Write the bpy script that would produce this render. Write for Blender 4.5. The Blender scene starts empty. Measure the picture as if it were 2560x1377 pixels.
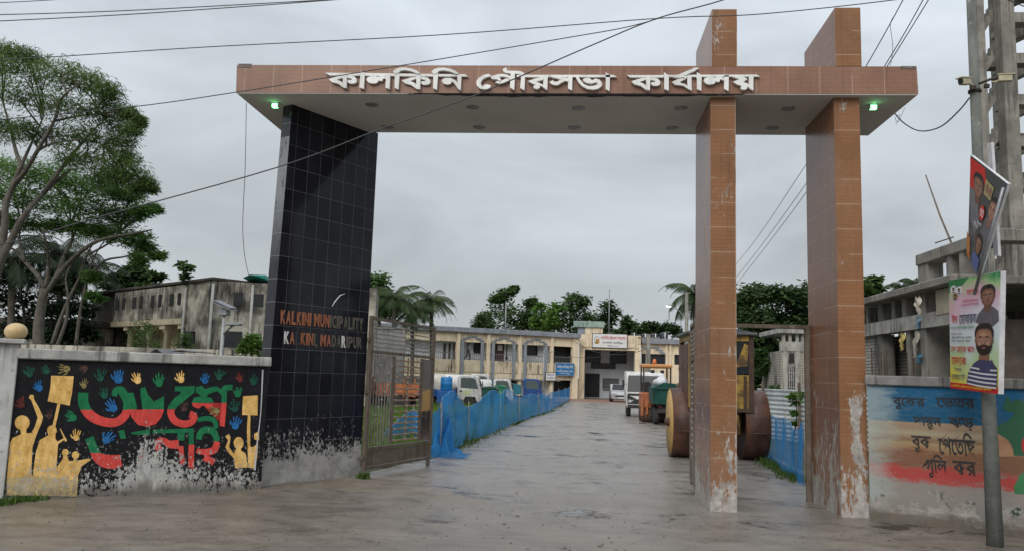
import bpy, math, random
import numpy as np
from mathutils import Vector, Matrix
random.seed(7); RNG = np.random.default_rng(11)
sc = bpy.context.scene
COL = sc.collection

# ------------------------------------------------------------------ camera
CAM = Vector((0.0, -10.858, 1.7)); FPX = 1995.287; W0, H0 = 2560.0, 1377.0
def _axes(p, y, r):
    fw = Vector((math.sin(y)*math.cos(p), math.cos(y)*math.cos(p), math.sin(p)))
    rt = Vector((math.cos(y), -math.sin(y), 0)); up = rt.cross(fw)
    return rt*math.cos(r)+up*math.sin(r), up*math.cos(r)-rt*math.sin(r), fw
RT, UP, FW = _axes(0.1239, -0.0819, 0.0311)
cd = bpy.data.cameras.new('camera'); cam = bpy.data.objects.new('camera', cd); COL.objects.link(cam)
cd.sensor_width = 36.0; cd.lens = FPX/W0*36.0; cd.clip_start = 0.1; cd.clip_end = 3000
mw = Matrix((RT, UP, -FW)).transposed().to_4x4(); mw.translation = CAM; cam.matrix_world = mw
sc.camera = cam

# ------------------------------------------------------------------ world and sun (overcast)
SUN_EL, SUN_AZ = math.radians(38), math.radians(200)      # high, behind the camera, thick cloud
w = bpy.data.worlds.new('World'); sc.world = w; w.use_nodes = True
nt = w.node_tree; nt.nodes.clear()
def wn(t, **k):
    n = nt.nodes.new(t)
    for a, b in k.items(): setattr(n, a, b)
    return n
out = wn('ShaderNodeOutputWorld'); bg = wn('ShaderNodeBackground'); bg.inputs[1].default_value = 0.1
sky = wn('ShaderNodeTexSky', sky_type='NISHITA', sun_disc=False, sun_elevation=SUN_EL, sun_rotation=SUN_AZ)
tc = wn('ShaderNodeTexCoord'); sp = wn('ShaderNodeSeparateXYZ'); nt.links.new(tc.outputs['Generated'], sp.inputs[0])
mp = wn('ShaderNodeMapping'); mp.inputs['Scale'].default_value = (1.0, 1.0, 2.6); nt.links.new(tc.outputs['Generated'], mp.inputs[0])
n1 = wn('ShaderNodeTexNoise'); n1.inputs['Scale'].default_value = 3.2; n1.inputs['Detail'].default_value = 5; n1.inputs['Roughness'].default_value = .5
n1.inputs['Distortion'].default_value = .5
nt.links.new(mp.outputs[0], n1.inputs['Vector'])
el = wn('ShaderNodeValToRGB'); el.color_ramp.interpolation = 'EASE'
cr = el.color_ramp; cr.elements[0].position = 0.0; cr.elements[0].color = (.42, .445, .46, 1)
e = cr.elements.new(.16); e.color = (.435, .465, .488, 1)
e = cr.elements.new(.45); e.color = (.59, .64, .695, 1); cr.elements[-1].position = 1.0; cr.elements[-1].color = (1.0, 1.02, 1.05, 1)
nt.links.new(sp.outputs[2], el.inputs[0])
cl = wn('ShaderNodeMapRange'); cl.inputs[1].default_value = .3; cl.inputs[2].default_value = .72; cl.inputs[3].default_value = 7.9; cl.inputs[4].default_value = 11.9
nt.links.new(n1.outputs['Fac'], cl.inputs[0])
mu = wn('ShaderNodeVectorMath', operation='SCALE'); nt.links.new(el.outputs[0], mu.inputs[0]); nt.links.new(cl.outputs[0], mu.inputs['Scale'])
mx = wn('ShaderNodeMixRGB'); mx.inputs[0].default_value = .95
nt.links.new(sky.outputs[0], mx.inputs[1]); nt.links.new(mu.outputs[0], mx.inputs[2])
nt.links.new(mx.outputs[0], bg.inputs[0]); nt.links.new(bg.outputs[0], out.inputs[0])
sl = bpy.data.lights.new('sun', 'SUN'); sl.energy = 1.5; sl.angle = math.radians(40); sl.color = (1, .96, .9)
so = bpy.data.objects.new('sun', sl); COL.objects.link(so)
sdir = Vector((math.sin(SUN_AZ)*math.cos(SUN_EL), math.cos(SUN_AZ)*math.cos(SUN_EL), math.sin(SUN_EL)))
so.rotation_euler = sdir.to_track_quat('Z', 'Y').to_euler()
sc.view_settings.view_transform = 'Standard'; sc.view_settings.look = 'None'
sc.view_settings.exposure = 0.30; sc.view_settings.gamma = 1.0

# ------------------------------------------------------------------ photo measurements -> world points
def ray(px, py): return FW + RT*((px-W0/2)/FPX) - UP*((py-H0/2)/FPX)
def at_y(px, py, Y):
    d = ray(px, py); return CAM + d*((Y-CAM.y)/d.y)
def at_x(px, py, X):
    d = ray(px, py); return CAM + d*((X-CAM.x)/d.x)
def at_z(px, py, Z):
    d = ray(px, py); return CAM + d*((Z-CAM.z)/d.z)
def gz(y):
    return 0.0 if y < 20 else max(-.3, -.3*(y-20)/45)
def on_ground(px, py):
    z = 0
    for _ in range(8): p = at_z(px, py, z); z = gz(p.y)
    return p
def mpp(Y): return (Y-CAM.y)/FPX        # metres per photo pixel at that depth
class Plane:
    """vertical plane through P0 along direction (dx,dy): gives (u, z) of a sight line"""
    def __init__(s, P0, P1):
        s.o = Vector((P0[0], P0[1], 0)); d = Vector((P1[0]-P0[0], P1[1]-P0[1], 0)); s.len = d.length; s.d = d.normalized()
        s.n = Vector((s.d.y, -s.d.x, 0)); s.rz = math.atan2(s.d.y, s.d.x)
    def uz(s, px, py, back=0.0):
        d = ray(px, py); o = s.o - s.n*back
        t = (o-CAM).dot(s.n)/d.dot(s.n); p = CAM+d*t
        return ((p-s.o).dot(s.d), p.z)

# ------------------------------------------------------------------ node helper / materials
class NT:
    def __init__(s, name):
        s.m = bpy.data.materials.new(name); s.m.use_nodes = True; s.t = s.m.node_tree; s.t.nodes.clear()
        s.out = s.n('ShaderNodeOutputMaterial'); s.b = s.n('ShaderNodeBsdfPrincipled'); s.l(s.b.outputs[0], s.out.inputs[0])
        s.tc = s.n('ShaderNodeTexCoord'); s.obj = s.tc.outputs['Object']
    def n(s, t, **k):
        x = s.t.nodes.new(t)
        for a, b in k.items(): setattr(x, a, b)
        return x
    def l(s, a, b): s.t.links.new(a, b)
    def put(s, sock, v):
        if v is None: return
        if hasattr(v, 'links') or hasattr(v, 'is_linked'): s.l(v, sock)
        elif isinstance(v, (tuple, list)): sock.default_value = (*v[:3], 1) if len(sock.default_value) == 4 else v
        else: sock.default_value = v
    def vec(s, scale=(1, 1, 1), loc=(0, 0, 0), rot=(0, 0, 0), src=None):
        m = s.n('ShaderNodeMapping'); s.l(src or s.obj, m.inputs[0])
        m.inputs['Scale'].default_value = scale; m.inputs['Location'].default_value = loc; m.inputs['Rotation'].default_value = rot
        return m.outputs[0]
    def noise(s, scale, detail=4, rough=.6, vec=None, dist=0):
        x = s.n('ShaderNodeTexNoise'); s.l(vec or s.obj, x.inputs['Vector'])
        x.inputs['Scale'].default_value = scale; x.inputs['Detail'].default_value = detail; x.inputs['Roughness'].default_value = rough; x.inputs['Distortion'].default_value = dist
        return x.outputs['Fac']
    def math(s, op, a, b=None, clamp=False):
        x = s.n('ShaderNodeMath', operation=op); x.use_clamp = clamp; s.put(x.inputs[0], a); s.put(x.inputs[1], b); return x.outputs[0]
    def mr(s, v, a, b, c=0, d=1):
        x = s.n('ShaderNodeMapRange'); s.put(x.inputs[0], v)
        for i, q in enumerate((a, b, c, d)): s.put(x.inputs[i+1], q)
        return x.outputs[0]
    def mix(s, f, a, b, mode='MIX'):
        x = s.n('ShaderNodeMixRGB', blend_type=mode); s.put(x.inputs[0], f); s.put(x.inputs[1], a); s.put(x.inputs[2], b); return x.outputs[0]
    def ramp(s, f, stops, interp='LINEAR'):
        x = s.n('ShaderNodeValToRGB'); c = x.color_ramp; c.interpolation = interp
        while len(c.elements) < len(stops): c.elements.new(.5)
        for e, (p, col) in zip(c.elements, stops):
            e.position = p; e.color = (*col, 1) if isinstance(col, tuple) else (col, col, col, 1)
        s.put(x.inputs[0], f); return x.outputs[0]
    def xyz(s, v=None):
        x = s.n('ShaderNodeSeparateXYZ'); s.l(v or s.obj, x.inputs[0]); return x.outputs
    def cell(s, u, pu, z, pz):
        w_ = s.n('ShaderNodeTexWhiteNoise', noise_dimensions='2D'); c = s.n('ShaderNodeCombineXYZ'); s.l(s.math('FLOOR', s.math('DIVIDE', u, pu)), c.inputs[0]); s.l(s.math('FLOOR', s.math('DIVIDE', z, pz)), c.inputs[1]); s.l(c.outputs[0], w_.inputs['Vector']); return w_.outputs['Value']
    def line(s, coord, period, width, off=0.0):
        a = s.math('ADD', coord, off); a = s.math('DIVIDE', a, period); a = s.math('FRACT', a)
        return s.math('LESS_THAN', a, width/period)
    def bump(s, h, strength=.3, dist=.01):
        x = s.n('ShaderNodeBump'); x.inputs['Strength'].default_value = strength; x.inputs['Distance'].default_value = dist
        s.l(h, x.inputs['Height']); s.l(x.outputs[0], s.b.inputs['Normal'])
    def fin(s, col=None, rough=None, metal=None, spec=None, coat=None):
        s.put(s.b.inputs['Base Color'], col); s.put(s.b.inputs['Roughness'], rough); s.put(s.b.inputs['Metallic'], metal)
        s.put(s.b.inputs['Specular IOR Level'], spec); s.put(s.b.inputs['Coat Weight'], coat)
        return s.m
MATS = {}
def plain(name, c1, c2=None, rough=.7, scale=6.0, metal=0.0, spec=.4, bump=.0, streak=None, samt=.5, spots=None, lo=.35, hi=.65, coat=0):
    """paint / plaster / metal with two-tone noise, optional dark run-down streaks and stains"""
    if name in MATS: return MATS[name]
    t = NT(name); c2 = c2 or tuple(x*.72 for x in c1)
    f = t.mr(t.noise(scale, 6, .65), lo, hi); col = t.mix(f, c1, c2)
    if streak:
        sv = t.vec((7, 7, .55)); g = t.noise(1.0, 5, .7, sv); g2 = t.noise(.5, 3, .6)
        k = t.mr(t.math('MULTIPLY', g, t.mr(g2, .3, .7, .75, 1.25)), .5, .66, 0, samt); col = t.mix(k, col, streak)
    if spots:
        k = t.mr(t.noise(scale*5, 5, .75), .6, .7, 0, .8); col = t.mix(k, col, spots)
    r = t.mr(t.noise(scale*2.3, 3), .3, .7, max(.03, rough-.12), min(1, rough+.12))
    if bump: t.bump(t.noise(scale*8, 6, .7), bump, .02)
    MATS[name] = t.fin(col, r, metal, spec, coat); return MATS[name]
def glass(name, tint=(.012, .015, .018), rough=.06):
    if name in MATS: return MATS[name]
    t = NT(name); MATS[name] = t.fin(t.mix(t.noise(1.5), tint, tuple(x*1.7 for x in tint)), rough, 0, .22); return MATS[name]
def emit(name, col, strength):
    if name in MATS: return MATS[name]
    t = NT(name); t.b.inputs['Emission Color'].default_value = (*col, 1); t.b.inputs['Emission Strength'].default_value = strength
    MATS[name] = t.fin(t.mix(t.noise(3), col, col), .3); return MATS[name]
def leafmat(name, c1, c2, trans=.35):
    if name in MATS: return MATS[name]
    t = NT(name); g = t.n('ShaderNodeNewGeometry'); r = g.outputs['Random Per Island']
    big = t.noise(.45, 3, .6)
    f = t.math('ADD', t.math('MULTIPLY', r, .75), t.mr(big, .35, .65, -.2, .5), True)
    col = t.mix(f, c1, c2)
    d = t.n('ShaderNodeBsdfTranslucent'); t.l(col, d.inputs[0])
    ms = t.n('ShaderNodeMixShader'); ms.inputs[0].default_value = trans
    t.fin(col, .6, 0, .12); t.l(t.b.outputs[0], ms.inputs[1]); t.l(d.outputs[0], ms.inputs[2]); t.l(ms.outputs[0], t.out.inputs[0])
    MATS[name] = t.m; return t.m

# ------------------------------------------------------------------ mesh builder
def V(*a): return Vector(a)
class MB:
    def __init__(s): s.v = []; s.f = []; s.mi = []; s.sm = []
    def add(s, vs, fs, mi=0, smooth=False):
        o = len(s.v); s.v += [tuple(x) for x in vs]
        for f in fs: s.f.append(tuple(i+o for i in f)); s.mi.append(mi); s.sm.append(smooth)
        return s
    def box(s, a, b, mi=0, bev=0.0):
        x0, y0, z0 = a; x1, y1, z1 = b
        if x0 > x1: x0, x1 = x1, x0
        if y0 > y1: y0, y1 = y1, y0
        if z0 > z1: z0, z1 = z1, z0
        if bev <= 0:
            vs = [(x0,y0,z0),(x1,y0,z0),(x1,y1,z0),(x0,y1,z0),(x0,y0,z1),(x1,y0,z1),(x1,y1,z1),(x0,y1,z1)]
            return s.add(vs, [(0,3,2,1),(4,5,6,7),(0,1,5,4),(1,2,6,5),(2,3,7,6),(3,0,4,7)], mi)
        c = min(bev, (x1-x0)/2.01, (y1-y0)/2.01, (z1-z0)/2.01)
        P = []
        for (z, i) in ((z0, c), (z0+c, 0), (z1-c, 0), (z1, c)):
            P.append([(x0+c+i*0,y0+i,z),(x1-c,y0+i,z),(x1-i,y0+c,z),(x1-i,y1-c,z),(x1-c,y1-i,z),(x0+c,y1-i,z),(x0+i,y1-c,z),(x0+i,y0+c,z)])
        vs = [p for r in P for p in r]; fs = [tuple(range(7,-1,-1)), tuple(range(24,32))]
        for k in range(3):
            for j in range(8): fs.append((k*8+j, k*8+(j+1)%8, k*8+8+(j+1)%8, k*8+8+j))
        return s.add(vs, fs, mi)
    def prism(s, pts, off, mi=0, smooth=False):
        """3-D outline extruded by vector off"""
        n = len(pts); off = Vector(off); a = [Vector(p) for p in pts]; b = [p+off for p in a]
        fs = [tuple(range(n-1,-1,-1)), tuple(range(n, 2*n))] + [(i, (i+1)%n, n+(i+1)%n, n+i) for i in range(n)]
        return s.add(a+b, fs, mi, smooth)
    def tube(s, pts, rad, seg=6, mi=0, cap=True, smooth=True):
        pts = [Vector(p) for p in pts]; n = len(pts)
        if not isinstance(rad, (list, tuple)): rad = [rad]*n
        up = Vector((0.13, .21, .97)); vs = []; prev = None
        for i, p in enumerate(pts):
            d = (pts[min(i+1, n-1)]-pts[max(i-1, 0)]); d = d.normalized() if d.length > 1e-9 else Vector((0,0,1))
            if prev is None:
                a = d.cross(up if abs(d.dot(up)) < .95 else Vector((1, .1, 0))).normalized()
            else:
                a = prev - d*prev.dot(d); a = a.normalized() if a.length > 1e-6 else d.orthogonal().normalized()
            prev = a; b = d.cross(a)
            for k in range(seg):
                t = 2*math.pi*k/seg; vs.append(p + (a*math.cos(t)+b*math.sin(t))*rad[i])
        fs = []
        for i in range(n-1):
            for k in range(seg): fs.append((i*seg+k, i*seg+(k+1)%seg, (i+1)*seg+(k+1)%seg, (i+1)*seg+k))
        s.add(vs, fs, mi, smooth)
        if cap:
            o = len(s.v)-len(vs)
            s.f.append(tuple(o+k for k in range(seg-1,-1,-1))); s.mi.append(mi); s.sm.append(False)
            s.f.append(tuple(o+(n-1)*seg+k for k in range(seg))); s.mi.append(mi); s.sm.append(False)
        return s
    def lathe(s, prof, origin, axis='z', seg=20, mi=0, smooth=True):
        """prof: list of (radius, height)"""
        vs = []; o = Vector(origin)
        for r, h in prof:
            for k in range(seg):
                t = 2*math.pi*k/seg; c, q = r*math.cos(t), r*math.sin(t)
                vs.append(o + (Vector((c,q,h)) if axis == 'z' else Vector((h,c,q)) if axis == 'x' else Vector((q,h,c))))
        n = len(prof); fs = [(i*seg+k, i*seg+(k+1)%seg, (i+1)*seg+(k+1)%seg, (i+1)*seg+k) for i in range(n-1) for k in range(seg)]
        s.add(vs, fs, mi, smooth); b = len(s.v)-len(vs)
        for i, rev in ((0, True), (n-1, False)):
            if prof[i][0] > 1e-4:
                r_ = range(seg-1, -1, -1) if rev else range(seg)
                s.f.append(tuple(b+i*seg+k for k in r_)); s.mi.append(mi); s.sm.append(False)
        return s
    def build(s, name, mats, parent=None, loc=None):
        me = bpy.data.meshes.new(name)
        vs = s.v
        if loc is not None: vs = [(a[0]-loc[0], a[1]-loc[1], a[2]-loc[2]) for a in vs]
        me.from_pydata(vs, [], s.f)
        for m in (mats if isinstance(mats, (list, tuple)) else [mats]): me.materials.append(m)
        me.polygons.foreach_set('material_index', s.mi); me.polygons.foreach_set('use_smooth', s.sm); me.update()
        return link(name, me, parent, loc)
def link(name, me, parent=None, loc=None):
    o = bpy.data.objects.new(name, me); COL.objects.link(o)
    if parent is not None: o.parent = parent
    elif loc is not None: o.location = loc
    return o
def tag(o, label, cat, group=None):
    o['label'] = label; o['category'] = cat
    if group: o['group'] = group
    return o
def thing(name, label, cat, loc=(0,0,0), rz=0.0, group=None):
    o = bpy.data.objects.new(name, None); COL.objects.link(o); o.empty_display_size = .3
    o.location = loc; o.rotation_euler = (0, 0, rz)
    return tag(o, label, cat, group)
def structure(o): o['kind'] = 'structure'; return o
def stuff(o): o['kind'] = 'stuff'; return o
def copy_tree(o, parent=None):
    c = o.copy(); COL.objects.link(c)
    if parent is not None: c.parent = parent
    for ch in list(o.children): copy_tree(ch, c)
    return c
def catmull(pts, k=4, closed=False):
    P = [Vector(p) for p in pts]; n = len(P); o = []
    rng = range(n if closed else n-1)
    for i in rng:
        p0 = P[(i-1) % n] if closed or i > 0 else P[0]; p1 = P[i]; p2 = P[(i+1) % n]; p3 = P[(i+2) % n] if closed or i+2 < n else P[-1]
        for j in range(k):
            t = j/k; o.append(.5*((2*p1)+(p2-p0)*t+(2*p0-5*p1+4*p2-p3)*t*t+(3*p1-p0-3*p2+p3)*t**3))
    if not closed: o.append(P[-1])
    return o
def stroke(pts, wd, k=4):
    """2-D brush stroke outline; pts [(x,y)], wd width or list"""
    n = len(pts); wd = wd if isinstance(wd, (list, tuple)) else [wd]*n
    P = catmull([(p[0], p[1], q) for p, q in zip(pts, wd)], k); L = []; R_ = []
    for i, p in enumerate(P):
        d = P[min(i+1, len(P)-1)]-P[max(i-1, 0)]; d = Vector((d.x, d.y)); d = d.normalized() if d.length else Vector((1, 0))
        nn = Vector((-d.y, d.x))*p.z/2; L.append((p.x+nn.x, p.y+nn.y)); R_.append((p.x-nn.x, p.y-nn.y))
    return L + R_[::-1]
def circ(cx, cy, rx, ry=None, n=16): ry = ry or rx; return [(cx+rx*math.cos(2*math.pi*i/n), cy+ry*math.sin(2*math.pi*i/n)) for i in range(n)]
def clip(poly, yc, below):
    o = []; n = len(poly)
    for i in range(n):
        a, b = poly[i], poly[(i+1) % n]; ia = (a[1] > yc) == below; ib = (b[1] > yc) == below
        if ia: o.append(a)
        if ia != ib: t = (yc-a[1])/(b[1]-a[1]); o.append((a[0]+(b[0]-a[0])*t, yc))
    return o
def text_mesh(body, size=1.0, extrude=.01, offset=0.0, res=2, shear=0.0):
    c = bpy.data.curves.new('text', 'FONT'); c.body = body; c.size = size; c.extrude = extrude; c.offset = offset; c.resolution_u = res; c.shear = shear
    o = bpy.data.objects.new('text', c); COL.objects.link(o); bpy.context.view_layer.update()
    me = bpy.data.meshes.new_from_object(o.evaluated_get(bpy.context.evaluated_depsgraph_get()))
    bpy.data.objects.remove(o); bpy.data.curves.remove(c); return me
def text_part(name, body, mat, parent, x0, x1, z0, z1, y, ext=.004, offset=0.0, shear=0.0, fit_h=True, flip=False, face=None):
    """lettering on the local xz plane (facing -y), fitted into x0..x1, z0..z1"""
    me = text_mesh(body, 1.0, 0.05, offset, 2, shear)
    n = len(me.vertices); co = np.empty(n*3); me.vertices.foreach_get('co', co); co = co.reshape(-1, 3)
    mn, mx = co.min(0), co.max(0); sx = (x1-x0)/(mx[0]-mn[0]); sz = (z1-z0)/(mx[1]-mn[1]) if fit_h else sx
    q = np.empty_like(co); q[:,0] = x0+(co[:,0]-mn[0])*sx; q[:,2] = z0+(co[:,1]-mn[1])*sz; q[:,1] = y-(co[:,2]+.05)*10*ext
    if face is not None: q = face(q)
    me.vertices.foreach_set('co', q.ravel()); me.materials.clear(); me.materials.append(mat); me.update()
    o = link(name, me, parent); return o
# ------------------------------------------------------------------ materials used in many places
def tile_mat(name, axis, base=(.285, .138, .066), wear_top=1.25, brick=True, rough=.26, tw=.58, th=.345):
    """glazed brown tiles printed with a fine brick pattern, pale joints, flaking off near the ground"""
    t = NT(name); X = t.xyz(); u = X[axis]; z = X[2]
    f = t.mr(t.noise(1.7, 4), .35, .65); col = t.mix(f, base, tuple(x*.80 for x in base))
    if brick:
        bx = t.n('ShaderNodeTexBrick'); cmb = t.n('ShaderNodeCombineXYZ'); t.l(u, cmb.inputs[0]); t.l(z, cmb.inputs[1]); t.l(cmb.outputs[0], bx.inputs['Vector'])
        bx.inputs['Scale'].default_value = 1; bx.inputs['Brick Width'].default_value = .17; bx.inputs['Row Height'].default_value = .0575
        bx.inputs['Mortar Size'].default_value = .0035; bx.inputs['Color1'].default_value = (1, 1, 1, 1); bx.inputs['Color2'].default_value = (.93, .93, .93, 1); bx.inputs['Mortar'].default_value = (.78, .74, .70, 1)
        col = t.mix(1.0, col, bx.outputs[0], 'MULTIPLY')
    cv = t.cell(t.math('ADD', u, .17), tw, z, th); col = t.mix(t.mr(cv, 0, 1, 0, .24), col, tuple(x*.55 for x in base)); col = t.mix(t.mr(t.noise(.8, 6, .7), .45, .7, 0, .3), col, (.30, .20, .14))
    g = t.math('MAXIMUM', t.line(z, th, .009), t.line(u, tw, .009, .17))
    patch = t.mr(t.noise(2.3, 2), .42, .5)
    col = t.mix(t.math('MULTIPLY', g, t.math('MULTIPLY', patch, .55)), col, (.52, .42, .33))
    sv = t.vec((9, 9, .5)); col = t.mix(t.mr(t.noise(1, 4, .6, sv), .56, .74, 0, .4), col, (.10, .055, .035))
    # flaked base
    n = t.math('ADD', t.math('MULTIPLY', t.noise(2.6, 4, .6, t.vec((1.2, 1.2, .6))), .5), t.math('MULTIPLY', t.noise(20, 7, .75, t.vec((1.3, 1.3, .4))), .5)); lim = t.mr(z, .0, abs(wear_top), .445, .625)
    k = t.mr(t.math('SUBTRACT', n, lim), -.012, .02)
    if axis == 0 and wear_top > 0: k = t.math('MAXIMUM', k, t.mr(t.math('SUBTRACT', t.math('ADD', n, t.math('MULTIPLY', t.mr(t.math('ABSOLUTE', t.math('SUBTRACT', u, 3.70)), .03, .11, 1, 0), t.mr(t.math('ABSOLUTE', t.math('SUBTRACT', z, 1.12)), .3, .55, .16, 0))), .60), -.012, .02))
    if wear_top < 0: k = t.math('MULTIPLY', k, 0.0)
    pl = t.ramp(t.noise(9, 6, .7), [(.3, (.20, .18, .16)), (.55, (.40, .38, .35)), (.75, (.55, .53, .50))])
    col = t.mix(k, col, pl); r = t.mr(k, 0, 1, rough, .8)
    t.bump(t.math('ADD', t.math('MULTIPLY', g, -.4), t.math('MULTIPLY', k, t.noise(30, 4))), .35, .012)
    return t.fin(col, r, 0, .22)
def black_tile():
    t = NT('black_granite_tile'); X = t.xyz()
    sv = t.noise(60, 4, .7); col = t.ramp(sv, [(.45, (.005, .006, .010)), (.62, (.010, .011, .017)), (.74, (.035, .035, .045))])
    col = t.mix(t.cell(X[0], .247, t.math('ADD', X[2], .05), .338), col, t.mix(.5, col, (.028, .03, .04)))
    g = t.math('MAXIMUM', t.line(X[0], .247, .006), t.line(X[2], .338, .006, .05))
    fade = t.mr(t.noise(1.3, 2), .3, .6, .35, .9)
    col = t.mix(t.math('MULTIPLY', g, fade), col, (.14, .14, .15))
    n = t.math('ADD', t.math('MULTIPLY', t.noise(4.5, 5, .6, t.vec((1, 1, .8))), .34), t.math('MULTIPLY', t.noise(22, 7, .75, t.vec((1, 1, .75))), .66)); lim = t.ramp(t.mr(X[2], 0, 1.5), [(0, .25), (.17, .36), (.28, .47), (.40, .53), (.60, .59), (.78, .645), (.95, .9)])
    k = t.mr(t.math('SUBTRACT', n, lim), -.008, .012)
    pl = t.ramp(t.noise(4, 7, .7), [(.3, (.16, .16, .15)), (.5, (.36, .35, .33)), (.7, (.46, .45, .43))])
    col = t.mix(k, col, pl); dust = t.mr(t.noise(2.2, 5, .7), .45, .75, 0, .05); col = t.mix(dust, col, (.2, .2, .21))
    t.bump(t.math('SUBTRACT', t.math('MULTIPLY', k, .8), t.math('MULTIPLY', g, .4)), .4, .01)
    return t.fin(t.mix(.0, col, col), t.mr(k, 0, 1, .07, .85), 0, .2)
def pillar_front():
    t = NT('black_tile_front_sky_sheen'); X = t.xyz(); z = X[2]
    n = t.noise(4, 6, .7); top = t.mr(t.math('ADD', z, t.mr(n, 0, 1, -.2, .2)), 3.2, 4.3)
    col = t.mix(t.math('MULTIPLY', top, t.math('LESS_THAN', z, 5.15)), (.018, .019, .024), (.19, .20, .21))  # grey upper band paints the sky's reflection into the black tile colour
    col = t.mix(t.mr(t.noise(7, 5, .8, t.vec((1, 1, .35))), .55, .62, 0, .8), col, (.03, .03, .035))
    g = t.line(z, .338, .006, .05); col = t.mix(t.math('MULTIPLY', g, .7), col, (.3, .3, .31))
    lim = t.ramp(t.mr(z, 0, 1.5), [(0, .15), (.24, .25), (.34, .50), (.55, .62), (.8, .75), (1, .95)])
    k = t.mr(t.math('SUBTRACT', t.noise(5, 9, .78), lim), -.01, .015); col = t.mix(k, col, (.38, .37, .35))
    return t.fin(col, t.mr(k, 0, 1, .18, .85), 0, .5)
M_CONC = plain('weathered_concrete', (.44, .42, .385), (.25, .235, .21), .85, 2.5, bump=.3, streak=(.07, .066, .06), samt=.6)
M_CONC_RAW = plain('raw_concrete', (.285, .268, .235), (.14, .132, .115), .85, 1.4, bump=.3, streak=(.055, .05, .045), samt=.8)
M_COPING = plain('whitewashed_coping', (.46, .455, .43), (.25, .245, .23), .85, 3.5, bump=.3, streak=(.05, .05, .045), samt=.7, spots=(.12, .12, .11))
M_WHITE = plain('white_paint', (.74, .74, .72), (.62, .62, .60), .4, 3)
M_BLACK = plain('black_rubber', (.022, .022, .023), (.04, .038, .036), .75, 8)
M_DARK = plain('dark_interior', (.012, .012, .014), (.02, .02, .022), .6, 2)
M_STEEL = plain('galvanised_steel', (.30, .31, .32), (.20, .21, .22), .5, 9, metal=.4)
M_GLASS = glass('dark_glass')

# ------------------------------------------------------------------ ground, road, driveway
def ground_mat():
    t = NT('earth_and_grass'); n = t.noise(.35, 6, .65); n2 = t.noise(6, 6, .7)
    col = t.mix(t.mr(n, .4, .6), (.105, .085, .055), (.055, .085, .028)); col = t.mix(t.mr(n2, .3, .7, 0, .6), col, (.05, .055, .028))
    t.bump(n2, .6, .05); return t.fin(col, .9)
def wet_mat(name, a, b, c, puddle=.62, mud=None, along=(2.6, .35, 1)):
    """rain wet surface in world metres: tracks, silt, standing water; mud tracked over it near the gate when asked"""
    t = NT(name); P = t.n('ShaderNodeNewGeometry').outputs['Position']; X = t.xyz(P)
    big = t.noise(.5, 5, .62, t.vec((.7, 1.1, 1), src=P)); mid = t.noise(2.4, 7, .72, t.vec((.8, 1.3, 1), src=P)); fine = t.noise(34, 6, .8, P)
    st = t.noise(1.1, 7, .74, t.vec((1.0, 1.55, 1), rot=(0, 0, .22), src=P), .6); tr = t.noise(1.3, 5, .7, t.vec(along, rot=(0, 0, -.12), src=P))
    f = t.math('ADD', t.math('MULTIPLY', big, .40), t.math('ADD', t.math('MULTIPLY', mid, .36), t.math('MULTIPLY', tr, .24)))
    col = t.ramp(f, [(.38, b), (.49, a), (.60, c)])
    if mud:
        w = t.noise(.9, 6, .65, P); lim = t.math('ADD', X[1], t.mr(w, .25, .75, -1.6, 1.6)); lim = t.math('ADD', lim, t.math('MULTIPLY', t.math('ABSOLUTE', t.math('ADD', X[0], -.6)), -.28))
        k = t.mr(lim, -.8, 1.5, 1, 0); mcol = t.ramp(f, [(.38, mud[1]), (.49, mud[0]), (.60, mud[2])]); col = t.mix(k, col, mcol)
    col = t.mix(t.mr(fine, .40, .66, 0, .6), col, t.mix(.5, col, (.02, .016, .012))); col = t.mix(t.mr(fine, .60, .72, 0, .5), col, t.mix(.6, col, (.42, .39, .34)))
    col = t.mix(t.mr(st, .52, .66, 0, .5), col, t.mix(.45, col, (.03, .024, .018)))
    stone = t.n('ShaderNodeTexVoronoi'); stone.inputs['Scale'].default_value = 20; t.l(P, stone.inputs['Vector'])
    col = t.mix(t.math('MULTIPLY', t.mr(stone.outputs['Distance'], .09, .17, 1, 0), t.mr(t.noise(7, 2, .5, P), .54, .62, 0, .8)), col, (.26, .235, .20))
    wet = t.math('ADD', t.math('MULTIPLY', st, .55), t.math('MULTIPLY', big, .45))
    pud = t.mr(wet, puddle-.012, puddle+.006); damp = t.mr(wet, puddle-.13, puddle)
    col = t.mix(t.math('MULTIPLY', damp, .5), col, t.mix(.75, col, (.02, .016, .012))); col = t.mix(pud, col, (.022, .019, .016))
    r = t.math('MULTIPLY', t.mr(t.math('ADD', mid, t.math('MULTIPLY', fine, .6)), .55, 1.0,   .24, .52), t.mr(damp, 0, 1, 1, .5)); r = t.mr(pud, 0, 1, r, .025)
    h = t.math('MULTIPLY', t.math('ADD', t.math('MULTIPLY', mid, .7), t.math('ADD', t.math('MULTIPLY', fine, .3), t.math('MULTIPLY', tr, .6))), t.mr(pud, 0, 1, 1, 0))
    t.bump(h, .55, .03); return t.fin(col, r, 0, .5)
def sheet(name, outline_fn, xs, ys, z, mat):
    pass
def grid(name, xs, ys, dz, mat, edge=None):
    mb = MB(); vs = []
    for j, y in enumerate(ys):
        for i, x in enumerate(xs):
            X, Y = x, y
            if edge: X, Y = edge(i, j, x, y)
            vs.append((X, Y, gz(Y)+(dz if j or dz < .003 else .0006)))
    n = len(xs); fs = [(j*n+i, j*n+i+1, (j+1)*n+i+1, (j+1)*n+i) for j in range(len(ys)-1) for i in range(n-1)]
    mb.add(vs, fs); return mb.build(name, mat)
structure(grid('ground', [-900, -200, -60, -20, 0, 20, 60, 200, 900], [-300, -60, -20, 0, 20, 65, 120, 400, 1500], -.008, ground_mat()))
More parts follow.
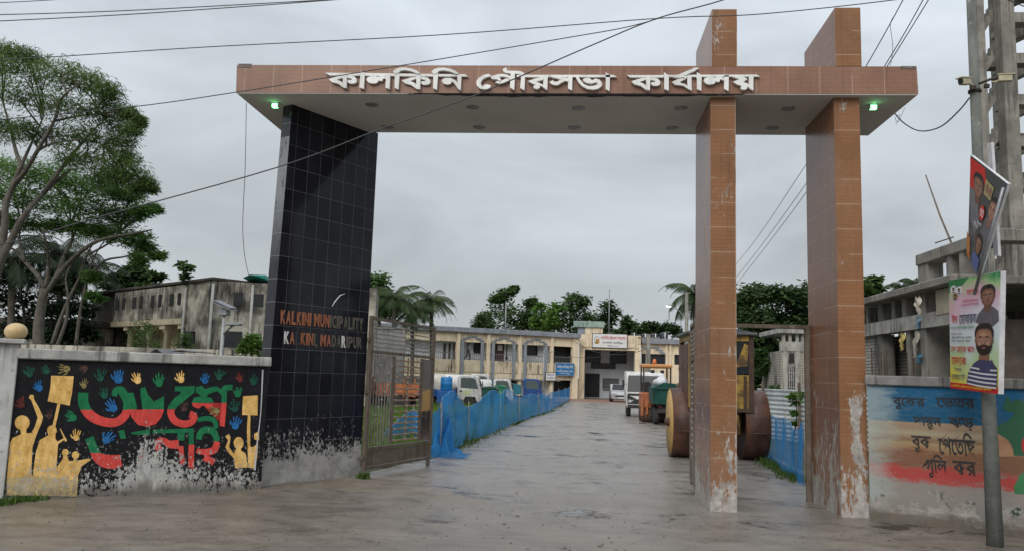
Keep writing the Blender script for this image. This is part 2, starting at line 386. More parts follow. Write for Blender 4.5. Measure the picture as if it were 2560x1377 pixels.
def ed_road(i, j, x, y): return (x, y + (.14*math.sin(x*1.7)+.1*math.sin(x*4.1+1) if j == 4 else 0))
MUD = ((.205, .178, .150), (.140, .120, .099), (.27, .24, .205))
structure(grid('road', list(np.linspace(-60, 60, 161)), [-40, -20, -10, -4, .9], 0.0,
    wet_mat('muddy_wet_road', *MUD, .600, None, (.5, 2.2, 1)), ed_road))
def ed_drive(i, j, x, y):
    if j == 0: y += -.55*math.exp(-((x-.6)/2.2)**2) + .12*math.sin(x*3.1) + .08*math.sin(x*7.7)
    if i == 0: x = -2.95 + min(max(y, 0)/45, 1)*2.3 - (1.2 if y < 6 else 0)*max(0, 1-y/6) + .08*math.sin(y*2.3)
    if i == 12: x = 4.6+max(0, y-12)*.15 + .1*math.sin(y*1.9)
    return x, y
M_DRIVE = wet_mat('wet_concrete_drive', (.268, .246, .221), (.192, .173, .152), (.33, .305, .278), .588, MUD)
structure(grid('driveway', list(np.linspace(-2.65, 4.6, 13)), [-.35, .1, .6, 1.2, 2, 3, 4.5, 6, 8, 10, 13, 16, 20, 26, 33, 42, 52, 62, 67], .004, M_DRIVE, ed_drive))
structure(grid('brick_forecourt', [-1.6, 3, 9, 14], [50, 55, 60, 66], .009, plain('red_brick_paving', (.27, .15, .11), (.2, .13, .1), .5, 3)))
# low mound of spilled cement by the foot of the black pillar
mb = MB(); vs = []; NX, NY = 40, 18
for j in range(NY+1):
    for i in range(NX+1):
        u, v = i/NX, j/NY; x = -5.0+u*4.3; yc = .35+max(0, x+4.4)*1.0 if x < -3.4 else 1.35-(x+3.4)*.55
        y = yc-.75+v*1.5+.12*math.sin(x*6.1); d = math.sqrt(((u-.42)/.58)**2 + ((v-.5)/.5)**2)
        h = max(0, 1-d)**.8*.085*(.7+.4*math.sin(x*5)*math.sin(y*4+x)+.25*math.sin(x*13+y*7)*math.sin(y*17)) - .008
        vs.append((x, y, h))
mb.add(vs, [(j*(NX+1)+i, j*(NX+1)+i+1, (j+1)*(NX+1)+i+1, (j+1)*(NX+1)+i) for j in range(NY) for i in range(NX)], 0, True)
structure(mb.build('cement_mound', wet_mat('spilled_cement', (.190, .160, .126), (.125, .102, .080), (.25, .215, .175), .7)))

# ------------------------------------------------------------------ the gateway
SB = 1.86   # depth of the canopy
pBL, pBR, pTL, pTR = at_y(590, 232, 0), at_y(2296, 236, 0), at_y(592, 163, 0), at_y(2292, 167, 0)
GATE = thing('entrance_gateway', 'tall entrance gateway with a brown tiled canopy, black left pillar and two orange brown pillars', 'gateway', (0, .75, 0))
GL = Vector((0, .75, 0))
def gl(p): return Vector(p)-GL
M_TX, M_TY, M_TS = tile_mat('orange_tile_front', 0), tile_mat('orange_tile_side', 1, (.27, .125, .065), 1.9), tile_mat('brown_tile_canopy', 0, (.30, .168, .118), -5, True, .22, .43, 2.5)
mb = MB(); a, b, c, d = [gl(p) for p in (pBL, pBR, pTR, pTL)]; o = Vector((0, SB, 0))
mb.add([a, b, c, d, a+o, b+o, c+o, d+o], [(0,1,2,3), (5,4,7,6), (4,0,3,7), (1,5,6,2), (3,2,6,7)], 0)
canopy = mb.build('canopy', [M_TS], GATE)
def soffit_mat():
    t = NT('grey_soffit_plaster'); X = t.xyz(); n = t.noise(3, 6, .7, t.vec((1, 2.5, 1)))
    col = t.mix(t.mr(t.noise(.8, 5), .35, .65), (.56, .545, .525), (.47, .46, .445))
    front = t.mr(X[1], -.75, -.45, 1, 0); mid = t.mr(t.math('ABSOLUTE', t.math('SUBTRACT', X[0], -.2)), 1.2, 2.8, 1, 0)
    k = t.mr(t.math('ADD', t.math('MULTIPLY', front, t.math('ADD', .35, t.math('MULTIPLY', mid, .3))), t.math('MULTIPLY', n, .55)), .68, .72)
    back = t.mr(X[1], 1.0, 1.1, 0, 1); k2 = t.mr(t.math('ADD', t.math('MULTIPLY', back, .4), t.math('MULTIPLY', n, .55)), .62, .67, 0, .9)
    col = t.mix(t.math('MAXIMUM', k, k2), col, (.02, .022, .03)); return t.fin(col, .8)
mb = MB(); e = .006; dz = Vector((0, 0, -.012))
q = [a+V(.01, .005, 0), b+V(-.01, .005, 0), b+o+V(-.01, -.01, 0), a+o+V(.01, -.01, 0)]
mb.prism([p for p in q], dz); sof = mb.build('soffit', [soffit_mat()], GATE)
# broken corner tiles
for px0, px1, py0, py1 in ((596, 628, 161, 170), (2252, 2290, 167, 173)):
    p, q_ = gl(at_y(px0, py1, 0)), gl(at_y(px1, py0, 0))
    MB().box((p.x, -.756, p.z), (q_.x, -.70, q_.z+.004)).build('broken_corner', plain('bare_mortar', (.20, .17, .15), (.1, .08, .07), .9, 20), GATE)
ZS = pBL.z+.02
P2 = (1.8131, 2.158); P3 = (3.4912, 3.8354); YF, YB = .1175, 1.4828
for (x0, x1), pyt, pxb, pyb in ((P2, 24, 1750, 131), (P3, 20, 2016, 133)):
    mb = MB(); zt = at_y(1810 if x0 < 3 else 2115, pyt, -.004).z; zb = at_y(pxb, pyb, YB).z
    zs = ZS+.03; mid = .55
    # shaft below the canopy
    vs = [(x0,YF,-.05),(x1,YF,-.05),(x1,YB,-.05),(x0,YB,-.05),(x0,YF,zs),(x1,YF,zs),(x1,YB,zs),(x0,YB,zs)]
    vs = [(x, y-.75, z) for x, y, z in vs]
    mb.add(vs, [(0,1,5,4)], 0); mb.add(vs, [(1,2,6,5), (3,0,4,7)], 1); mb.add(vs, [(2,3,7,6), (4,5,6,7)], 0)
    sh = mb.build('pillar', [M_TX, M_TY], GATE)
    # fin above it, its top falling to the rear
    mb = MB(); zl = at_y(1810 if x0 < 3 else 2115, 236, -.004).z if False else pTL.z-.02
    pr = [(-.004, zl), (-.004, zt), (YB, zb), (YB, zl)]
    A = [Vector((x0, y-.75, z)) for y, z in pr]; B = [Vector((x1, y-.75, z)) for y, z in pr]
    mb.add(A+B, [(0,4,5,1)], 0); mb.add(A+B, [(1,5,6,2), (2,6,7,3)], 0); mb.add(A+B, [(0,1,2,3), (4,7,6,5)], 1)
    mb.build('pillar_fin', [M_TX, M_TY], GATE)
# black pillar: its own local frame, x along the lettered face
BP0, BP1 = (-4.40, .36), (-3.405, 2.03)
bpl = Plane(BP0, BP1)
bp = MB(); L = bpl.len; TH = .21
zs = pBL.z+.03
bp.add([(0,0,-.05),(L,0,-.05),(L,TH,-.05),(0,TH,-.05),(.13,0,zs),(L,0,zs),(L,TH,zs),(.13,TH,zs)], [(0,1,5,4)], 0)
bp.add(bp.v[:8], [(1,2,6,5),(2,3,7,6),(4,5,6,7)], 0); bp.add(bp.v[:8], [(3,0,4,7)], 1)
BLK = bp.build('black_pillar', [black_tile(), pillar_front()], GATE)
BLK.location = gl((BP0[0], BP0[1], 0)); BLK.rotation_euler = (0, 0, bpl.rz)
# the end face is cut back square to the street: widen it so that it faces the road
M_LET_WARM = plain('letter_warm_reflection', (.50, .20, .11), (.36, .14, .08), .35, 20, metal=.4); M_LET_DARK = plain('letter_dark_reflection', (.13, .12, .10), (.2, .18, .15), .4, 20, metal=.5)  # both letter colours paint in what the metal reflects
M_LW = plain('bare_white_letter', (.72, .72, .70), (.6, .6, .58), .4, 20); M_GHOST = plain('glue_ghost', (.05, .05, .055), (.03, .03, .035), .7, 30)
def letters(s, xs0, ys0, xs1, ys1, hpx, cols, cond=1.0):
    """metal letters along a line of the lettered face, from one photo point to another (baseline)"""
    u0, z0 = bpl.uz(xs0, ys0); u1, z1 = bpl.uz(xs1, ys1); adv = {'I': .42, ' ': .45, ',': .4, 'M': 1.25}
    tot = sum(adv.get(ch, 1.0) for ch in s); x = u0; hz = hpx*mpp(1.0)
    for ch, cc in zip(s, cols):
        wch = adv.get(ch, 1.0)*(u1-u0)/tot; zb = z0+(z1-z0)*(x-u0)/(u1-u0)
        if ch != ' ':
            h = hz if ch != ',' else hz*.35
            text_part('letter', ch, {'c': M_LET_WARM, 'b': M_LET_DARK, 'w': M_LW, 'g': M_GHOST}[cc], BLK, x+wch*.09, x+wch*.91, zb-(hz*.2 if ch == ',' else 0), zb+h-(hz*.2 if ch == ',' else 0), .0 if cc != 'g' else -.001, .011 if cc != 'g' else .001, .03)
        x += wch
letters('KALKINI MUNICIPALITY', 699, 808, 907, 826, 34, 'ccccccc cccbbbbbbbbb')
letters('KALKINI, MADARIPUR', 708, 858, 904, 871, 31, 'wcgcccbb ccbbwbbbb')
# hanging strip of torn sealant on the lettered face
p = [bpl.uz(*q_) for q_ in ((828, 765), (835, 752), (846, 738), (858, 733))]
BLK_S = MB().tube([(u, -.02-.01*i, z) for i, (u, z) in enumerate(p)], [.007, .01, .009, .004], 5).build('loose_sealant', M_LW, BLK)

# big white letters of the canopy, traced piece by piece (x, y in 2560/390 x photo pixels from each origin)
def sh(p, dx, dy): return [(x+dx, y+dy) for x, y in p]
K_L = [(145,290),(240,258),(340,232),(450,228),(450,262),(380,264),(275,300),(340,322),(390,360),(440,410),(440,442),(390,432),(300,365),(200,340)]
K_R = [(440,228),(500,228),(565,245),(600,280),(607,310),(595,345),(550,362),(490,362),(455,340),(450,315),(470,300),(520,302),(525,288),(500,275),(440,268)]
K_S = [(375,225),(449,225),(440,442),(385,430)]
LO = [(762,300),(775,262),(830,240),(900,236),(950,250),(1000,237),(1060,239),(1095,258),(1095,300),(1055,272),(1032,284),(1022,315),(985,320),(962,302),(955,330),(915,355),(850,359),(795,342)]
ARC = [(1198,168),(1240,125),(1310,103),(1400,98),(1500,116),(1590,150),(1650,200),(1595,202),(1500,162),(1400,143),(1330,150),(1285,190),(1240,205)]
WORDS = [
 ((800,155), [[(80,180),(680,185),(2380,205),(2425,243),(1700,240),(640,228),(150,222)], K_L, K_S, K_R,
   [(676,155),(740,195),(735,230),(722,450),(650,432),(668,240),(640,222),(672,200)], LO, [(1090,212),(1157,212),(1143,455),(1077,432)],
   [(1228,190),(1308,190),(1288,455),(1222,430)], ARC, sh(K_L,1197,17), sh(K_S,1205,17), sh(K_R,1205,17),
   [(1862,192),(1940,192),(1920,465),(1857,438)], sh(ARC,634,6),
   [(1998,320),(2015,285),(2070,268),(2150,270),(2210,300),(2262,350),(2290,440),(2265,450),(2225,385),(2180,335),(2157,330),(2155,360),(2100,378),(2030,365)],
   [(2255,222),(2325,222),(2312,478),(2265,450)]]),
 ((1170,155), [[(800,214),(2390,215),(2445,252),(800,250)],
   [(390,238),(335,203),(250,222),(165,280),(135,340),(150,400),(200,445),(265,456),(330,446),(372,420),(372,390),(320,374),(265,382),(246,412),(215,380),(208,345),(240,295),(300,258)],
   [(375,272),(395,243),(480,215),(580,208),(650,222),(705,255),(705,300),(640,262),(560,250),(512,262),(548,300),(535,328),(480,297),(410,294)],
   [(440,345),(485,318),(530,322),(620,278),(705,246),(705,292),(610,348),(520,362)],
   [(700,180),(772,200),(760,470),(690,430)],
   [(570,140),(580,115),(615,97),(650,118),(625,130),(660,150),(760,150),(850,155),(905,175),(937,210),(935,300),(925,472),(856,432),(872,240),(860,208),(760,192),(700,195),(620,182),(585,165)],
   [(985,325),(1090,285),(1240,250),(1240,300),(1118,332),(1200,368),(1300,430),(1300,475),(1210,408),(1176,400),(1182,435),(1140,455),(1090,446),(1070,415),(1090,390),(1130,380),(1070,372)],
   [(1237,216),(1310,216),(1300,475),(1232,430)],
   [(1322,218),(1480,240),(1560,262),(1645,275),(1650,335),(1600,318),(1540,345),(1480,385),(1420,390),(1365,370),(1338,335),(1390,310),(1420,335),(1470,330),(1520,300),(1460,275),(1380,262)],
   [(1645,216),(1715,216),(1708,472),(1640,440)],
   [(1760,245),(1810,250),(1840,300),(1900,370),(1980,405),(2060,400),(2120,380),(2130,350),(2080,345),(2030,362),(1950,352),(1892,322),(1886,290),(1930,270),(2000,272),(2035,312),(2090,280),(2160,300),(2205,360),(2190,410),(2130,450),(2050,462),(1950,450),(1870,405),(1810,340)],
   [(2257,172),(2330,215),(2330,250),(2323,480),(2258,450),(2262,270),(2240,245),(2262,245)]]),
 ((1550,155), [[(105,218),(720,218),(960,215),(1260,213),(2240,210),(2300,242),(1180,248),(720,258),(165,255)],
   sh(K_L,40,36), sh(K_S,48,34), sh(K_R,55,36),
   [(722,178),(770,215),(800,225),(798,480),(725,455),(725,270),(700,245),(722,240)],
   [(848,335),(920,300),(1000,262),(1080,286),(1000,322),(985,345),(1060,370),(1180,440),(1178,475),(1120,450),(1040,395),(900,380)],
   [(805,248),(940,215),(1095,250),(1080,292),(1040,262),(940,274)],
   [(1100,222),(1174,222),(1175,475),(1112,440)],
   [(935,225),(1180,122),(1240,100),(1295,105),(1220,160),(1095,217),(1010,250),(945,240)],
   [(1262,172),(1330,210),(1340,240),(1335,478),(1265,450),(1262,270),(1240,245),(1262,240)],
   sh(LO,608,18), [(1710,222),(1787,222),(1782,478),(1710,445)],
   [(1820,242),(2000,235),(2092,288),(2020,335),(2100,365),(2190,440),(2185,478),(2100,418),(2060,405),(2035,402),(1990,398),(1920,376),(1852,332),(1960,290),(1900,268)],
   circ(2030,435,56,33), [(2115,222),(2190,222),(2187,478),(2117,440)]])]
M_SIGN = plain('white_acrylic_letter', (.80, .80, .78), (.68, .68, .66), .35, 2.0, streak=(.35, .34, .32), samt=.35)
for (ox, oy), pcs in WORDS:
    mb = MB(); side = MB()
    for i, pc in enumerate(pcs):
        pts = [at_y(ox+x*390/2560, oy+y*390/2560, -.05) for x, y in pc]
        area = sum(pts[k].x*pts[(k+1) % len(pts)].z - pts[(k+1) % len(pts)].x*pts[k].z for k in range(len(pts)))
        if area < 0: pts = pts[::-1]
        pts = [gl(p) for p in pts]; dep = .045+.0022*((i*5) % 11)
        fr = [Vector((p.x, -.752-dep, p.z)) for p in pts]
        mb.prism(fr, (0, dep-.004, 0))
    mb.build('sign_word', M_SIGN, GATE)
# recessed lamps of the soffit
M_LAMP = plain('dull_lamp_glass', (.05, .05, .055), (.02, .02, .022), .2, 9)
for px, py in ((930,262),(1182,268),(1446,270),(1702,270),(1970,272),(970,318),(1198,318),(1436,319),(1680,320),(1932,320)):
    p = gl(at_z(px, py, ZS-.03)); s_ = ZS-.014
    r_ = MB().lathe([(.055, s_), (.095, s_-.004), (.098, s_-.022), (.085, s_-.03), (.06, s_-.026)], (p.x, p.y, 0), 'z', 20).build('downlight', M_STEEL, GATE)
    MB().lathe([(.0, s_-.012), (.059, s_-.012), (.059, s_-.004), (.0, s_-.004)], (p.x, p.y, 0), 'z', 16).build('lens', M_LAMP, r_)
# green floodlights, lit
M_GREEN = emit('lit_green_lens', (.25, 1.0, .38), 3.6)
for px, py, lab in ((688, 264, 'lit green floodlight under the canopy beside the black pillar'), (2183, 268, 'lit green floodlight under the right end of the canopy')):
    p = at_z(px, py, ZS-.07); t_ = thing('floodlight', lab, 'floodlight', p, 0, 'green floodlights under the canopy')
    MB().box((-.05, -.02, -.03), (.05, .04, .052), 0, .012).build('housing', plain('white_lamp_housing', (.5, .52, .5), (.4, .4, .4), .5), t_)
    MB().box((-.042, -.027, -.036), (.042, .03, -.0305), 0, .002).box((-.042, -.027, -.025), (.042, -.0205, .02), 0, .002).build('lens', M_GREEN, t_)
    ld = bpy.data.lights.new('green_light', 'POINT'); ld.energy = .06; ld.color = (.2, 1, .35); ld.shadow_soft_size = .05
    lo = bpy.data.objects.new('green_light', ld); COL.objects.link(lo); lo.location = (0, -.12, -.04); lo.parent = t_

# ------------------------------------------------------------------ left boundary wall with its mural
WP0, WP1 = on_ground(8, 1250), on_ground(652, 1226)
wl = Plane((WP0.x, WP0.y), (WP1.x, WP1.y)); LW = wl.len
LWALL = thing('boundary_wall', 'plastered boundary wall with a black mural of hands, figures and large red and green letters', 'wall', (WP0.x, WP0.y, 0), wl.rz)
zc = wl.uz(350, 905)[1]; zt = wl.uz(350, 880)[1]
def wear_nodes(t):
    """shared flaking mask: everything painted on the left wall wears through to the plaster where this is 1"""
    X = t.xyz(); u = X[0]; z = X[2]
    hz = t.ramp(t.mr(u, 0, LW), [(0, .09), (.28, .13), (.42, .13), (.46, .24), (.50, .42), (.56, .36), (.60, .21), (.70, .21), (.80, .14), (.90, .12), (1, .10)])
    hz = t.math('MULTIPLY', hz, 1.66)
    n = t.noise(2.6, 9, .72, t.vec((2.6, 1, .55))); n2 = t.noise(22, 6, .75, t.vec((1, 1, .7)))
    d = t.math('ADD', t.math('SUBTRACT', hz, z), t.math('ADD', t.mr(n, .25, .75, -.26, .26), t.mr(n2, .3, .7, -.52, .52)))
    k = t.mr(d, -.01, .03)
    fl = t.mr(t.math('ADD', n2, t.mr(z, .3, 1.6, .10, -.05)), .655, .675); k = t.math('MAXIMUM', k, fl)
    pl = t.ramp(t.noise(6.5, 10, .84, t.vec((1.2, 1, .75))), [(.33, (.05, .05, .046)), (.40, (.22, .22, .205)), (.47, (.36, .355, .335)), (.54, (.46, .455, .43)), (.62, (.34, .335, .315)), (.7, (.56, .555, .52))])
    low = t.mr(t.math('ADD', z, t.mr(n, .3, .7, -.1, .1)), .06, .2, 1, 0); pl = t.mix(t.math('MULTIPLY', low, .8), pl, (.10, .09, .075))
    return k, pl, n2
def mural_paint(name, c, soft=0.0, lift=0.0, thin=0.0):
    t = NT(name); k, pl, n2 = wear_nodes(t)
    col = t.mix(t.mr(t.noise(9, 7, .75, t.vec((1, 1, .6))), .35, .65), tuple(x*.78 for x in c), tuple(min(1, x*1.3+lift+.004) for x in c)); col = t.mix(t.mr(n2, .55, .7, 0, .5), col, tuple(x*.6 for x in c))
    if thin: col = t.mix(t.mr(t.noise(30, 5, .8), .62-thin*.25, .68-thin*.2, 0, .85), col, (.012, .012, .014))
    if soft: k = t.math('MULTIPLY', k, soft)
    col = t.mix(k, col, pl); t.bump(t.math('ADD', k, t.math('MULTIPLY', n2, .4)), .4, .015)
    return t.fin(col, t.mr(k, 0, 1, .6, .9), 0, .14)
MP_BLACK = mural_paint('mural_black', (.009, .009, .011)); MP_G = mural_paint('mural_green', (.012, .15, .06)); MP_R = mural_paint('mural_red', (.56, .06, .05))
MP_Y = mural_paint('mural_yellow', (.60, .35, .07), .8, .13); MP_B = mural_paint('mural_blue', (.02, .13, .34), 0, 0, .35); MP_T = mural_paint('mural_teal', (.012, .085, .055), 0, 0, .5); MP_O = mural_paint('mural_olive', (.27, .22, .085), 0, 0, .5)
MP_BR = mural_paint('mural_brown', (.085, .045, .038), 0, 0, .6); MP_DR = mural_paint('mural_dark_red', (.16, .03, .027), 0, 0, .5); MP_YS = mural_paint('mural_yellow_stain', (.46, .34, .15), .62)
T_ = .20
MB().box((0, 0, -.05), (LW, T_, zc)).build('wall_face', MP_BLACK, LWALL)
mb = MB(); mb.box((-.02, -.05, zc+.001), (LW+.02, T_+.05, zt), 0, .012); mb.build('coping', M_COPING, LWALL)
PW = 1.25
MB().box((-PW, -.03, -.05), (-.001, T_+.05, zt+.05), 0, .01).build('end_pier', plain('whitewashed_pier', (.56, .56, .54), (.36, .36, .34), .85, 2, bump=.3, streak=(.1, .1, .09), samt=.7, spots=(.2, .2, .19)), LWALL)
MB().box((-PW-.05, -.1, zt+.051), (.06, T_+.1, zt+.11), 0, .01).build('pier_cap', M_COPING, LWALL)
MB().box((-14, .02, -.05), (-PW-.001, T_, zt)).build('wall_face', M_CONC, LWALL)
# decals: thin raised coats of paint in the wall's own frame
_lay = [0]
def decal(polys, mat, conv, name):
    mb = MB()
    for pl in polys:
        if len(pl) < 3: continue
        _lay[0] = (_lay[0]+1) % 9; y = -.0025-.0006*_lay[0]
        pts = [conv(*q_) for q_ in pl]; ar = sum(pts[i][0]*pts[(i+1) % len(pts)][1]-pts[(i+1) % len(pts)][0]*pts[i][1] for i in range(len(pts)))
        if ar < 0: pts = pts[::-1]
        mb.prism([(u, y, z) for u, z in pts], (0, -y-.0005, 0))
    return mb.build(name, mat, LWALL) if mb.f else None
c4 = lambda x, y: wl.uz(180+x*.23233, 900+y*.23233); c5 = lambda x, y: wl.uz(x*.26157, 900+y*.26157); c2 = lambda x, y: wl.uz(x*.46478, 640+y*.46478)
def two(poly_list, ysplit, nm):
    decal([clip(p, ysplit, False) for p in poly_list], MP_G, c4, nm); decal([clip(p, ysplit, True) for p in poly_list], MP_R, c4, nm)
two([stroke([(122,345),(125,470),(200,590),(330,655),(470,665),(570,590),(595,480),(575,400),(530,325),(470,325),(455,385)], [108,112,108,98,92,92,85,85,90,66,60])], 530, 'painted_letter')
two([[(735,300),(785,285),(820,370),(880,440),(990,385),(988,540),(960,610),(900,685),(800,712),(710,692),(640,610),(620,528),(760,528),(740,400)], [(600,350),(660,345),(700,500),(690,535),(600,530)]], 525, 'painted_letter')
two([[(1110,280),(1320,276),(1315,350),(1230,385),(1150,330),(1108,330)], stroke([(1270,330),(1180,400),(1100,470),(1062,550),(1100,640),(1190,682),(1280,665),(1318,600),(1265,575)], [80,86,84,76,78,76,72,70,74])], 522, 'painted_letter')
two([[(1332,288),(1400,273),(1432,310),(1500,285),(1560,278),(1600,308),(1640,265),(1730,260),(1726,320),(1667,326),(1664,465),(1642,712),(1588,702),(1608,465),(1610,370),(1560,330),(1470,360),(1447,392),(1500,402),(1524,452),(1512,500),(1470,517),(1410,482),(1360,517),(1300,492),(1290,452),(1310,402),(1390,382),(1332,340)]], 455, 'painted_letter')
decal([stroke([(1350,640),(1450,622),(1535,650),(1552,730)], [44,52,54,44])], MP_G, c4, 'painted_letter')
two([stroke([(185,830),(235,950),(290,1050),(400,1090),(530,1080)], [98,98,120,150,130])], 995, 'painted_letter')
decal([[(870,745),(1300,730),(1305,775),(870,785)], [(500,760),(560,740),(580,840),(520,840)], [(640,772),(840,740),(840,800),(640,795)], [(1130,760),(1210,770),(1210,860),(1140,860)], [(1255,735),(1310,735),(1310,902),(1255,905)],
   stroke([(1365,850),(1380,785),(1440,745),(1525,770),(1562,870)], [60,66,74,74,62])], MP_G, c4, 'painted_letter')
decal([stroke([(935,960),(918,890),(970,855),(1050,900),(1150,900)], [66,60,60,80,100]), [(1255,905),(1315,905),(1310,1160),(1250,1150)], [(740,980),(770,980),(742,1150),(718,1150)], stroke([(1170,920),(1190,1120)], 54),
   stroke([(1562,872),(1530,960),(1440,985),(1340,970)], [62,76,70,50]), stroke([(1420,1040),(1530,1095)], 70)], MP_R, c4, 'painted_letter')
# painted demonstrators
Y5 = [[circ(213,595,72), [(195,640),(250,640),(255,695),(300,692),(330,640),(360,545),(300,380),(275,355),(290,325),(320,330),(325,370),(372,450),(412,540),(400,590),(345,720),(310,830),(300,1050),(305,1130),(65,1130),(80,960),(95,790),(120,740),(200,705)]],
      [circ(496,668,46,50), [(462,690),(530,690),(530,750),(550,775),(620,735),(625,750),(555,800),(540,1000),(560,1130),(310,1130),(330,970),(345,870),(380,760),(460,715)], [(490,145),(705,150),(690,300),(665,430),(455,390),(480,270)], stroke([(565,405),(540,520),(512,640)], 28), stroke([(575,650),(632,770)], [8, 20])],
      [circ(625,878,33), circ(722,903,36), [(605,905),(640,905),(660,960),(700,960),(708,930),(732,930),(728,960),(850,935),(870,950),(780,1010),(745,1100),(745,1180),(545,1180),(550,1010),(600,940)]]]
for ps in Y5: decal(ps, MP_Y, c5, 'painted_figure')
Y4 = [[(1840,385),(2000,375),(1995,590),(1830,585)], stroke([(1907,580),(1900,760),(1905,960)], [28,34,26]), circ(1793,888,54,66), [(1775,930),(1815,930),(1820,970),(1870,1000),(1890,1150),(1760,1160),(1740,1050),(1690,1000),(1650,930),(1680,860),(1650,815),(1690,790),(1707,830),(1690,930),(1740,1005)], [(1960,790),(2012,760),(2012,860),(1962,850)], [(1890,925),(1950,930),(2003,890),(1990,1050),(1960,1160),(1895,1150)]]
decal(Y4, MP_Y, c4, 'painted_figure')
decal([[(65,1120),(300,1100),(745,1150),(735,1300),(65,1290)]], MP_YS, c5, 'yellow_stain')
# handprints
def hand_polys(cx, cy, s, ang, rg):
    ca, sa = math.cos(ang), math.sin(ang); f = lambda pts: [(cx+(x*ca-y*sa)*s, cy+(x*sa+y*ca)*s) for x, y in pts]
    o = [f([(-.30,-.12),(.02,-.2),(.3,-.1),(.33,.18),(.2,.42),(-.12,.46),(-.32,.2)])]
    rr = random.Random(rg); s *= rr.uniform(.82, 1.08)
    for i, (bx, ln, an) in enumerate(((-.27,.42,-.32), (-.09,.55,-.1), (.1,.55,.08), (.27,.44,.28))):
        ln *= rr.uniform(.6, 1.1); an += rr.uniform(-.12, .12)
        x1, y1 = bx+math.sin(an)*ln, -.2-math.cos(an)*ln; o.append(f(stroke([(bx, -.17), ((bx+x1)/2, (-.17+y1)/2), (x1, y1)], [.12, .13, .09], 2)))
    o.append(f(stroke([(-.32,.2), (-.5,.02), (-.58,-.16)], [.15, .14, .1], 2))); return o
for i, (x, y, s, a_, m_) in enumerate(((160,625,56,.2,MP_T),(250,612,52,-.6,MP_T),(352,604,56,-1.5,MP_O),(452,602,50,-1.5,MP_BR),(208,700,58,-.3,MP_B),(452,690,44,.3,MP_O),(540,645,62,.3,MP_T),(637,650,76,.1,MP_B),(738,658,60,-.2,MP_Y),
    (857,672,66,.2,MP_G),(972,655,56,-.1,MP_Y),(1104,662,52,.2,MP_B),(1182,640,56,.5,MP_T),(1290,655,46,.1,MP_DR),(1366,668,54,.3,MP_T),(115,790,54,-.4,MP_DR),(264,850,54,0,MP_BR),(388,862,60,-.8,MP_G),(562,738,60,0,MP_T),(606,808,66,-.5,MP_B),(410,968,50,.1,MP_Y),
    (1280,733,54,.3,MP_G),(1264,812,56,.1,MP_T),(1160,830,50,-1.5,MP_O),(1268,903,60,.4,MP_B),(992,812,50,.2,MP_BR),(578,982,66,.9,MP_B))):
    decal(hand_polys(x, y, s, a_, i), m_, c2, 'handprint')
# pale repaired edge against the pillar
decal([stroke([(2052,100),(2030,560),(1990,900),(1965,1180)], [15,10,14,20])], plain('white_splash', (.5, .52, .55), (.38, .39, .4), .8, 6), c4, 'white_splash')

# ------------------------------------------------------------------ right boundary wall
RP0, RP1 = on_ground(2176, 1298), on_ground(2560, 1345)
wr = Plane((RP0.x, RP0.y), (RP1.x, RP1.y)); rc = wr.uz(2300, 965)[1]; rt = wr.uz(2300, 940)[1]
RWALL = thing('boundary_wall', 'boundary wall painted with blue, sand and red bands and black handwritten verse, beside the right pillar', 'wall', (RP0.x, RP0.y, 0), wr.rz)
def rmural():
    t = NT('banded_mural'); X = t.xyz(); n = t.noise(2.2, 8, .76, t.vec((.6, 1, 2.2))); n2 = t.noise(11, 7, .8, t.vec((.7, 1, 1.8)))
    z = t.math('ADD', X[2], t.math('MULTIPLY', t.mr(n, .25, .75, -.09, .09), t.mr(X[2], .95, 1.05, 1, .22)))
    col = t.ramp(t.mr(z, 0, rc), [(.0, (.17, .157, .14)), (.20, (.235, .217, .197)), (.33, (.235, .20, .18)), (.42, (.17, .085, .052)), (.52, (.18, .085, .048)), (.545, (.27, .165, .085)), (.585, (.29, .215, .115)), (.61, (.20, .115, .07)), (.66, (.31, .265, .18)), (.70, (.25, .18, .115)), (.735, (.29, .21, .145)), (.742, (.008, .075, .15)), (1, (.010, .095, .20))])
    col = t.mix(t.mr(n2, .48, .66, 0, .6), col, t.mix(.72, (.30, .24, .17), col))
    rz_ = t.mr(t.math('ABSOLUTE', t.math('SUBTRACT', X[2], rc*.37)), .0, .26, .24, -.16); rk = t.mr(t.math('ADD', t.math('ADD', t.math('MULTIPLY', n, .6), t.math('MULTIPLY', n2, .4)), rz_), .58, .66); col = t.mix(t.math('MULTIPLY', rk, .9), col, t.mix(n2, (.42, .03, .03), (.30, .06, .05)))
    edge = t.math('ADD', t.math('MULTIPLY', X[0], .45), t.mr(n, .3, .7, -.1, .1)); col = t.mix(t.mr(edge, .02, .16, .6, 0), col, (.34, .40, .38))
    lim = t.mr(X[2], .1, rc*.5, .44, .72); k = t.mr(t.math('SUBTRACT', t.noise(4.2, 9, .75), lim), -.01, .02)
    pl = t.ramp(t.noise(3, 8, .7), [(.3, (.17, .155, .135)), (.6, (.33, .31, .28)), (.75, (.42, .40, .37))]); col = t.mix(k, col, pl)
    gr = t.math('MULTIPLY', t.mr(t.noise(4, 5, .7), .56, .62), t.mr(t.math('ABSOLUTE', t.math('SUBTRACT', X[2], .32)), .05, .14, 1, 0)); col = t.mix(gr, col, (.025, .05, .035))
    low = t.mr(t.math('ADD', X[2], t.mr(n, .3, .7, -.08, .08)), .10, .18, 1, 0); col = t.mix(t.math('MULTIPLY', low, .8), col, (.10, .082, .062))
    t.bump(t.math('ADD', k, n2), .35, .012); return t.fin(col, .8, 0, .25)
MB().box((0, 0, -.05), (9, .2, rc)).build('wall_face', rmural(), RWALL)
MB().box((-.02, -.05, rc+.001), (9, .25, rt), 0, .012).build('coping', plain('dark_coping', (.25, .245, .235), (.13, .128, .12), .85, 3.5, bump=.3, streak=(.04, .04, .036), samt=.8), RWALL)
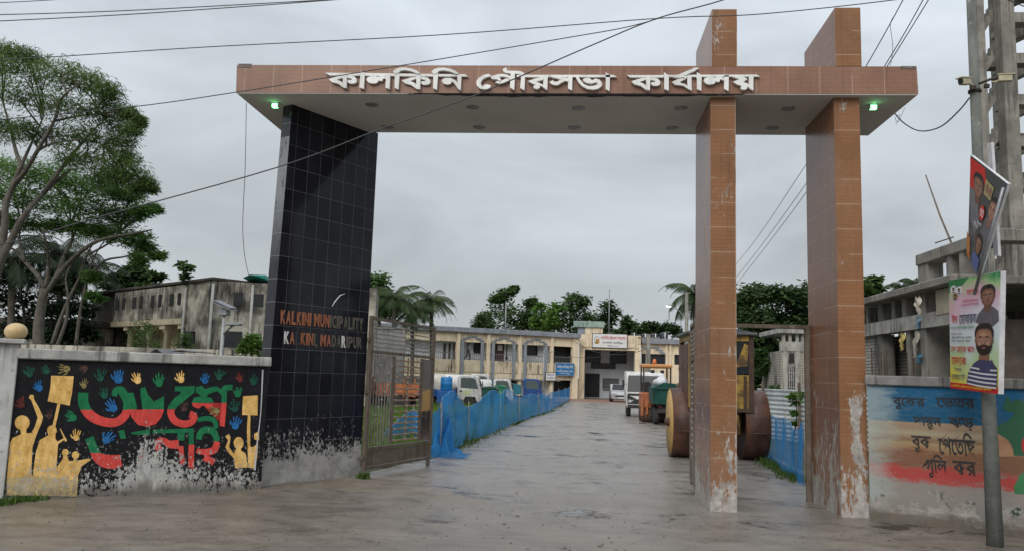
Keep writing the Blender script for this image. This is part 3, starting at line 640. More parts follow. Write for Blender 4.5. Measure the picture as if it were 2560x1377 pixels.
M_INK = plain('black_brush_paint', (.012, .012, .013), (.03, .028, .026), .6, 9)
def rtext(s, x0, yt0, x1, yb, mat=M_INK, top=None, off=.018):
    k_ = 400/1377; P = lambda x, y: wr.uz(2160+x*k_, 940+y*k_)
    u0, zb = P(x0, yb); u1, _ = P(x1, yb); _, z_t = P((x0+x1)/2, yt0); _, zb = P((x0+x1)/2, yb)
    text_part('painted_word', s, mat, RWALL, u0, u1, zb, z_t, -.001, .003, off, -.12)
rtext('বুেকর', 245, 160, 525, 285); rtext('েভতর', 617, 160, 955, 268)
rtext('দারুন', 425, 342, 665, 455); rtext('ঝড়', 725, 345, 945, 462)
rtext('বুক', 410, 512, 580, 655); rtext('েপেতিছ', 640, 480, 968, 690)
rtext('গুিল', 500, 670, 715, 875); rtext('কর', 765, 730, 965, 850)
k_ = 400/1377; cr_ = lambda x, y: wr.uz(2160+x*k_, 940+y*k_)
def rdecal(poly, mat, name, y=-.004):
    pts = [cr_(*q_) for q_ in poly]; ar = sum(pts[i][0]*pts[(i+1) % len(pts)][1]-pts[(i+1) % len(pts)][0]*pts[i][1] for i in range(len(pts)))
    if ar < 0: pts = pts[::-1]
    MB().prism([(u, y, z) for u, z in pts], (0, -y-.0005, 0)).build(name, mat, RWALL)
rdecal([(1235,160),(1260,215),(1330,195),(1420,230),(1600,240),(1640,500),(1520,690),(1290,680),(1280,600),(1240,545),(1140,480),(1140,430),(1240,380),(1300,315),(1235,300),(1190,275)], plain('mural_map_green', (.012, .075, .035), (.02, .10, .05), .6, 4), 'painted_map')
rdecal(circ(1455, 590, 100, 110, 28), plain('mural_map_red', (.42, .02, .02), (.3, .02, .02), .6, 4), 'painted_disc', -.006)
rdecal([(1140,490),(1240,545),(1300,690),(1140,690)], plain('mural_ochre', (.27, .13, .07), (.36, .22, .12), .7, 4), 'painted_land', -.003)
rdecal([(1340,850),(1500,740),(1600,800),(1600,1010),(1300,1010),(1290,950)], plain('mural_leaf_green', (.03, .14, .06), (.05, .2, .08), .7, 4), 'painted_leaf', -.003)
# ------------------------------------------------------------------ metal gate leaves
M_GATE = plain('brown_gate_paint', (.205, .165, .13), (.13, .105, .085), .5, 6, metal=.3, streak=(.05, .035, .025), samt=.6, spots=(.25, .22, .2))
M_GATE2 = plain('grey_gate_tube', (.33, .31, .29), (.2, .18, .16), .45, 9, metal=.3)
M_STUD = plain('pale_stud', (.42, .41, .39), (.3, .29, .28), .4, 20, metal=.4)
def gate_leaf(P0, P1, zb0, zb1, zt0, zt1, label, panel=True):
    pl = Plane(P0, P1); L = pl.len; g = thing('metal_gate', label, 'gate', (P0[0], P0[1], 0), pl.rz)
    zb = lambda u: zb0+(zb1-zb0)*u/L; zt = lambda u: zt0+(zt1-zt0)*u/L; zz = lambda u, f: zb(u)+(zt(u)-zb(u))*f
    def bar(mb, u0, f0, u1, f1, r, mi=0):
        a, b = Vector((u0, 0, zz(u0, f0))), Vector((u1, 0, zz(u1, f1))); d = (b-a).normalized(); n = Vector((0, 1, 0)); q = d.cross(n)
        pts = [a+n*r+q*r, a-n*r+q*r, a-n*r-q*r, a+n*r-q*r]; mb.prism([p for p in pts], b-a, mi)
    fr = MB()
    for u in (.03, L-.035): bar(fr, u, 0, u, 1, .03)
    for f in (.012, .135, .765, .985): bar(fr, .062, f, L-.067, f, .024)
    fr.build('frame', M_GATE, g)
    m1, m2 = L*.36, L*.80
    for u in (m1, m2): st = MB(); bar(st, u, .155, u, .748, .022); st.build('stile', M_GATE, g)
    b1 = MB(); sd = b1
    for k in range(6):
        f = .80+k*.029; bar(b1, .062, f, L-.067, f, .0085)
        for q in range(4): u = L*(.16+.22*q); z = zz(u, f); sd.box((u-.017, -.017, z-.017), (u+.017, .017, z+.017), 1, .006)
    b1.build('bars', [M_GATE2, M_STUD], g)
    b2 = MB(); sd = b2
    for k in range(8):
        u = .1+(m1-.16)*k/7; bar(b2, u, .155, u, .748, .009)
        for q in range(2): z = zz(u, .25+.05*k+q*.0+(.28 if q else 0) - (.2 if k > 5 and q else 0)); sd.box((u-.016, -.016, z-.016), (u+.016, .016, z+.016), 1, .005)
    b2.build('bars', [M_GATE2, M_STUD], g)
    b3 = MB(); sd = b3; M_FLAT = plain('tan_flat_bar', (.34, .23, .14), (.22, .15, .10), .5, 8, metal=.2)
    for k in range(15):
        f = .17+.575*k/14.6; bar(b3, m1+.03, f, m2-.03, f, .013)
        for q in (.12, .5, .88): u = m1+(m2-m1)*q; z = zz(u, f); sd.box((u-.016, -.024, z-.016), (u+.016, .024, z+.016), 1, .005)
    bar(b3, (m1+m2)/2, .16, (m1+m2)/2, .745, .011)
    b3.build('bars', [M_FLAT, M_STUD], g)
    if panel:
        t = NT('worn_painted_plate'); X = t.xyz(); n = t.noise(5, 7, .7); v = t.math('ADD', X[2], t.mr(n, .3, .7, -.1, .1))
        col = t.ramp(t.mr(v, .25, 1.75), [(0, (.20, .12, .10)), (.12, (.30, .14, .11)), (.2, (.10, .07, .06)), (.3, (.022, .018, .016)), (.5, (.03, .022, .018)), (.53, (.42, .25, .08)), (.74, (.46, .29, .10)), (.77, (.15, .13, .12)), (1, (.17, .15, .14))])
        col = t.mix(t.mr(t.noise(14, 5, .75), .58, .62, 0, .8), col, (.24, .22, .2))
        u0, u1 = m2+.03, L-.067; MB().prism([(u0, -.006, zz(u0, .155)), (u1, -.006, zz(u1, .155)), (u1, -.006, zz(u1, .745)), (u0, -.006, zz(u0, .745))], (0, .012, 0)).build('painted_plate', t.fin(col, .6), g)
    k = MB(); us = [.062, L*.33, L*.5, L*.66, L-.067]
    for i in range(4):
        a, b = us[i]+.012, us[i+1]-.012; k.prism([(a, -.008, zz(a, .028)), (b, -.008, zz(b, .028)), (b, -.008, zz(b, .12)), (a, -.008, zz(a, .12))], (0, .016, 0))
    k.build('kick_plate', M_GATE, g)
    w_ = MB().lathe([(.0, -.018), (.05, -.018), (.055, 0), (.05, .018), (0, .018)], (L-.06, 0, .055), 'y', 16).build('wheel', plain('caster_wheel', (.2, .19, .17), (.1, .1, .09), .6, 12), g)
    MB().box((L-.08, -.028, .05), (L-.04, -.02, zb(L)+.02), 0, .003).box((L-.08, .02, .05), (L-.04, .028, zb(L)+.02), 0, .003).box((L-.079, -.021, .104), (L-.041, .021, .112)).build('fork', M_GATE, w_)
    for f in (.08, .5, .84): z = zz(.0, f); MB().box((-.05, -.02, z-.03), (.01, .02, z+.03), 0, .005).build('hinge', M_GATE, g)
    return g
h0, h1 = on_ground(906, 1193), on_ground(1073, 1164)
glp = Plane((h0.x, h0.y), (h1.x, h1.y))
gate_leaf((h0.x, h0.y), (h1.x, h1.y), glp.uz(903, 1176)[1], glp.uz(1084, 1146)[1], glp.uz(930, 788)[1], glp.uz(1096, 818)[1], 'open brown metal gate leaf with grid of bars, hinged on the black pillar')
p0 = at_y(1741, 1200, 1.56); p1 = on_ground(1728, 1208)
gate_leaf((p0.x, p0.y), (p1.x, p1.y), .1, .09, at_y(1741, 800, 1.56).z+.05, at_y(1741, 800, 1.56).z+.02, 'open metal gate leaf seen edge on beside the first orange pillar', False)
# small side gate frame between the orange pillars
WK = thing('side_gate', 'plain metal side gate frame standing open between the two orange pillars', 'gate', (2.16, 1.40, 0))
zr = at_y(1930, 810, 1.4).z
MB().box((.0, -.03, zr-.06), (1.325, .03, zr+.0), 0, .005).build('top_rail', M_GATE, WK)
xw = at_y(2020, 900, 1.4).x-2.16
MB().box((xw-.05, -.034, 0), (xw+.02, .034, zr-.061), 0, .005).build('post', M_GATE, WK)
# ------------------------------------------------------------------ globe lamp on the left pier
p = wl.o + wl.d*.0; G = thing('globe_lamp', 'cream globe lamp on the left end of the boundary wall', 'lamp', (wl.o.x-.0, wl.o.y+.06, zt+.11), 0)
pg = at_y(40, 828, wl.o.y+.06); rg = 27*mpp(wl.o.y+.06); zg = pg.z-(zt+.11); G.location.x = pg.x
MB().lathe([(.075, 0), (.08, .015), (.05, .03), (.045, zg-rg*.74)], (0, 0, 0), 'z', 16).build('base', plain('dark_blue_lamp_base', (.04, .05, .07), (.1, .1, .1), .5, 9), G)
MB().lathe([(rg*math.sin(a), zg-rg*.86*math.cos(a)) for a in np.linspace(.35, math.pi, 16)], (0, 0, 0), 'z', 28).build('globe', plain('aged_cream_globe', (.56, .42, .22), (.48, .34, .16), .3, 9, spots=(.22, .14, .07)), G)

# ------------------------------------------------------------------ concrete utility pole with cameras and banners
pb = on_ground(2488, 1364); pt = at_y(2424, -60, pb.y)
POLE = tag(MB().tube([(pb.x, pb.y, -.1), (pb.x+(pt.x-pb.x)*.25, pb.y, pt.z*.25), tuple(pt)], [.086, .072, .045], 18).build('utility_pole',
    plain('mossy_pole_concrete', (.17, .178, .165), (.10, .108, .095), .8, 3, bump=.3, streak=(.05, .065, .05), samt=.5, spots=(.34, .33, .31)), None, (pb.x, pb.y, 0)), 'tall grey concrete utility pole carrying banners and cameras', 'utility pole')
def pole_x(z): return pb.x+(pt.x-pb.x)*z/pt.z
pc = at_y(2437, 205, pb.y-.09); CB = thing('camera_bracket', 'dark metal bracket strapped to the utility pole for two cameras', 'bracket', (pole_x(pc.z), pb.y-.02, pc.z))
M_DKM = plain('dark_rusty_metal', (.035, .032, .03), (.07, .05, .04), .6, 9, metal=.4)
MB().lathe([(.062, -.1), (.072, -.1), (.072, -.07), (.062, -.07)], (0, .02, 0), 'z', 18).box((-.1, -.09, -.1), (-.03, -.06, -.05), 0, .005).box((.06, -.09, -.08), (.12, -.06, -.03), 0, .005).build('clamp', M_DKM, CB)
MB().tube([(0, -.085, -.03), (.12, -.09, .02), (.27, -.1, .045)], .016, 8).lathe([(0, 0), (.05, 0), (.05, .02), (0, .02)], (.27, -.1, .045), 'x', 14).build('arm', M_DKM, CB)
def cctv(loc, d, label):
    c = thing('security_camera', label, 'security camera', loc, 0, 'security cameras on the pole')
    M_C = plain('yellowed_camera_shell', (.45, .42, .28), (.32, .29, .19), .45, 12)
    d = Vector(d).normalized(); r = d.cross(Vector((0, 0, 1))).normalized(); u_ = r.cross(d)
    def P(a, b, c_): return d*a+r*b+u_*c_
    def obox(a0, a1, b, c_, m, n): 
        q = [P(a0,-b,-c_), P(a0,b,-c_), P(a0,b,c_), P(a0,-b,c_)]; return MB().prism(q[::-1], d*(a1-a0)).build(n, m, c)
    obox(-.07, .07, .034, .034, M_C, 'housing'); v = obox(-.08, .10, .042, .006, M_C, 'sun_shield'); v.location = u_*.043
    MB().tube([d*.07, d*.082], .03, 14).build('lens', M_GLASS, c)
    MB().tube([-d*.06-u_*.02, -d*.1-u_*.04, -d*.13-u_*.035], .013, 7).build('mount', M_C, c)
    return c
p = at_y(2412, 205, pb.y-.12); cctv(p, (-.9, -.5, -.18), 'yellowed security camera pointing left on the utility pole')
p = at_y(2512, 197, pb.y-.14); cctv(p, (.95, -.2, -.03), 'yellowed security camera pointing right at the end of the pole bracket')

# banners: printed boards on battens, standing along the road beside the pole
def board(name, label, corners, X, thick, face_mats):
    """corners: photo points TL, TR, BR, BL of a board in the plane x = X; returns thing and a (u,v)->local map"""
    c = [at_x(*q, X) for q in corners]; o = sum(c, Vector())/4
    t = thing(name, label, 'banner', o); c = [p-o for p in c]
    def uv(u, v, off=0.0):
        a = c[0]+(c[1]-c[0])*u; b = c[3]+(c[2]-c[3])*u; p = a+(b-a)*v; return Vector((p.x-off, p.y, p.z))
    MB().prism([c[0], c[3], c[2], c[1]], (thick, 0, 0)).build('frame', plain('white_banner_edge', (.62, .62, .64), (.45, .45, .47), .6, 6), t)
    MB().prism([uv(.004, .004, .004), uv(.004, .996, .004), uv(.996, .996, .004), uv(.996, .004, .004)], (.003, 0, 0)).build('print', face_mats, t)
    return t, uv
_bl = [0]
def bdec(t, uv, pts, mat, name):
    _bl[0] += 1; o = .005+.00022*_bl[0]
    ar = sum(pts[i][0]*pts[(i+1) % len(pts)][1]-pts[(i+1) % len(pts)][0]*pts[i][1] for i in range(len(pts)))
    if ar > 0: pts = pts[::-1]
    MB().prism([uv(u, v, o) for u, v in pts], (.00015, 0, 0)).build(name, mat, t)
def btext(t, uv, s, u0, u1, v0, v1, mat):
    _bl[0] += 1; o = .005+.00022*_bl[0]
    def face(q):
        r = np.empty_like(q)
        for i, (x, y, z) in enumerate(q): p = uv(x, v1-(z-0)*(v1-v0), o+(.00015 if y < -.0005 else 0)); r[i] = p
        return r
    text_part('printed_text', s, mat, t, u0, u1, 0, 1, 0, .001, .012, 0, True, False, face)
def flat(name, c, c2=None): return plain('print_'+name, c, c2 or tuple(x*.9 for x in c), .35, 5)
def banner_print():
    t = NT('banner_gradient'); X = t.xyz(); z = t.mr(t.math('ADD', X[2], t.mr(t.noise(2.5, 3), .3, .7, -.12, .12)), -.72, .72)
    col = t.ramp(z, [(0, (.6, .5, .05)), (.16, (.72, .62, .06)), (.3, (.45, .62, .35)), (.42, (.62, .72, .74)), (.62, (.66, .68, .74)), (.78, (.66, .42, .52)), (.87, (.35, .55, .25)), (.95, (.03, .25, .09)), (1, (.02, .2, .08))]); return t.fin(col, .3)
B1, uv1 = board('campaign_banner', 'pale printed banner with portraits of two men and Bengali lettering, low on the utility pole', [(2373,701),(2502,677),(2496,984),(2377,969)], 4.50, .055, banner_print())
D = lambda pts, m, n='printed_shape': bdec(B1, uv1, pts, m, n)
P_RED, P_SKIN, P_SKIN2, P_HAIR, P_NAVY, P_GREY, P_YEL, P_WH = flat('red', (.55, .02, .015)), flat('skin', (.36, .19, .125), (.28, .14, .09)), flat('shadow_skin', (.27, .14, .09), (.2, .1, .065)), flat('hair', (.012, .011, .012)), flat('navy', (.05, .06, .14)), flat('grey_cloth', (.13, .13, .15), (.09, .09, .1)), flat('yellow', (.7, .55, .03)), flat('pale', (.66, .68, .72))
P_LIP = flat('lip', (.32, .11, .09)); P_EYEW = flat('eye_white', (.55, .5, .47))
def smooth(pts, k=3): return [(p.x, p.y) for p in catmull([(x, y, 0) for x, y in pts], k, True)]
P_SH = flat('face_shade', (.24, .12, .08)); P_LT = flat('face_light', (.46, .26, .18)); P_SH2 = flat('dark_face_shade', (.15, .075, .05))
def portrait(cx, cy, rx, ry, skin, beard=False, D=D, hair=True):
    lt, shd = (P_LT, P_SH) if skin is P_SKIN else (P_SKIN, P_SH2)
    E = lambda pts: smooth([(cx+x*rx, cy+y*ry) for x, y in pts])
    D(stroke([(cx, cy+ry*.6), (cx, cy+ry*1.6)], [rx*.95, rx*1.2]), shd, 'printed_face')
    for s_ in (-1, 1): D(circ(cx+s_*rx*.98, cy+ry*.02, rx*.12, ry*.17, 8), shd, 'printed_face')
    if hair: D(E([(-1.0,-.15),(-1.08,-.7),(-.8,-1.18),(-.1,-1.38),(.6,-1.3),(1.05,-.8),(1.0,-.15),(.5,0),(-.5,0)]), P_HAIR, 'printed_hair')
    D(E([(-.94,-.45),(-.62,-.86),(0,-.92),(.62,-.86),(.94,-.45),(.93,.2),(.74,.68),(.34,1.0),(0,1.06),(-.34,1.0),(-.74,.68),(-.93,.2)]), shd, 'printed_face')
    D(E([(-.80,-.40),(-.45,-.76),(.1,-.78),(.55,-.66),(.80,-.36),(.74,.2),(.5,.66),(.1,.9),(-.3,.84),(-.62,.5),(-.80,.1)]), skin, 'printed_face')
    D(E([(-.5,-.46),(-.1,-.62),(.3,-.54),(.2,-.36),(-.3,-.34)]), lt, 'printed_face')
    for s_ in (-1, 1): D(E([(s_*.3,.18),(s_*.55,.12),(s_*.62,.3),(s_*.4,.4)]), lt, 'printed_face')
    if beard: D(E([(-.95,.12),(-.8,.42),(-.46,.44),(-.2,.36),(0,.40),(.2,.36),(.46,.44),(.8,.42),(.95,.12),(.86,.7),(.5,1.1),(0,1.22),(-.5,1.1),(-.86,.7)]), P_HAIR, 'printed_beard')
    D(stroke([(cx-rx*.26, cy+ry*.6), (cx, cy+ry*.62), (cx+rx*.26, cy+ry*.6)], [ry*.05, ry*.13, ry*.05]), P_LIP, 'printed_mouth')
    for s_ in (-1, 1):
        D(stroke([(cx+s_*rx*.18, cy-ry*.22), (cx+s_*rx*.42, cy-ry*.29), (cx+s_*rx*.70, cy-ry*.19)], [ry*.07, ry*.09, ry*.03]), P_HAIR, 'printed_brow')
        D(E([(s_*.2,-.05),(s_*.42,-.13),(s_*.64,-.05),(s_*.42,.0)]), P_EYEW, 'printed_eye'); D(circ(cx+s_*rx*.42, cy-ry*.06, rx*.09, ry*.06, 8), P_HAIR, 'printed_eye')
    D(E([(.02,-.1),(.14,.2),(.22,.3),(0,.36),(-.22,.3),(-.06,.2)]), shd, 'printed_nose'); D(E([(-.02,-.1),(.06,.2),(0,.28),(-.08,.2)]), lt, 'printed_nose')
D([(.0,.945),(1,.945),(1,1),(.0,1)], P_RED); D([(.0,0),(.42,0),(.3,.06),(.12,.09),(0,.12)], flat('green', (.02, .2, .07)))
D(circ(.10,.09,.07,.04,12), P_WH); D(circ(.22,.105,.07,.04,12), P_WH); D(circ(.14,.155,.055,.035,12), flat('tan', (.3, .2, .1)))
for x_, y_ in ((.10,.09), (.22,.105), (.14,.155)): D(circ(x_, y_, .025, .017, 8), P_SKIN2); D(circ(x_, y_-.013, .025, .008, 8), P_HAIR); D([(x_-.04, y_+.03), (x_, y_+.017), (x_+.04, y_+.03)], P_NAVY)
D([(.56,.40),(.62,.33),(.72,.28),(.88,.28),(.98,.32),(.995,.40),(.9,.44),(.7,.45)], P_GREY, 'printed_shirt'); portrait(.79,.195,.125,.076,P_SKIN2)
D([(.38,.94),(.42,.84),(.52,.765),(.62,.73),(.86,.73),(.985,.79),(.995,.94)], P_NAVY, 'printed_shirt')
for k in range(5): v_ = .79+.036*k; D(stroke([(.44-.01*k, v_+.004), (.7, v_+.018), (.985, v_+.02)], [.012, .014, .012]), P_WH, 'printed_stripe')
D([(.60,.755),(.66,.72),(.72,.79),(.80,.79),(.88,.72),(.93,.76),(.83,.83),(.75,.82),(.68,.83)], P_NAVY, 'printed_collar')
portrait(.735,.56,.165,.105,P_SKIN,True)
for s, u0, u1, v0, v1, m in (('বাংলা নববর্ষ', .40, .62, .11, .17, P_RED), ('কালিকিন পৌরসভার', .30, .62, .195, .222, flat('magenta', (.5, .03, .2))), ('সকলেক জানাই আন্তিরক', .27, .64, .232, .258, flat('magenta', (.5, .03, .2))),
    ('ঈদ', .07, .20, .31, .40, P_RED), ('েমাবারক', .24, .60, .315, .41, P_NAVY), ('আসন্ন কালিকিন েপৗরসভা িনর্বাচেন', .05, .56, .425, .465, flat('deep_green', (.01, .22, .1))),
    ('পিরবর্তন আধুিনক', .06, .30, .49, .51, P_HAIR), ('েপৗরবাসী গেড় তুলেত', .06, .50, .52, .545, P_HAIR), ('িদবা মানুেষর বন্ধু', .06, .48, .552, .575, P_HAIR), ('েক েময়র পেদ', .05, .56, .605, .675, P_RED), ('েময়র', .06, .38, .70, .79, P_RED), ('িহেসেব', .12, .29, .80, .84, P_NAVY), ('েদখেত চাই', .06, .36, .85, .92, P_NAVY), ('কালিকিন েপৗরসভার সর্বস্তেরর জনগণ', .06, .90, .957, .988, P_YEL)):
    btext(B1, uv1, s, u0, u1, v0, v1, m)
def banner2_print():
    t = NT('dark_banner'); X = t.xyz(); n = t.noise(2.4, 4, .6); col = t.ramp(t.mr(t.math('ADD', X[2], t.mr(n, .3, .7, -.25, .25)), -1.0, .8), [(0, (.3, .16, .05)), (.12, (.05, .06, .1)), (.3, (.13, .14, .16)), (.55, (.05, .05, .055)), (.8, (.018, .03, .026)), (1, (.02, .07, .05))]); return t.fin(col, .25)
_bl[0] = 0
B2, uv2 = board('campaign_banner', 'dark torn banner with several portraits hanging askew higher on the utility pole', [(2427,388),(2520,460),(2446,696),(2420,640)], 4.46, .03, banner2_print())
def D2(pts, m, n='printed_shape'): bdec(B2, uv2, pts, m, n)
D2([(0,.02),(.42,.02),(.5,.12),(.4,.3),(.2,.36),(.02,.34)], P_RED)
D2([(.02,.3),(.3,.3),(.44,.52),(.36,.7),(.1,.62)], flat('slate', (.16, .17, .19)))
portrait(.3,.24,.15,.1,P_SKIN2,False,D2)
D2([(.5,.1),(.74,.12),(.72,.26),(.5,.25)], flat('olive_panel', (.35, .33, .14))); D2(circ(.57,.18,.05,.05,10), P_SKIN2); D2(circ(.67,.19,.05,.05,10), P_SKIN2)
D2([(.62,.6),(.7,.42),(.98,.4),(1,.62),(.9,.78)], P_GREY, 'printed_shirt'); portrait(.84,.33,.11,.1,P_SKIN,False,D2)
D2(circ(.55,.43,.09,.075,14), P_RED, 'printed_disc'); btext(B2, uv2, '৩৩', .49, .61, .39, .47, P_WH); btext(B2, uv2, 'জুলাই', .44, .62, .52, .58, P_WH); btext(B2, uv2, 'েশাক ২০২', .3, .5, .56, .62, P_WH)
portrait(.66,.74,.13,.085,P_SKIN2,False,D2); D2([(.42,.88),(.6,.82),(.86,.84),(.9,.97),(.5,.97)], flat('blue_cloth', (.08, .12, .3)), 'printed_shirt')
D2([(0,.75),(.2,.78),(.3,.98),(.02,.97)], flat('orange_flower', (.45, .2, .05), (.3, .05, .04)))
# loose battens of the boards
p = [at_x(2508, 470, 4.42), at_x(2436, 735, 4.42)]
MB().tube([q_-B2.location for q_ in p], .017, 4).build('batten', plain('aluminium_batten', (.33, .34, .36), (.25, .25, .27), .4, 9, metal=.5), B2)
p = [at_x(2478, 365, 4.6), at_x(2496, 640, 4.6)]
tag(MB().prism([at_x(2467,360,4.62), at_x(2478,356,4.62), at_x(2496,640,4.62), at_x(2484,640,4.62)], (.03, 0, 0)).build('banner_frame', plain('white_banner_edge', (.6,.6,.6)), None, tuple(at_x(2480, 500, 4.62))), 'narrow white edge of a folded banner behind the dark banner', 'banner frame')

# ------------------------------------------------------------------ cables
M_WIRE = plain('black_cable', (.03, .032, .038), (.05, .05, .055), .5, 9)
def cable(label, pts, rad=.008, group='overhead cables', name='overhead_cable'):
    P = catmull(pts, 6); return tag(MB().tube(P, rad*.82, 5).build(name, M_WIRE, None, tuple(P[0])), label, 'cable', group)
A = lambda Y, *q: [at_y(x, y, Y) for x, y in q]
YC = -1.6
cable('thin black cable rising from upper left past the top of both pillar fins', A(YC, (-400,160), (0,150), (520,118), (1100,88), (1640,47), (1900,36), (2240,0), (2500,-40)), .0075)
cable('black cable crossing the left tree and the left end of the canopy', A(YC-.06, (-400,345), (0,300), (330,268), (592,231), (1000,165), (1400,98), (1560,70), (1650,46)), .0075)
cable('black cable swooping diagonally across the black pillar and canopy lettering', A(YC-.12, (-400,680), (0,612), (240,545), (690,420), (955,322), (1190,238), (1470,118), (1640,48), (1810,0), (2000,-70)), .0095)
cable('uppermost thin cable in the top left corner of the sky', A(YC-2, (-100,12), (90,3), (260,-8)), .005)
cable('second thin cable along the top left of the sky', A(YC-2, (-100,40), (300,28), (860,-2), (1000,-10)), .006)
cable('third thin cable along the top left of the sky', A(YC-2.1, (-100,58), (300,38), (640,15), (880,-3), (1000,-12)), .006)
for k, (a, b, c_, l_) in enumerate((((2290,-60), (2166,165), (1843,657), 'leftmost of three cables descending behind the right end of the canopy'), ((2340,-60), (2212,165), (1843,690), 'middle cable of three descending behind the right end of the canopy'), ((2358,-60), (2219,165), (1843,708), 'rightmost of three cables descending behind the right end of the canopy'))):
    P0_, P1_, P2_ = at_y(*a, 2.5), at_y(*b, 4.2), at_y(*c_, 26); md = at_y(*(((2015,412), (2015,460), (2015,482))[k]), 10.5)
    cable(l_, [P0_, P1_, md, P2_, at_y(1700, c_[1]+140+20*k, 44)], .011)
cable('cable sagging from the right canopy corner to the utility pole', A(.9, (2236,283), (2262,310)) + A(.2, (2300,328)) + A(-.6, (2350,318)) + A(-1.3, (2395,280), (2424,245)), .011)
cable('thin wire hanging from the left canopy corner down to the stained building', [at_y(616,258,.4), at_y(613,420,.4), at_y(607,560,1), at_y(612,640,2), at_y(625,702,3)], .006)
cable('black cable crossing the top right corner in front of the tower', A(-2, (2440,-40), (2520,0), (2600,32)), .008)
cable('tangle of thin wire dangling under the right canopy corner', A(1.2, (2262,270), (2246,305), (2238,296), (2250,288), (2240,312)), .004)
cable('thin wire looping between the cables above the right canopy end', A(3.6, (2236,40), (2226,62), (2232,120), (2226,165)), .006)
# ------------------------------------------------------------------ blue nets
def net_mat(name, c, alpha):
    t = NT(name); n = t.noise(1.3, 4, .6); fold = t.noise(1.0, 4, .6, t.vec((2.6, 2.6, .5)))
    col = t.mix(t.mr(n, .35, .65), c, tuple(x*.7 for x in c)); tr = t.n('ShaderNodeBsdfTransparent'); d = t.n('ShaderNodeBsdfTranslucent'); t.l(col, d.inputs[0])
    a = t.n('ShaderNodeMixShader'); a.inputs[0].default_value = .45; t.fin(col, .6, 0, .2); t.l(t.b.outputs[0], a.inputs[1]); t.l(d.outputs[0], a.inputs[2])
    m = t.n('ShaderNodeMixShader'); t.put(m.inputs[0], t.math('ADD', t.mr(fold, .3, .7, -.22, .22), alpha, True)); t.l(tr.outputs[0], m.inputs[1]); t.l(a.outputs[0], m.inputs[2]); t.l(m.outputs[0], t.out.inputs[0])
    return t.m
M_NET = net_mat('blue_nylon_net', (.05, .33, .74), .66)
M_STAKE = plain('pale_bamboo_stake', (.42, .36, .28), (.28, .24, .19), .8, 9)
def net(label, base, tops, wob=.06, extra=None):
    """base: list of ground points; tops: height at each (every odd one a sag)"""
    t = thing('net_fence', label, 'net fence', base[0]); o = Vector(base[0]); n = len(base)
    B = catmull(base, 8); T = catmull([Vector((h, 0, 0)) for h in tops], 8); mb = MB(); R = 10; vs = []
    for i, (b, h) in enumerate(zip(B, T)):
        d = (B[min(i+1, len(B)-1)]-B[max(i-1, 0)]).normalized(); nn = Vector((-d.y, d.x, 0)); ph = i*.9
        for k in range(R+1):
            f = k/R; z = h.x*f; off = wob*.9*(math.sin(ph)*.5+math.sin(ph*2.3+1+f*2)*.5)*(.35+.65*math.sin(f*2.6)) + .05*(1-f)**2*math.sin(ph*.5)
            vs.append(b+nn*off+Vector((0, 0, z+.01))-o)
    m = len(B); mb.add(vs, [(i*(R+1)+k, (i+1)*(R+1)+k, (i+1)*(R+1)+k+1, i*(R+1)+k+1) for i in range(m-1) for k in range(R)], 0, True)
    mb.build('net', M_NET, t)
    MB().tube([vs[i*(R+1)+R] for i in range(m)], .006, 4).build('hem_rope', plain('pale_blue_rope', (.10, .32, .62), (.2, .42, .66), .6, 9), t)
    st = Vector((0, 0, 0))
    for i, (b, h) in enumerate(zip(base, tops)):
        if i % 2 == 0:
            b = Vector(b)-o; MB().tube([b+V(0, .03, -.1), b+V(.02, .03, h*.6), b+V(.0, .03, h+.03+.06*(i % 3))], [.012, .011, .009], 6).build('stake', M_STAKE, t)
    return t
bpx = [(1098,1140,1000), (1128,1126,976), (1168,1105,1017), (1226,1084,976), (1248,1075,984), (1268,1066,972), (1296,1054,992), (1325,1043,984), (1345,1036,988), (1358,1031,983), (1364,1030,989), (1370,1028,985), (1378,1025,978), (1388,1018,979), (1396,1013,976), (1404,1009,975), (1412,1005,971), (1418,1002,970), (1423,999,966)]
base, tops = [], []
for x, yb, yt in bpx:
    b = on_ground(x, yb); base.append(b); tops.append(at_y(x, yt, b.y).z-b.z)
NETL = net('long sagging blue net fence along the left edge of the driveway', base, tops)
# the heap of net at its near end
b = on_ground(1110, 1138); hp = MB(); vs = []
for j in range(13):
    for i in range(25):
        u, v = i/24, j/12; x = b.x-.36+u*.85; y = b.y-.5+v*1.1; d = 1-min(1, math.hypot((u-.42)/.5, (v-.5)/.5)); z = .012+max(0, d)**1.3*1.0*(.75+.25*math.sin(u*23+v*5))*(1.0 if u < .6 else .55)
        vs.append(Vector((x+.05*math.sin(v*17), y+.05*math.sin(u*19), z))-NETL.location)
hp.add(vs, [(j*25+i, j*25+i+1, (j+1)*25+i+1, (j+1)*25+i) for j in range(12) for i in range(24)], 0, True); hp.build('net_heap', M_NET, NETL)
# second net further back inside the left yard, seen through the gate
base = [on_ground(960, 1110), on_ground(995, 1105), on_ground(1030, 1100), on_ground(1062, 1112), on_ground(1096, 1138)]
net('blue net standing behind the open gate leaf on the grass', base, [.25, .55, .75, .62, 1.0], .09)
bR = [(2012,1216,1052), (1990,1200,1075), (1965,1185,1046), (1942,1168,1046), (1922,1150,1030)]
base, tops = [], []
for x, yb, yt in bR: b = on_ground(x, yb); base.append(b); tops.append(at_y(x, yt, b.y).z)
net('short blue net fence on the right between the road roller and the second orange pillar', base, tops)

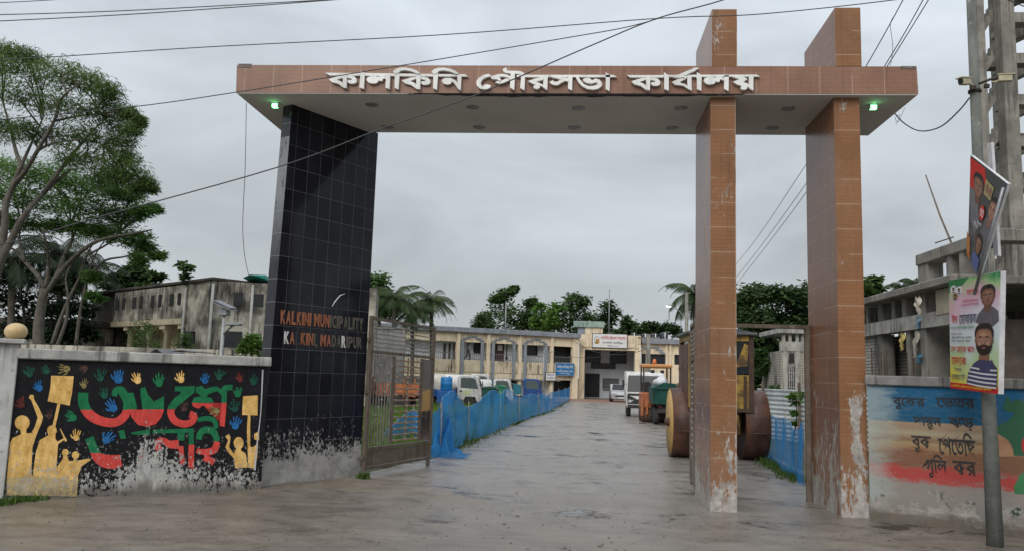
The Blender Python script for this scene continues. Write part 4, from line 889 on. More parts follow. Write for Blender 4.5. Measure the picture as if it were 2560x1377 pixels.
# ------------------------------------------------------------------ corrugated sheet fence on the right
c0, c1 = at_y(1895, 1095, 14), at_y(2300, 1150, 8.6); cp = Plane((c0.x, c0.y), (c1.x, c1.y))
CF = thing('corrugated_fence', 'pale corrugated iron fence behind the blue net on the right', 'fence', (c0.x, c0.y, 0), cp.rz)
zc0, zc1 = at_y(1910, 993, 14).z, at_y(2010, 995, 12.5).z; n = 44; vs = []; H = 1.42; hh = []
for i in range(n+1):
    z = H*i/n; y = .022*math.sin(i*2*math.pi/4); vs += [(0, y, z+.12), (cp.len, y, z+.12)]
mb = MB(); mb.add(vs, [(2*i, 2*i+1, 2*i+3, 2*i+2) for i in range(n)], 0, True); mb.build('sheet', plain('galvanised_sheet', (.52, .55, .55), (.36, .39, .40), .45, 2, metal=.25, streak=(.2, .18, .15), samt=.5), CF)
for k in range(5): u = .3+k*1.6; MB().box((u, -.10, 0), (u+.07, -.04, 1.75), 0, .006).build('post', plain('weathered_timber', (.17, .13, .10), (.1, .08, .06), .85, 9), CF)
# ------------------------------------------------------------------ road roller (rear view, two big rusty rollers)
RL = thing('road_roller', 'old yellow road roller with two large rusty rear drums parked behind the orange pillar', 'road roller', (3.19, 7.75, 0))
M_RUST = plain('rusty_drum', (.165, .068, .040), (.06, .030, .022), .45, 2.2, bump=.2, streak=(.03, .018, .014), samt=.5, spots=(.15, .08, .055))
M_RY = plain('chipped_yellow_paint', (.40, .25, .045), (.10, .06, .028), .55, 4.5, streak=(.035, .022, .015), samt=.97, spots=(.03, .02, .015), lo=.42, hi=.62)
M_RD = plain('rusty_frame', (.06, .035, .026), (.1, .055, .035), .7, 6)
R_ = .765
for s_, x0, x1 in ((-1, -1.03, -.50), (1, .52, 1.05)):
    d = MB().lathe([(R_-.10, x0+.05), (R_-.035, x0+.05), (R_-.03, x0), (R_, x0+.004), (R_, x1-.004), (R_-.03, x1), (R_-.035, x1-.05), (R_-.10, x1-.05)], (0, 0, R_), 'x', 56).build('drum', M_RUST, RL)
    fx = x0-.004 if s_ < 0 else x1-.016
    MB().lathe([(0, fx), (R_-.035, fx), (R_-.035, fx+.02), (0, fx+.02)], (0, 0, R_), 'x', 48).build('disc', plain('tan_disc', (.60, .38, .14), (.50, .30, .10), .6, 4, spots=(.25, .12, .06)), d)
    MB().lathe([(0, fx-.1*1), (.07, fx-.1), (.1, fx-.02), (.1, fx+.08), (0, fx+.08)], (0, 0, R_), 'x', 16).build('hub', M_RD, d)
    ox = MB().lathe([(.02, fx-.012), (.05, fx-.012)], (0, .0, R_+.42), 'x', 12)
    MB().tube([(x0+.12, -R_-.07, .62), (x1-.1, -R_-.07, .62)], .016, 6).box((x0+.1, -R_-.03, .58), (x0+.14, -R_+.12, .66)).box((x1-.14, -R_-.03, .58), (x1-.1, -R_+.12, .66)).build('scraper', M_RD, RL)
MB().tube([(-1.0, 0, R_), (1.0, 0, R_)], .07, 12).build('axle', M_RD, RL)
MB().box((-.47, -.5, .55), (.47, 2.6, 1.12), 0, .03).build('chassis', M_RY, RL)
MB().box((-.50, 1.2, 1.0), (.50, 3.2, 1.65), 0, .06).build('bonnet', M_RY, RL)
ft = MB().lathe([(.50, -.6), (.52, -.58), (.52, .58), (.50, .6)], (0, 3.4, .52), 'x', 36).build('front_drum', M_RUST, RL)
cz0, cz1, cx, cy0, cy1 = 1.14, 2.72, .70, -.72, .95
MB().box((-cx, cy0-.02, cz0-.09), (cx, cy1, cz0), 0, .01).build('cab_floor', M_RD, RL)
mb = MB()
for x in (-cx, cx-.11):
    for y in (cy0, cy1-.09): mb.box((x, y, cz0), (x+.11, y+.09, cz1), 1 if x > 0 else 0)
mb.box((-cx+.111, cy0+.003, cz0), (cx-.111, cy0+.05, cz0+.72)); mb.box((-cx+.111, cy0+.003, cz1-.12), (cx-.111, cy0+.05, cz1)); mb.box((-.07, cy0+.006, cz0+.721), (.07, cy0+.05, cz1-.121))
for k in range(4): x = -.6+k*.36; mb.box((x, cy0-.02, cz0+.01), (x+.06, cy0+.002, cz0+.70), 1)
for x in (-cx, cx-.05): mb.box((x, cy0+.091, cz0), (x+.05, cy1-.091, cz0+.62)); mb.box((x, cy0+.091, cz1-.12), (x+.05, cy1-.091, cz1))
mb.build('cab', [M_RY, M_RD], RL)
MB().box((-cx-.02, cy0+.15, cz0+.05), (-cx-.002, cy1-.1, cz1-.2), 0, .004).box((-cx-.03, cy0+.15, 1.95), (-cx-.021, cy1-.1, 2.02)).box((-cx-.03, .08, cz0+.1), (-cx-.021, .15, cz1-.2)).build('cab_door', plain('rust_brown_door', (.16, .085, .065), (.1, .055, .045), .6, 5, streak=(.04, .02, .015)), RL)
for x in (-cx+.13, .08):
    w_ = MB().box((x, cy0+.012, cz0+.74), (x+.56, cy0+.03, cz1-.14), 0, .004).build('rear_window', M_GLASS, RL)
MB().prism([(.30, cy0-.012, 2.02), (.56, cy0-.012, 2.06), (.58, cy0-.012, 2.5), (.5, cy0-.012, 2.55), (.40, cy0-.012, 2.3)], (0, .02, 0)).build('yellow_panel', M_RY, RL)
MB().box((.14, cy0-.014, 1.86), (.27, cy0+.006, 2.1), 0, .004).build('number_plate', M_WHITE, RL)
mb = MB().box((-cx-.08, cy0-.08, cz1), (cx+.08, cy1+.08, cz1+.07), 0, .02)
mb.prism([(-cx-.02, cy0, cz1+.071), (cx+.02, cy0, cz1+.071), (cx-.3, cy0, cz1+.14), (-cx+.35, cy0, cz1+.16)], (0, 1.5, 0)); mb.build('cab_roof', plain('dark_tarpaulin_roof', (.06, .062, .066), (.12, .12, .125), .6, 5, spots=(.2, .2, .2)), RL)
MB().box((-.36, -.8, .62), (.36, -.5, 1.0), 0, .02).build('rear_plate', M_RY, RL)
MB().tube([(0, -.8, .7), (0, -1.0, .62), (.06, -1.02, .5)], .03, 8).build('tow_hook', M_RD, RL)

# ------------------------------------------------------------------ vehicles
M_TYRE = plain('tyre_rubber', (.02, .02, .021), (.045, .042, .04), .8, 12)
M_RIM = plain('dusty_rim', (.28, .28, .28), (.18, .17, .16), .5, 12, metal=.4)
def wheel(t, x, y, z, r, wd, axis='x', out=1):
    k = MB().lathe([(r*.62, -wd/2), (r*.9, -wd/2), (r, -wd*.35), (r, wd*.35), (r*.9, wd/2), (r*.62, wd/2)], (0, 0, 0), axis, 28).build('wheel', M_TYRE, t); k.location = (x, y, z)
    h = out*wd*.5
    MB().lathe([(0, h*.55), (r*.22, h*.6), (r*.3, h*.3), (r*.55, h*.4), (r*.64, h*.9), (r*.64, -h*.9), (0, -h*.5)], (0, 0, 0), axis, 20).build('rim', M_RIM, k); return k
def cab_mesh(prof, wd, bev=.0):
    """side outline (x forward, z) extruded across the width, corners eased"""
    mb = MB(); n = len(prof); h = wd/2; e = .05
    cx_ = sum(p[0] for p in prof)/n; cz_ = sum(p[1] for p in prof)/n
    ring = [(-h, .93), (-h+e, 1.0), (h-e, 1.0), (h, .93)]
    vs = []
    for y, s_ in ring:
        for x, z in prof: vs.append((cx_+(x-cx_)*(s_*.5+.5 if s_ < 1 else 1), y, cz_+(z-cz_)*(s_*.5+.5 if s_ < 1 else 1)))
    fs = [tuple(range(n-1, -1, -1)), tuple(range(3*n, 4*n))] + [(k*n+i, k*n+(i+1) % n, (k+1)*n+(i+1) % n, (k+1)*n+i) for k in range(3) for i in range(n)]
    fs = [tuple(reversed(f)) for f in fs]
    mb.add(vs, fs); return mb
def truck(label, loc, rz, paint, bed='flat', bed_paint=None, L=4.6, group=None):
    """small forward-control truck; local x points forward, y left"""
    t = thing('truck', label, 'truck', loc, rz, group); wd = 1.72; x1 = L*.5
    prof = [(x1-1.62, .55), (x1-1.62, 1.98), (x1-1.5, 2.08), (x1-.50, 2.08), (x1-.32, 2.0), (x1-.06, 1.15), (x1-.02, .95), (x1, .5), (x1-.1, .42), (x1-.35, .42), (x1-.45, .72), (x1-1.1, .72), (x1-1.2, .5)]
    cab_ = cab_mesh(prof, wd).build('cab', paint, t)
    wsx = lambda f: (x1-.32+f*.26+.012, 2.0-f*.85)
    a, b = wsx(.08), wsx(.97); MB().prism([(a[0], -.78, a[1]), (a[0], .78, a[1]), (b[0], .82, b[1]), (b[0], -.82, b[1])], (-.015, 0, -.008)).build('windscreen', M_GLASS, t)
    for s_ in (-1, 1):
        y = s_*(wd/2+.004)
        q = [(x1-1.42, y, 1.28), (x1-1.42, y, 1.86), (x1-1.34, y, 1.93), (x1-.62, y, 1.93), (x1-.46, y, 1.84), (x1-.26, y, 1.22)]
        MB().prism(q if s_ < 0 else q[::-1], (0, -s_*.012, 0)).build('side_window', glass('cab_window_glass', (.07, .085, .085), .08), t)
        dq = [(x1-1.5, y-s_*.006, .8), (x1-1.5, y-s_*.006, 1.2), (x1-.26, y-s_*.006, 1.2), (x1-.26, y-s_*.006, .8)]
        MB().box((x1-1.46, y-.008, 1.02), (x1-1.3, y+.008, 1.12), 0, .004).build('door_handle', M_BLACK, t)
        MB().tube([(x1-.25, s_*wd/2, 1.5), (x1-.1, s_*(wd/2+.14), 1.55)], .012, 5).box((x1-.15, s_*(wd/2+.14)-.05, 1.35), (x1-.09, s_*(wd/2+.14)+.05, 1.72), 0, .015).build('mirror', M_BLACK, t)
        MB().box((x1-.03, s_*.62-.15, .66), (x1+.012, s_*.62+.15, .82), 0, .02).build('headlight', plain('headlight_glass', (.5, .52, .54), (.35, .36, .38), .1, 9), t)
    MB().box((x1-.06, -.8, .42), (x1+.03, .8, .58), 0, .02).build('bumper', M_BLACK, t)
    MB().box((x1-.03, -.46, .64), (x1+.006, .46, .84), 0, .02).box((x1-.05, -.80, 1.0), (x1-.004, .80, 1.10), 0, .015).build('grille', M_BLACK, t)
    MB().box((-L/2, -.42, .48), (x1-1.2, -.3, .62)).box((-L/2, .3, .48), (x1-1.2, .42, .62)).build('chassis', M_BLACK, t)
    for x, o in ((x1-.78, 0), (-L*.27, 0)):
        for s_ in (-1, 1): wheel(t, x, s_*.74, .37, .37, .2, 'y', s_)
    bp_ = bed_paint or paint; xb = x1-1.72
    if bed == 'flat':
        mb = MB().box((-L/2, -.85, .66), (xb, .85, .74), 0, .01)
        for y in (-.85, .81): mb.box((-L/2, y, .741), (xb, y+.04, 1.12), 0, .01)
        mb.box((-L/2, -.809, .741), (-L/2+.04, .809, 1.12)).box((xb-.04, -.809, .741), (xb, .809, 1.3)); mb.build('cargo_bed', bp_, t)
    elif bed == 'box':
        MB().box((-L/2, -.92, .68), (xb, .92, 2.13), 0, .03).build('cargo_box', bp_, t)
        MB().box((-L/2-.01, -.90, .7), (-L/2-.001, -.01, 2.1)).build('rear_door', bp_, t)
    elif bed == 'tank':
        MB().lathe([(0, -L/2), (.45, -L/2+.03), (.62, -L/2+.12), (.62, xb-.14), (.45, xb-.04), (0, xb)], (0, 0, 1.38), 'x', 28).build('tank', bp_, t)
        MB().box((-L/2, -.5, .62), (xb, .5, .8)).build('tank_saddle', M_BLACK, t)
    elif bed == 'tipper':
        p_ = [(-L/2-.1, .75), (-L/2-.35, 1.95), (xb-.15, 1.55), (xb-.1, .75)]
        MB().prism([(x, -.82, z) for x, z in p_], (0, 1.64, 0)).build('tipper_bin', bp_, t)
    return t
M_TW = plain('white_truck_paint', (.66, .67, .67), (.52, .52, .50), .3, 3, streak=(.2, .17, .13), samt=.5)
M_TB = plain('blue_truck_paint', (.015, .075, .28), (.02, .06, .2), .4, 3, streak=(.03, .03, .05)); M_TEAL = plain('teal_bin_paint', (.025, .17, .25), (.02, .12, .17), .5, 3)
M_TG = plain('dark_green_paint', (.008, .075, .058), (.007, .05, .038), .5, 3, streak=(.02, .04, .03)); M_OR = plain('orange_machine_paint', (.50, .165, .06), (.26, .085, .04), .55, 5, streak=(.07, .04, .025), samt=.85)
def put(px, py_roof, Y): p = at_y(px, py_roof, Y); return p
# the white truck on the right, facing the road
p = at_y(1614, 1040, 27.2); TR = truck('white box truck facing the gate with dark windscreen, right of the driveway', (p.x+.05, 29.1, gz(29)), -math.pi/2-.05, M_TW, 'box', plain('dull_white_box', (.60, .60, .57), (.48, .48, .45), .5, 3, streak=(.2, .18, .15), samt=.5), 4.4)
for s_ in (-1, 1): MB().prism([(2.18, s_*.30, .62), (2.18, s_*.80, .62), (2.16, s_*.82, 1.02), (2.17, s_*.62, .96), (2.19, s_*.30, .80)] if s_ > 0 else [(2.18, s_*.30, .62), (2.19, s_*.30, .80), (2.17, s_*.62, .96), (2.16, s_*.82, 1.02), (2.18, s_*.80, .62)], (.03, 0, 0)).build('lamp_surround', M_BLACK, TR)
# left yard
for k, (x0, x1_, yr, Y, lab, bed, pa, bp_) in enumerate(((1125, 1202, 937, 31, 'white truck cab facing right behind the blue net, nearest the gate', 'flat', M_TW, M_TB), (1222, 1281, 946, 37, 'white truck behind the green bins, second from the gate', 'tank', M_TW, M_TW), (1300, 1354, 946, 43, 'small blue truck with raised teal bin behind the blue net', 'tipper', M_TB, M_TEAL), (1172, 1228, 934, 42, 'white truck at the back of the yard, half hidden behind the nearest cab', 'tank', M_TW, M_TW))):
    p = at_y(x1_, 1000, Y); ztop = at_y((x0+x1_)/2, yr, Y).z-gz(Y); s_ = ztop/2.08
    t_ = truck(lab, (p.x-2.3*s_, Y+.9, gz(Y)), .05, pa, bed, bp_, 4.6); t_.scale = (s_, s_, s_)
    if k == 0: MB().box((1.05, -.872, .85), (1.55, -.862, 1.12)).build('door_sticker', plain('yellow_green_sticker', (.42, .5, .2), (.55, .6, .4), .5, 9), t_)
# car by the entrance
p = at_y(1545, 990, 60); CAR = thing('parked_car', 'silver car parked nose out by the office entrance', 'car', (p.x+.1, 58.6, gz(58)), -math.pi/2)
pr = [(-2.0, .32), (-2.05, .8), (-1.75, 1.0), (-1.1, 1.46), (.35, 1.48), (1.05, 1.02), (1.9, .86), (2.1, .6), (2.08, .3)]
cab_mesh(pr, 1.7).build('body', plain('silver_car_paint', (.45, .46, .47), (.38, .39, .4), .25, 3, metal=.4), CAR)
MB().prism([(.40, -.66, 1.45), (.40, .66, 1.45), (1.06, .74, 1.04), (1.06, -.74, 1.04)], (.02, 0, .015)).build('windscreen', M_GLASS, CAR)
for s_ in (-1, 1):
    MB().box((1.99, s_*.6-.18, .64), (2.10, s_*.6+.18, .76), 0, .02).build('headlight', MATS['headlight_glass'], CAR)
    q = [(-1.15, s_*.852, 1.0), (-.95, s_*.852, 1.38), (.3, s_*.852, 1.4), (.9, s_*.852, 1.02)]; MB().prism(q if s_ > 0 else q[::-1], (0, -s_*.01, 0)).build('side_window', M_GLASS, CAR)
    for x in (-1.3, 1.3): wheel(CAR, x, s_*.76, .31, .31, .2, 'y', s_)
MB().box((2.06, -.5, .45), (2.115, .5, .6), 0, .01).build('grille', M_BLACK, CAR); MB().box((2.05, -.25, .34), (2.125, .25, .43)).build('number_plate', M_WHITE, CAR)
# green dump cart (rear view) in front of the orange machine
p = on_ground(1655, 1062); GC = thing('dump_cart', 'dark green dump cart with a white sack on top, right of the driveway', 'cart', (p.x+.35, p.y+.6, 0))
K = mpp(p.y); wdt = 88*K
mb = MB().prism([(-wdt*.5, -.5, .78), (wdt*.5, -.5, .78), (wdt*.53, -.62, 1.42), (wdt*.34, -.62, 1.56), (-wdt*.2, -.62, 1.6), (-wdt*.53, -.62, 1.4)], (0, 1.7, 0)); mb.build('bin', M_TG, GC)
mb = MB()
for x in (-wdt*.5, -wdt*.02, wdt*.46): mb.prism([(x, -.522, .8), (x+.05, -.522, .8), (x+.05, -.642, 1.38), (x, -.642, 1.38)], (0, .05, 0))
mb.box((-wdt*.56, -.67, 1.36), (wdt*.56, -.622, 1.42), 0, .006); mb.build('rib', M_TG, GC)
MB().box((-.42, -.3, .5), (.42, 1.4, .775), 0, .02).box((-.5, -.42, .44), (.5, -.3, .62), 0, .01).build('chassis', M_BLACK, GC)
for s_ in (-1, 1): wheel(GC, s_*.52, .05, .33, .33, .18, 'x', s_); wheel(GC, s_*.52, 1.25, .33, .33, .18, 'x', s_)
MB().box((.02, -.43, .5), (.25, -.421, .58)).build('number_plate', plain('red_plate', (.3, .06, .05)), GC)
MB().box((-.48, -.44, .64), (-.34, -.421, .72), 0, .01).build('tail_light', plain('red_lens', (.09, .01, .01), rough=.3), GC)
sk = MB().lathe([(0, .0), (.22, .0), (.29, .1), (.24, .22), (.12, .3), (0, .32)], (0, 0, 0), 'z', 14)
sk.v = [(x*(1+.18*math.sin(y*17)), y*(1+.15*math.sin(x*13+1)), z*(1+.2*math.sin(x*11+y*9))) for x, y, z in sk.v]
tag(sk.build('sack', plain('white_plastic_sack', (.66, .67, .70), (.5, .5, .53), .5, 9, bump=.4), None, None), 'crumpled white sack lying on the green dump cart', 'sack').location = (GC.location.x-.33, GC.location.y+.3, 1.5)
# orange tandem roller with canopy behind it
p = on_ground(1612, 1052); OM = thing('compact_roller', 'orange compact roller with a flat orange canopy and beacon behind the green cart', 'road roller', (at_y(1640, 1000, 22.6).x, 22.6, gz(22.6)))
K = mpp(22.6); z = lambda y: at_y(1640, y, 22.6).z-gz(22.6)
MB().box((-36*K, -.5, z(919)), (36*K, 1.0, z(910)), 0, .04).build('canopy', plain('orange_canopy', (.56, .26, .09), (.46, .2, .07), .5, 5), OM)
MB().lathe([(.09, z(910)), (.085, z(905)), (.06, z(897)), (0, z(896))], (-4*K, .1, 0), 'z', 14).build('beacon', plain('orange_beacon', (.6, .16, .03), rough=.2), OM)
for x in (-34*K, 30*K):
    for y in (-.42, .88): MB().box((x, y, .75), (x+.06, y+.06, z(919)), 0, .006).build('post', M_BLACK, OM)
for s_, x in ((-1, -.27), (1, .12)): MB().box((x, -.47, z(932)), (x+.16, -.38, z(924)), 0, .03).build('work_lamp', M_BLACK, OM)
MB().box((-.62, -.55, .55), (-.1, 1.1, 1.2), 0, .06).box((-.1, -.4, .5), (.6, 1.2, 1.0), 0, .05).build('body', M_OR, OM)
MB().box((-.64, -.62, .25), (-.54, -.2, .95), 0, .02).box((-.45, -.62, .3), (-.36, -.2, .8), 0, .02).build('drum_fork', M_OR, OM)
for y in (-.25, 1.0): MB().lathe([(0, -.6), (.30, -.6), (.32, -.58), (.32, .58), (.30, .6), (0, .6)], (0, y, .32), 'x', 28).build('drum', M_RD, OM)
MB().box((-.55, .35, 1.15), (-.15, .8, 1.25), 0, .03).box((-.55, .78, 1.15), (-.15, .86, 1.6), 0, .03).build('seat', M_BLACK, OM)
MB().tube([(-.35, -.1, 1.1), (-.35, .05, 1.45)], .02, 6).lathe([(.15, -.012), (.17, 0), (.15, .012)], (-.35, .06, 1.46), 'y', 18).build('steering_wheel', M_BLACK, OM)
# green bins and other gear of the left yard
for k, (x0, x1_, y0, y1, Y, mat, lab) in enumerate(((1202, 1242, 966, 1010, 30, M_TG, 'dark green garbage bin between the two nearest white cabs'), (1233, 1262, 962, 1005, 33, plain('mid_green_paint', (.02, .2, .1), (.02, .15, .08), .5, 3), 'brighter green bin with rounded lid in front of the second white cab'))):
    a, b = at_y(x0, y1, Y), at_y(x1_, y0, Y); t_ = thing('garbage_bin', lab, 'bin', ((a.x+b.x)/2, Y, gz(Y)), 0, 'garbage bins in the yard'); hw = (b.x-a.x)/2; h = b.z-gz(Y)
    mb = MB().prism([(-hw*.85, 0, .15), (hw*.85, 0, .15), (hw, 0, h*.9), (-hw, 0, h*.9)], (0, 1.0, 0)); mb.build('tub', mat, t_)
    MB().prism([(-hw*1.04, -.04, h*.9), (hw*1.04, -.04, h*.9), (hw*.9, -.04, h*.97), (hw*.3, -.04, h), (-hw*.3, -.04, h), (-hw*.9, -.04, h*.97)], (0, 1.08, 0)).build('lid', mat, t_)
    for s_ in (-1, 1): MB().box((s_*hw-.03*0-.04, .3, h*.55), (s_*hw+.04, .5, h*.62), 0, .01).build('lifting_lug', M_BLACK, t_)
    for s_ in (-1, 1): wheel(t_, s_*hw*.7, .2, .08, .08, .05, 'x', s_)
# orange loader arm and blue plough frame behind the gate leaf
Y = 24; a = at_y(960, 1000, Y); TRL = thing('farm_trailer', 'orange framed trailer behind the open gate leaf', 'trailer', (a.x, Y, 0)); K = mpp(Y)
MB().box((-60*K, 0, .62), (75*K, 1.4, .78), 0, .02).box((-60*K, -.03, .79), (75*K, .03, 1.2), 0, .01).box((-60*K, 1.37, .79), (75*K, 1.43, 1.2), 0, .01).build('bed', M_OR, TRL)
mb = MB()
for k in range(6): x = (-60+k*27)*K; mb.box((x, -.06, .6), (x+.06, -.031, 1.45), 0, .005)
mb.build('stake_side', M_OR, TRL)
for x in (-30*K, 45*K):
    for y in (.1, 1.3): wheel(TRL, x, y, .38, .38, .2, 'y', -1 if y < 1 else 1)
MB().tube([(75*K, .7, .66), (120*K, .7, .5)], .05, 8).build('tow_bar', M_OR, TRL)
a = at_y(1080, 1000, 27); t_ = thing('water_tank', 'white plastic water tank on a stand beside the nearest white cab', 'water tank', (at_y(1105, 960, 33).x, 33, gz(33))); 
MB().lathe([(0, .62), (.5, .62), (.54, .7), (.54, 1.3), (.46, 1.5), (.2, 1.62), (.16, 1.7), (0, 1.7)], (0, 0, 0), 'z', 24).build('tank', plain('dirty_white_plastic', (.58, .56, .48), (.45, .42, .34), .4, 4), t_)
mb = MB()
for x in (-.4, .36):
    for y in (-.4, .36): mb.box((x, y, 0), (x+.05, y+.05, .55))
mb.box((-.45, -.45, .551), (.45, .45, .61)); mb.build('stand', M_DKM, t_)
a = at_y(1120, 965, 29.4); t_ = thing('fuel_drum', 'bright blue plastic drum in front of the white water tank', 'drum', (at_y(1116, 965, 29.4).x, 29.4, gz(29)))
MB().lathe([(0, .9), (.28, .9), (.3, .95), (.3, 1.2), (.31, 1.22), (.3, 1.25), (.3, 1.5), (.27, 1.58), (0, 1.58)], (0, 0, 0), 'z', 24).build('body', plain('bright_blue_plastic', (.02, .22, .55), (.02, .17, .42), .35, 4), t_)
MB().lathe([(0, 1.58), (.05, 1.58), (.05, 1.62), (0, 1.62)], (.14, 0, 0), 'z', 10).build('cap', M_BLACK, t_)
MB().box((-.4, -.4, 0), (.4, .4, .89), 0, .02).build('plinth', plain('blue_plinth', (.02, .13, .4), (.02, .1, .3), .5, 4), t_)
# ------------------------------------------------------------------ municipal office: left wing, entrance block, right wing
M_CREAM = plain('cream_plaster', (.76, .645, .465), (.66, .55, .395), .8, 1.6, bump=.15, streak=(.20, .16, .11), samt=.6)
M_CREAMD = plain('streaked_cream_plaster', (.70, .60, .43), (.50, .42, .30), .8, 1.2, bump=.15, streak=(.07, .05, .035), samt=.95)
M_TRIM = plain('grey_blue_trim', (.26, .285, .32), (.2, .22, .25), .7, 2, streak=(.12, .13, .14), samt=.5)
M_OFFW = plain('grey_white_wall', (.86, .87, .88), (.78, .79, .80), .7, 1.5, streak=(.3, .3, .3), samt=.4)
M_BROWN = plain('brown_wooden_door', (.12, .05, .04), (.09, .035, .03), .5, 4); M_RAIL = plain('grey_railing', (.20, .20, .21), (.12, .12, .13), .5, 9, metal=.3)
M_GRIL = plain('dark_window_pane', (.018, .018, .022), (.03, .03, .034), .25, 3)
q0, q1 = at_z(1100, 820, 5.6), at_z(1440, 838, 5.6); bl = Plane((q0.x, q0.y), (q1.x, q1.y)); GZ = -.32
WING = thing('office_wing', 'long two storey cream office wing with stepped grey arches and balconies', 'building', (q0.x, q0.y, GZ), bl.rz)
def F(px, py, back=0.0): u, z = bl.uz(px, py, back); return u, z-GZ
BD = 1.05
def lz(px, py): return F(px, py)[1]
Zc0, Zc1 = lz(1265, 835), lz(1265, 823); Zo = lz(1258, 858); Zp = lz(1258, 902); Zs_ = lz(1258, 931)
U0, U1 = -7.0, F(1444, 900)[0]
mb = MB(); mb.box((U0, -.35, Zc0), (U1+.15, 8, Zc1), 0, .02); mb.build('cornice', M_TRIM, WING)
us = [(F(a, 900)[0], F(b, 900)[0]) for a, b in ((1139, 1147.5), (1215, 1223), (1295, 1302.5), (1375, 1381.5), (1430, 1443.5))]
us = [(U0, U0+.35)] + us
for a, b in us: MB().box((a, -.16, -.1), (b, .3, Zc0)).build('pilaster', M_CREAM, WING)
mb = MB(); mp = MB(); fs_ = MB()
for i in range(5):
    a, b = us[i][1], us[i+1][0]; mb.box((a, 0, Zo), (b, .25, Zc0)); mp.box((a, -.04, Zs_), (b, .2, Zp))
    mb.box((a, .02, Zs_-.5), (b, .22, Zs_-.001))
mb.box((U0, BD, -.1), (U1, BD+.2, Zc0), 0); mb.box((U0, .31, -.1), (U0+.2, 8, Zc0)); mb.box((U1-.2, .31, -.1), (U1, 8, Zc0))
MB().box((U0, BD-.001, -.1), (U1, BD-.0005, Zc0)).build('balcony_wall', M_OFFW, WING)
mb.build('wall', M_CREAM, WING); mp.build('parapet', M_CREAMD, WING)
MB().box((U0+.2, .2, Zs_-.15), (U1-.2, BD, Zs_)).build('balcony_floor', M_CONC_RAW, WING)
MB().box((U0, -.3, Zs_-.62), (U1-1.9, .0, Zs_-.5)).build('awning_slab', M_CONC_RAW, WING)
# stepped grey arches
for pxa, pxb in ((1151.5, 1208.5), (1228.7, 1288), (1309, 1367.5)):
    ua, ub = F(pxa, 880)[0], F(pxb, 880)[0]; wd = ub-ua; S = lambda f: ua+wd*f; h0 = Zo; st = (lz(1258, 842)-Zo)
    out = [(0, .22), (0, .42), (.1, .42), (.1, .70), (.29, .70), (.29, 1.0), (.71, 1.0), (.71, .70), (.90, .70), (.90, .42), (1, .42), (1, .22)]
    inn = [(.93, .10), (.93, .22), (.82, .22), (.82, .50), (.62, .50), (.62, .78), (.38, .78), (.38, .50), (.18, .50), (.18, .22), (.07, .22), (.07, .10)]
    P = [(S(x), -.08, h0+st*y) for x, y in [(0, .10)]+out+[(1, .10)]+inn]
    mb = MB(); mb.prism(P, (0, .079, 0)); mb.box((ua, -.1, Zs_-.5), (ua+.28, .0, h0+st*.098)); mb.box((ub-.28, -.1, Zs_-.5), (ub, .0, h0+st*.098)); mb.build('stepped_arch', M_TRIM, WING)
# railings
for i in range(5):
    a, b = us[i][1]+.02, us[i+1][0]-.02; rt_ = lz(1258, 886); mb = MB(); mb.box((a, .05, rt_), (b, .1, rt_+.06)); mb.box((a, .05, Zp+.08), (b, .1, Zp+.12)); n = int((b-a)/.17)
    for k in range(n+1): x = a+(b-a)*k/max(1, n); mb.box((x-.012, .06, Zp+.001), (x+.012, .09, rt_-.001))
    mb.build('railing', M_RAIL, WING)
def bwin(px0, py0, px1, py1, mat, nm, frame=True, parent=WING, FF=None, yb=BD):
    FF = FF or (lambda x, y: F(x, y, BD)); a, b = FF(px0, py1), FF(px1, py0)
    o = MB().box((a[0], yb-.05, a[1]), (b[0], yb-.01, b[1])).build(nm, mat, parent)
    if frame:
        mb = MB(); e = .06
        mb.box((a[0]-e, yb-.08, b[1]), (b[0]+e, yb-.012, b[1]+e)); mb.box((a[0]-e, yb-.08, a[1]-e), (b[0]+e, yb-.012, a[1])); mb.box((a[0]-e, yb-.08, a[1]), (a[0], yb-.012, b[1])); mb.box((b[0], yb-.08, a[1]), (b[0]+e, yb-.012, b[1]))
        n = max(1, int((b[0]-a[0])/.7))
        for k in range(1, n): x = a[0]+(b[0]-a[0])*k/n; mb.box((x-.02, yb-.075, a[1]), (x+.02, yb-.051, b[1]))
        mb.build('frame', M_DKM, o)
    return o
bwin(1185, 857, 1204, 881, M_GRIL, 'window'); bwin(1313, 861, 1342, 885, M_GRIL, 'window'); d_ = bwin(1237, 858.5, 1258.5, 903, M_BROWN, 'door')
a = F(1246, 875, BD); MB().box((a[0]-.1, BD-.085, a[1]), (a[0]+.35, BD-.081, a[1]+.5)).build('notice', M_WHITE, d_)
bwin(1384, 863, 1430, 908, M_DARK, 'dark_opening', False); bwin(1384, 937, 1430, 990, M_DARK, 'dark_opening', False)
for a_, b_ in ((1107, 1115), (1120, 1127), (1131, 1138)): bwin(a_, 857, b_, 900, plain('grey_brown_curtain', (.13, .11, .10)), 'shutter', False)
for a_, b_ in ((1152, 1206), (1230, 1290)): bwin(a_, 944, b_, 985, M_GRIL, 'shutter', True)
a = F(1266, 860, BD); MB().box((a[0], BD-.06, a[1]-1.2), (a[0]+.08, BD-.02, a[1])).box((a[0]-.05, BD-.08, a[1]-1.35), (a[0]+.14, BD-.02, a[1]-1.1)).build('drain_pipe', M_DKM, WING)
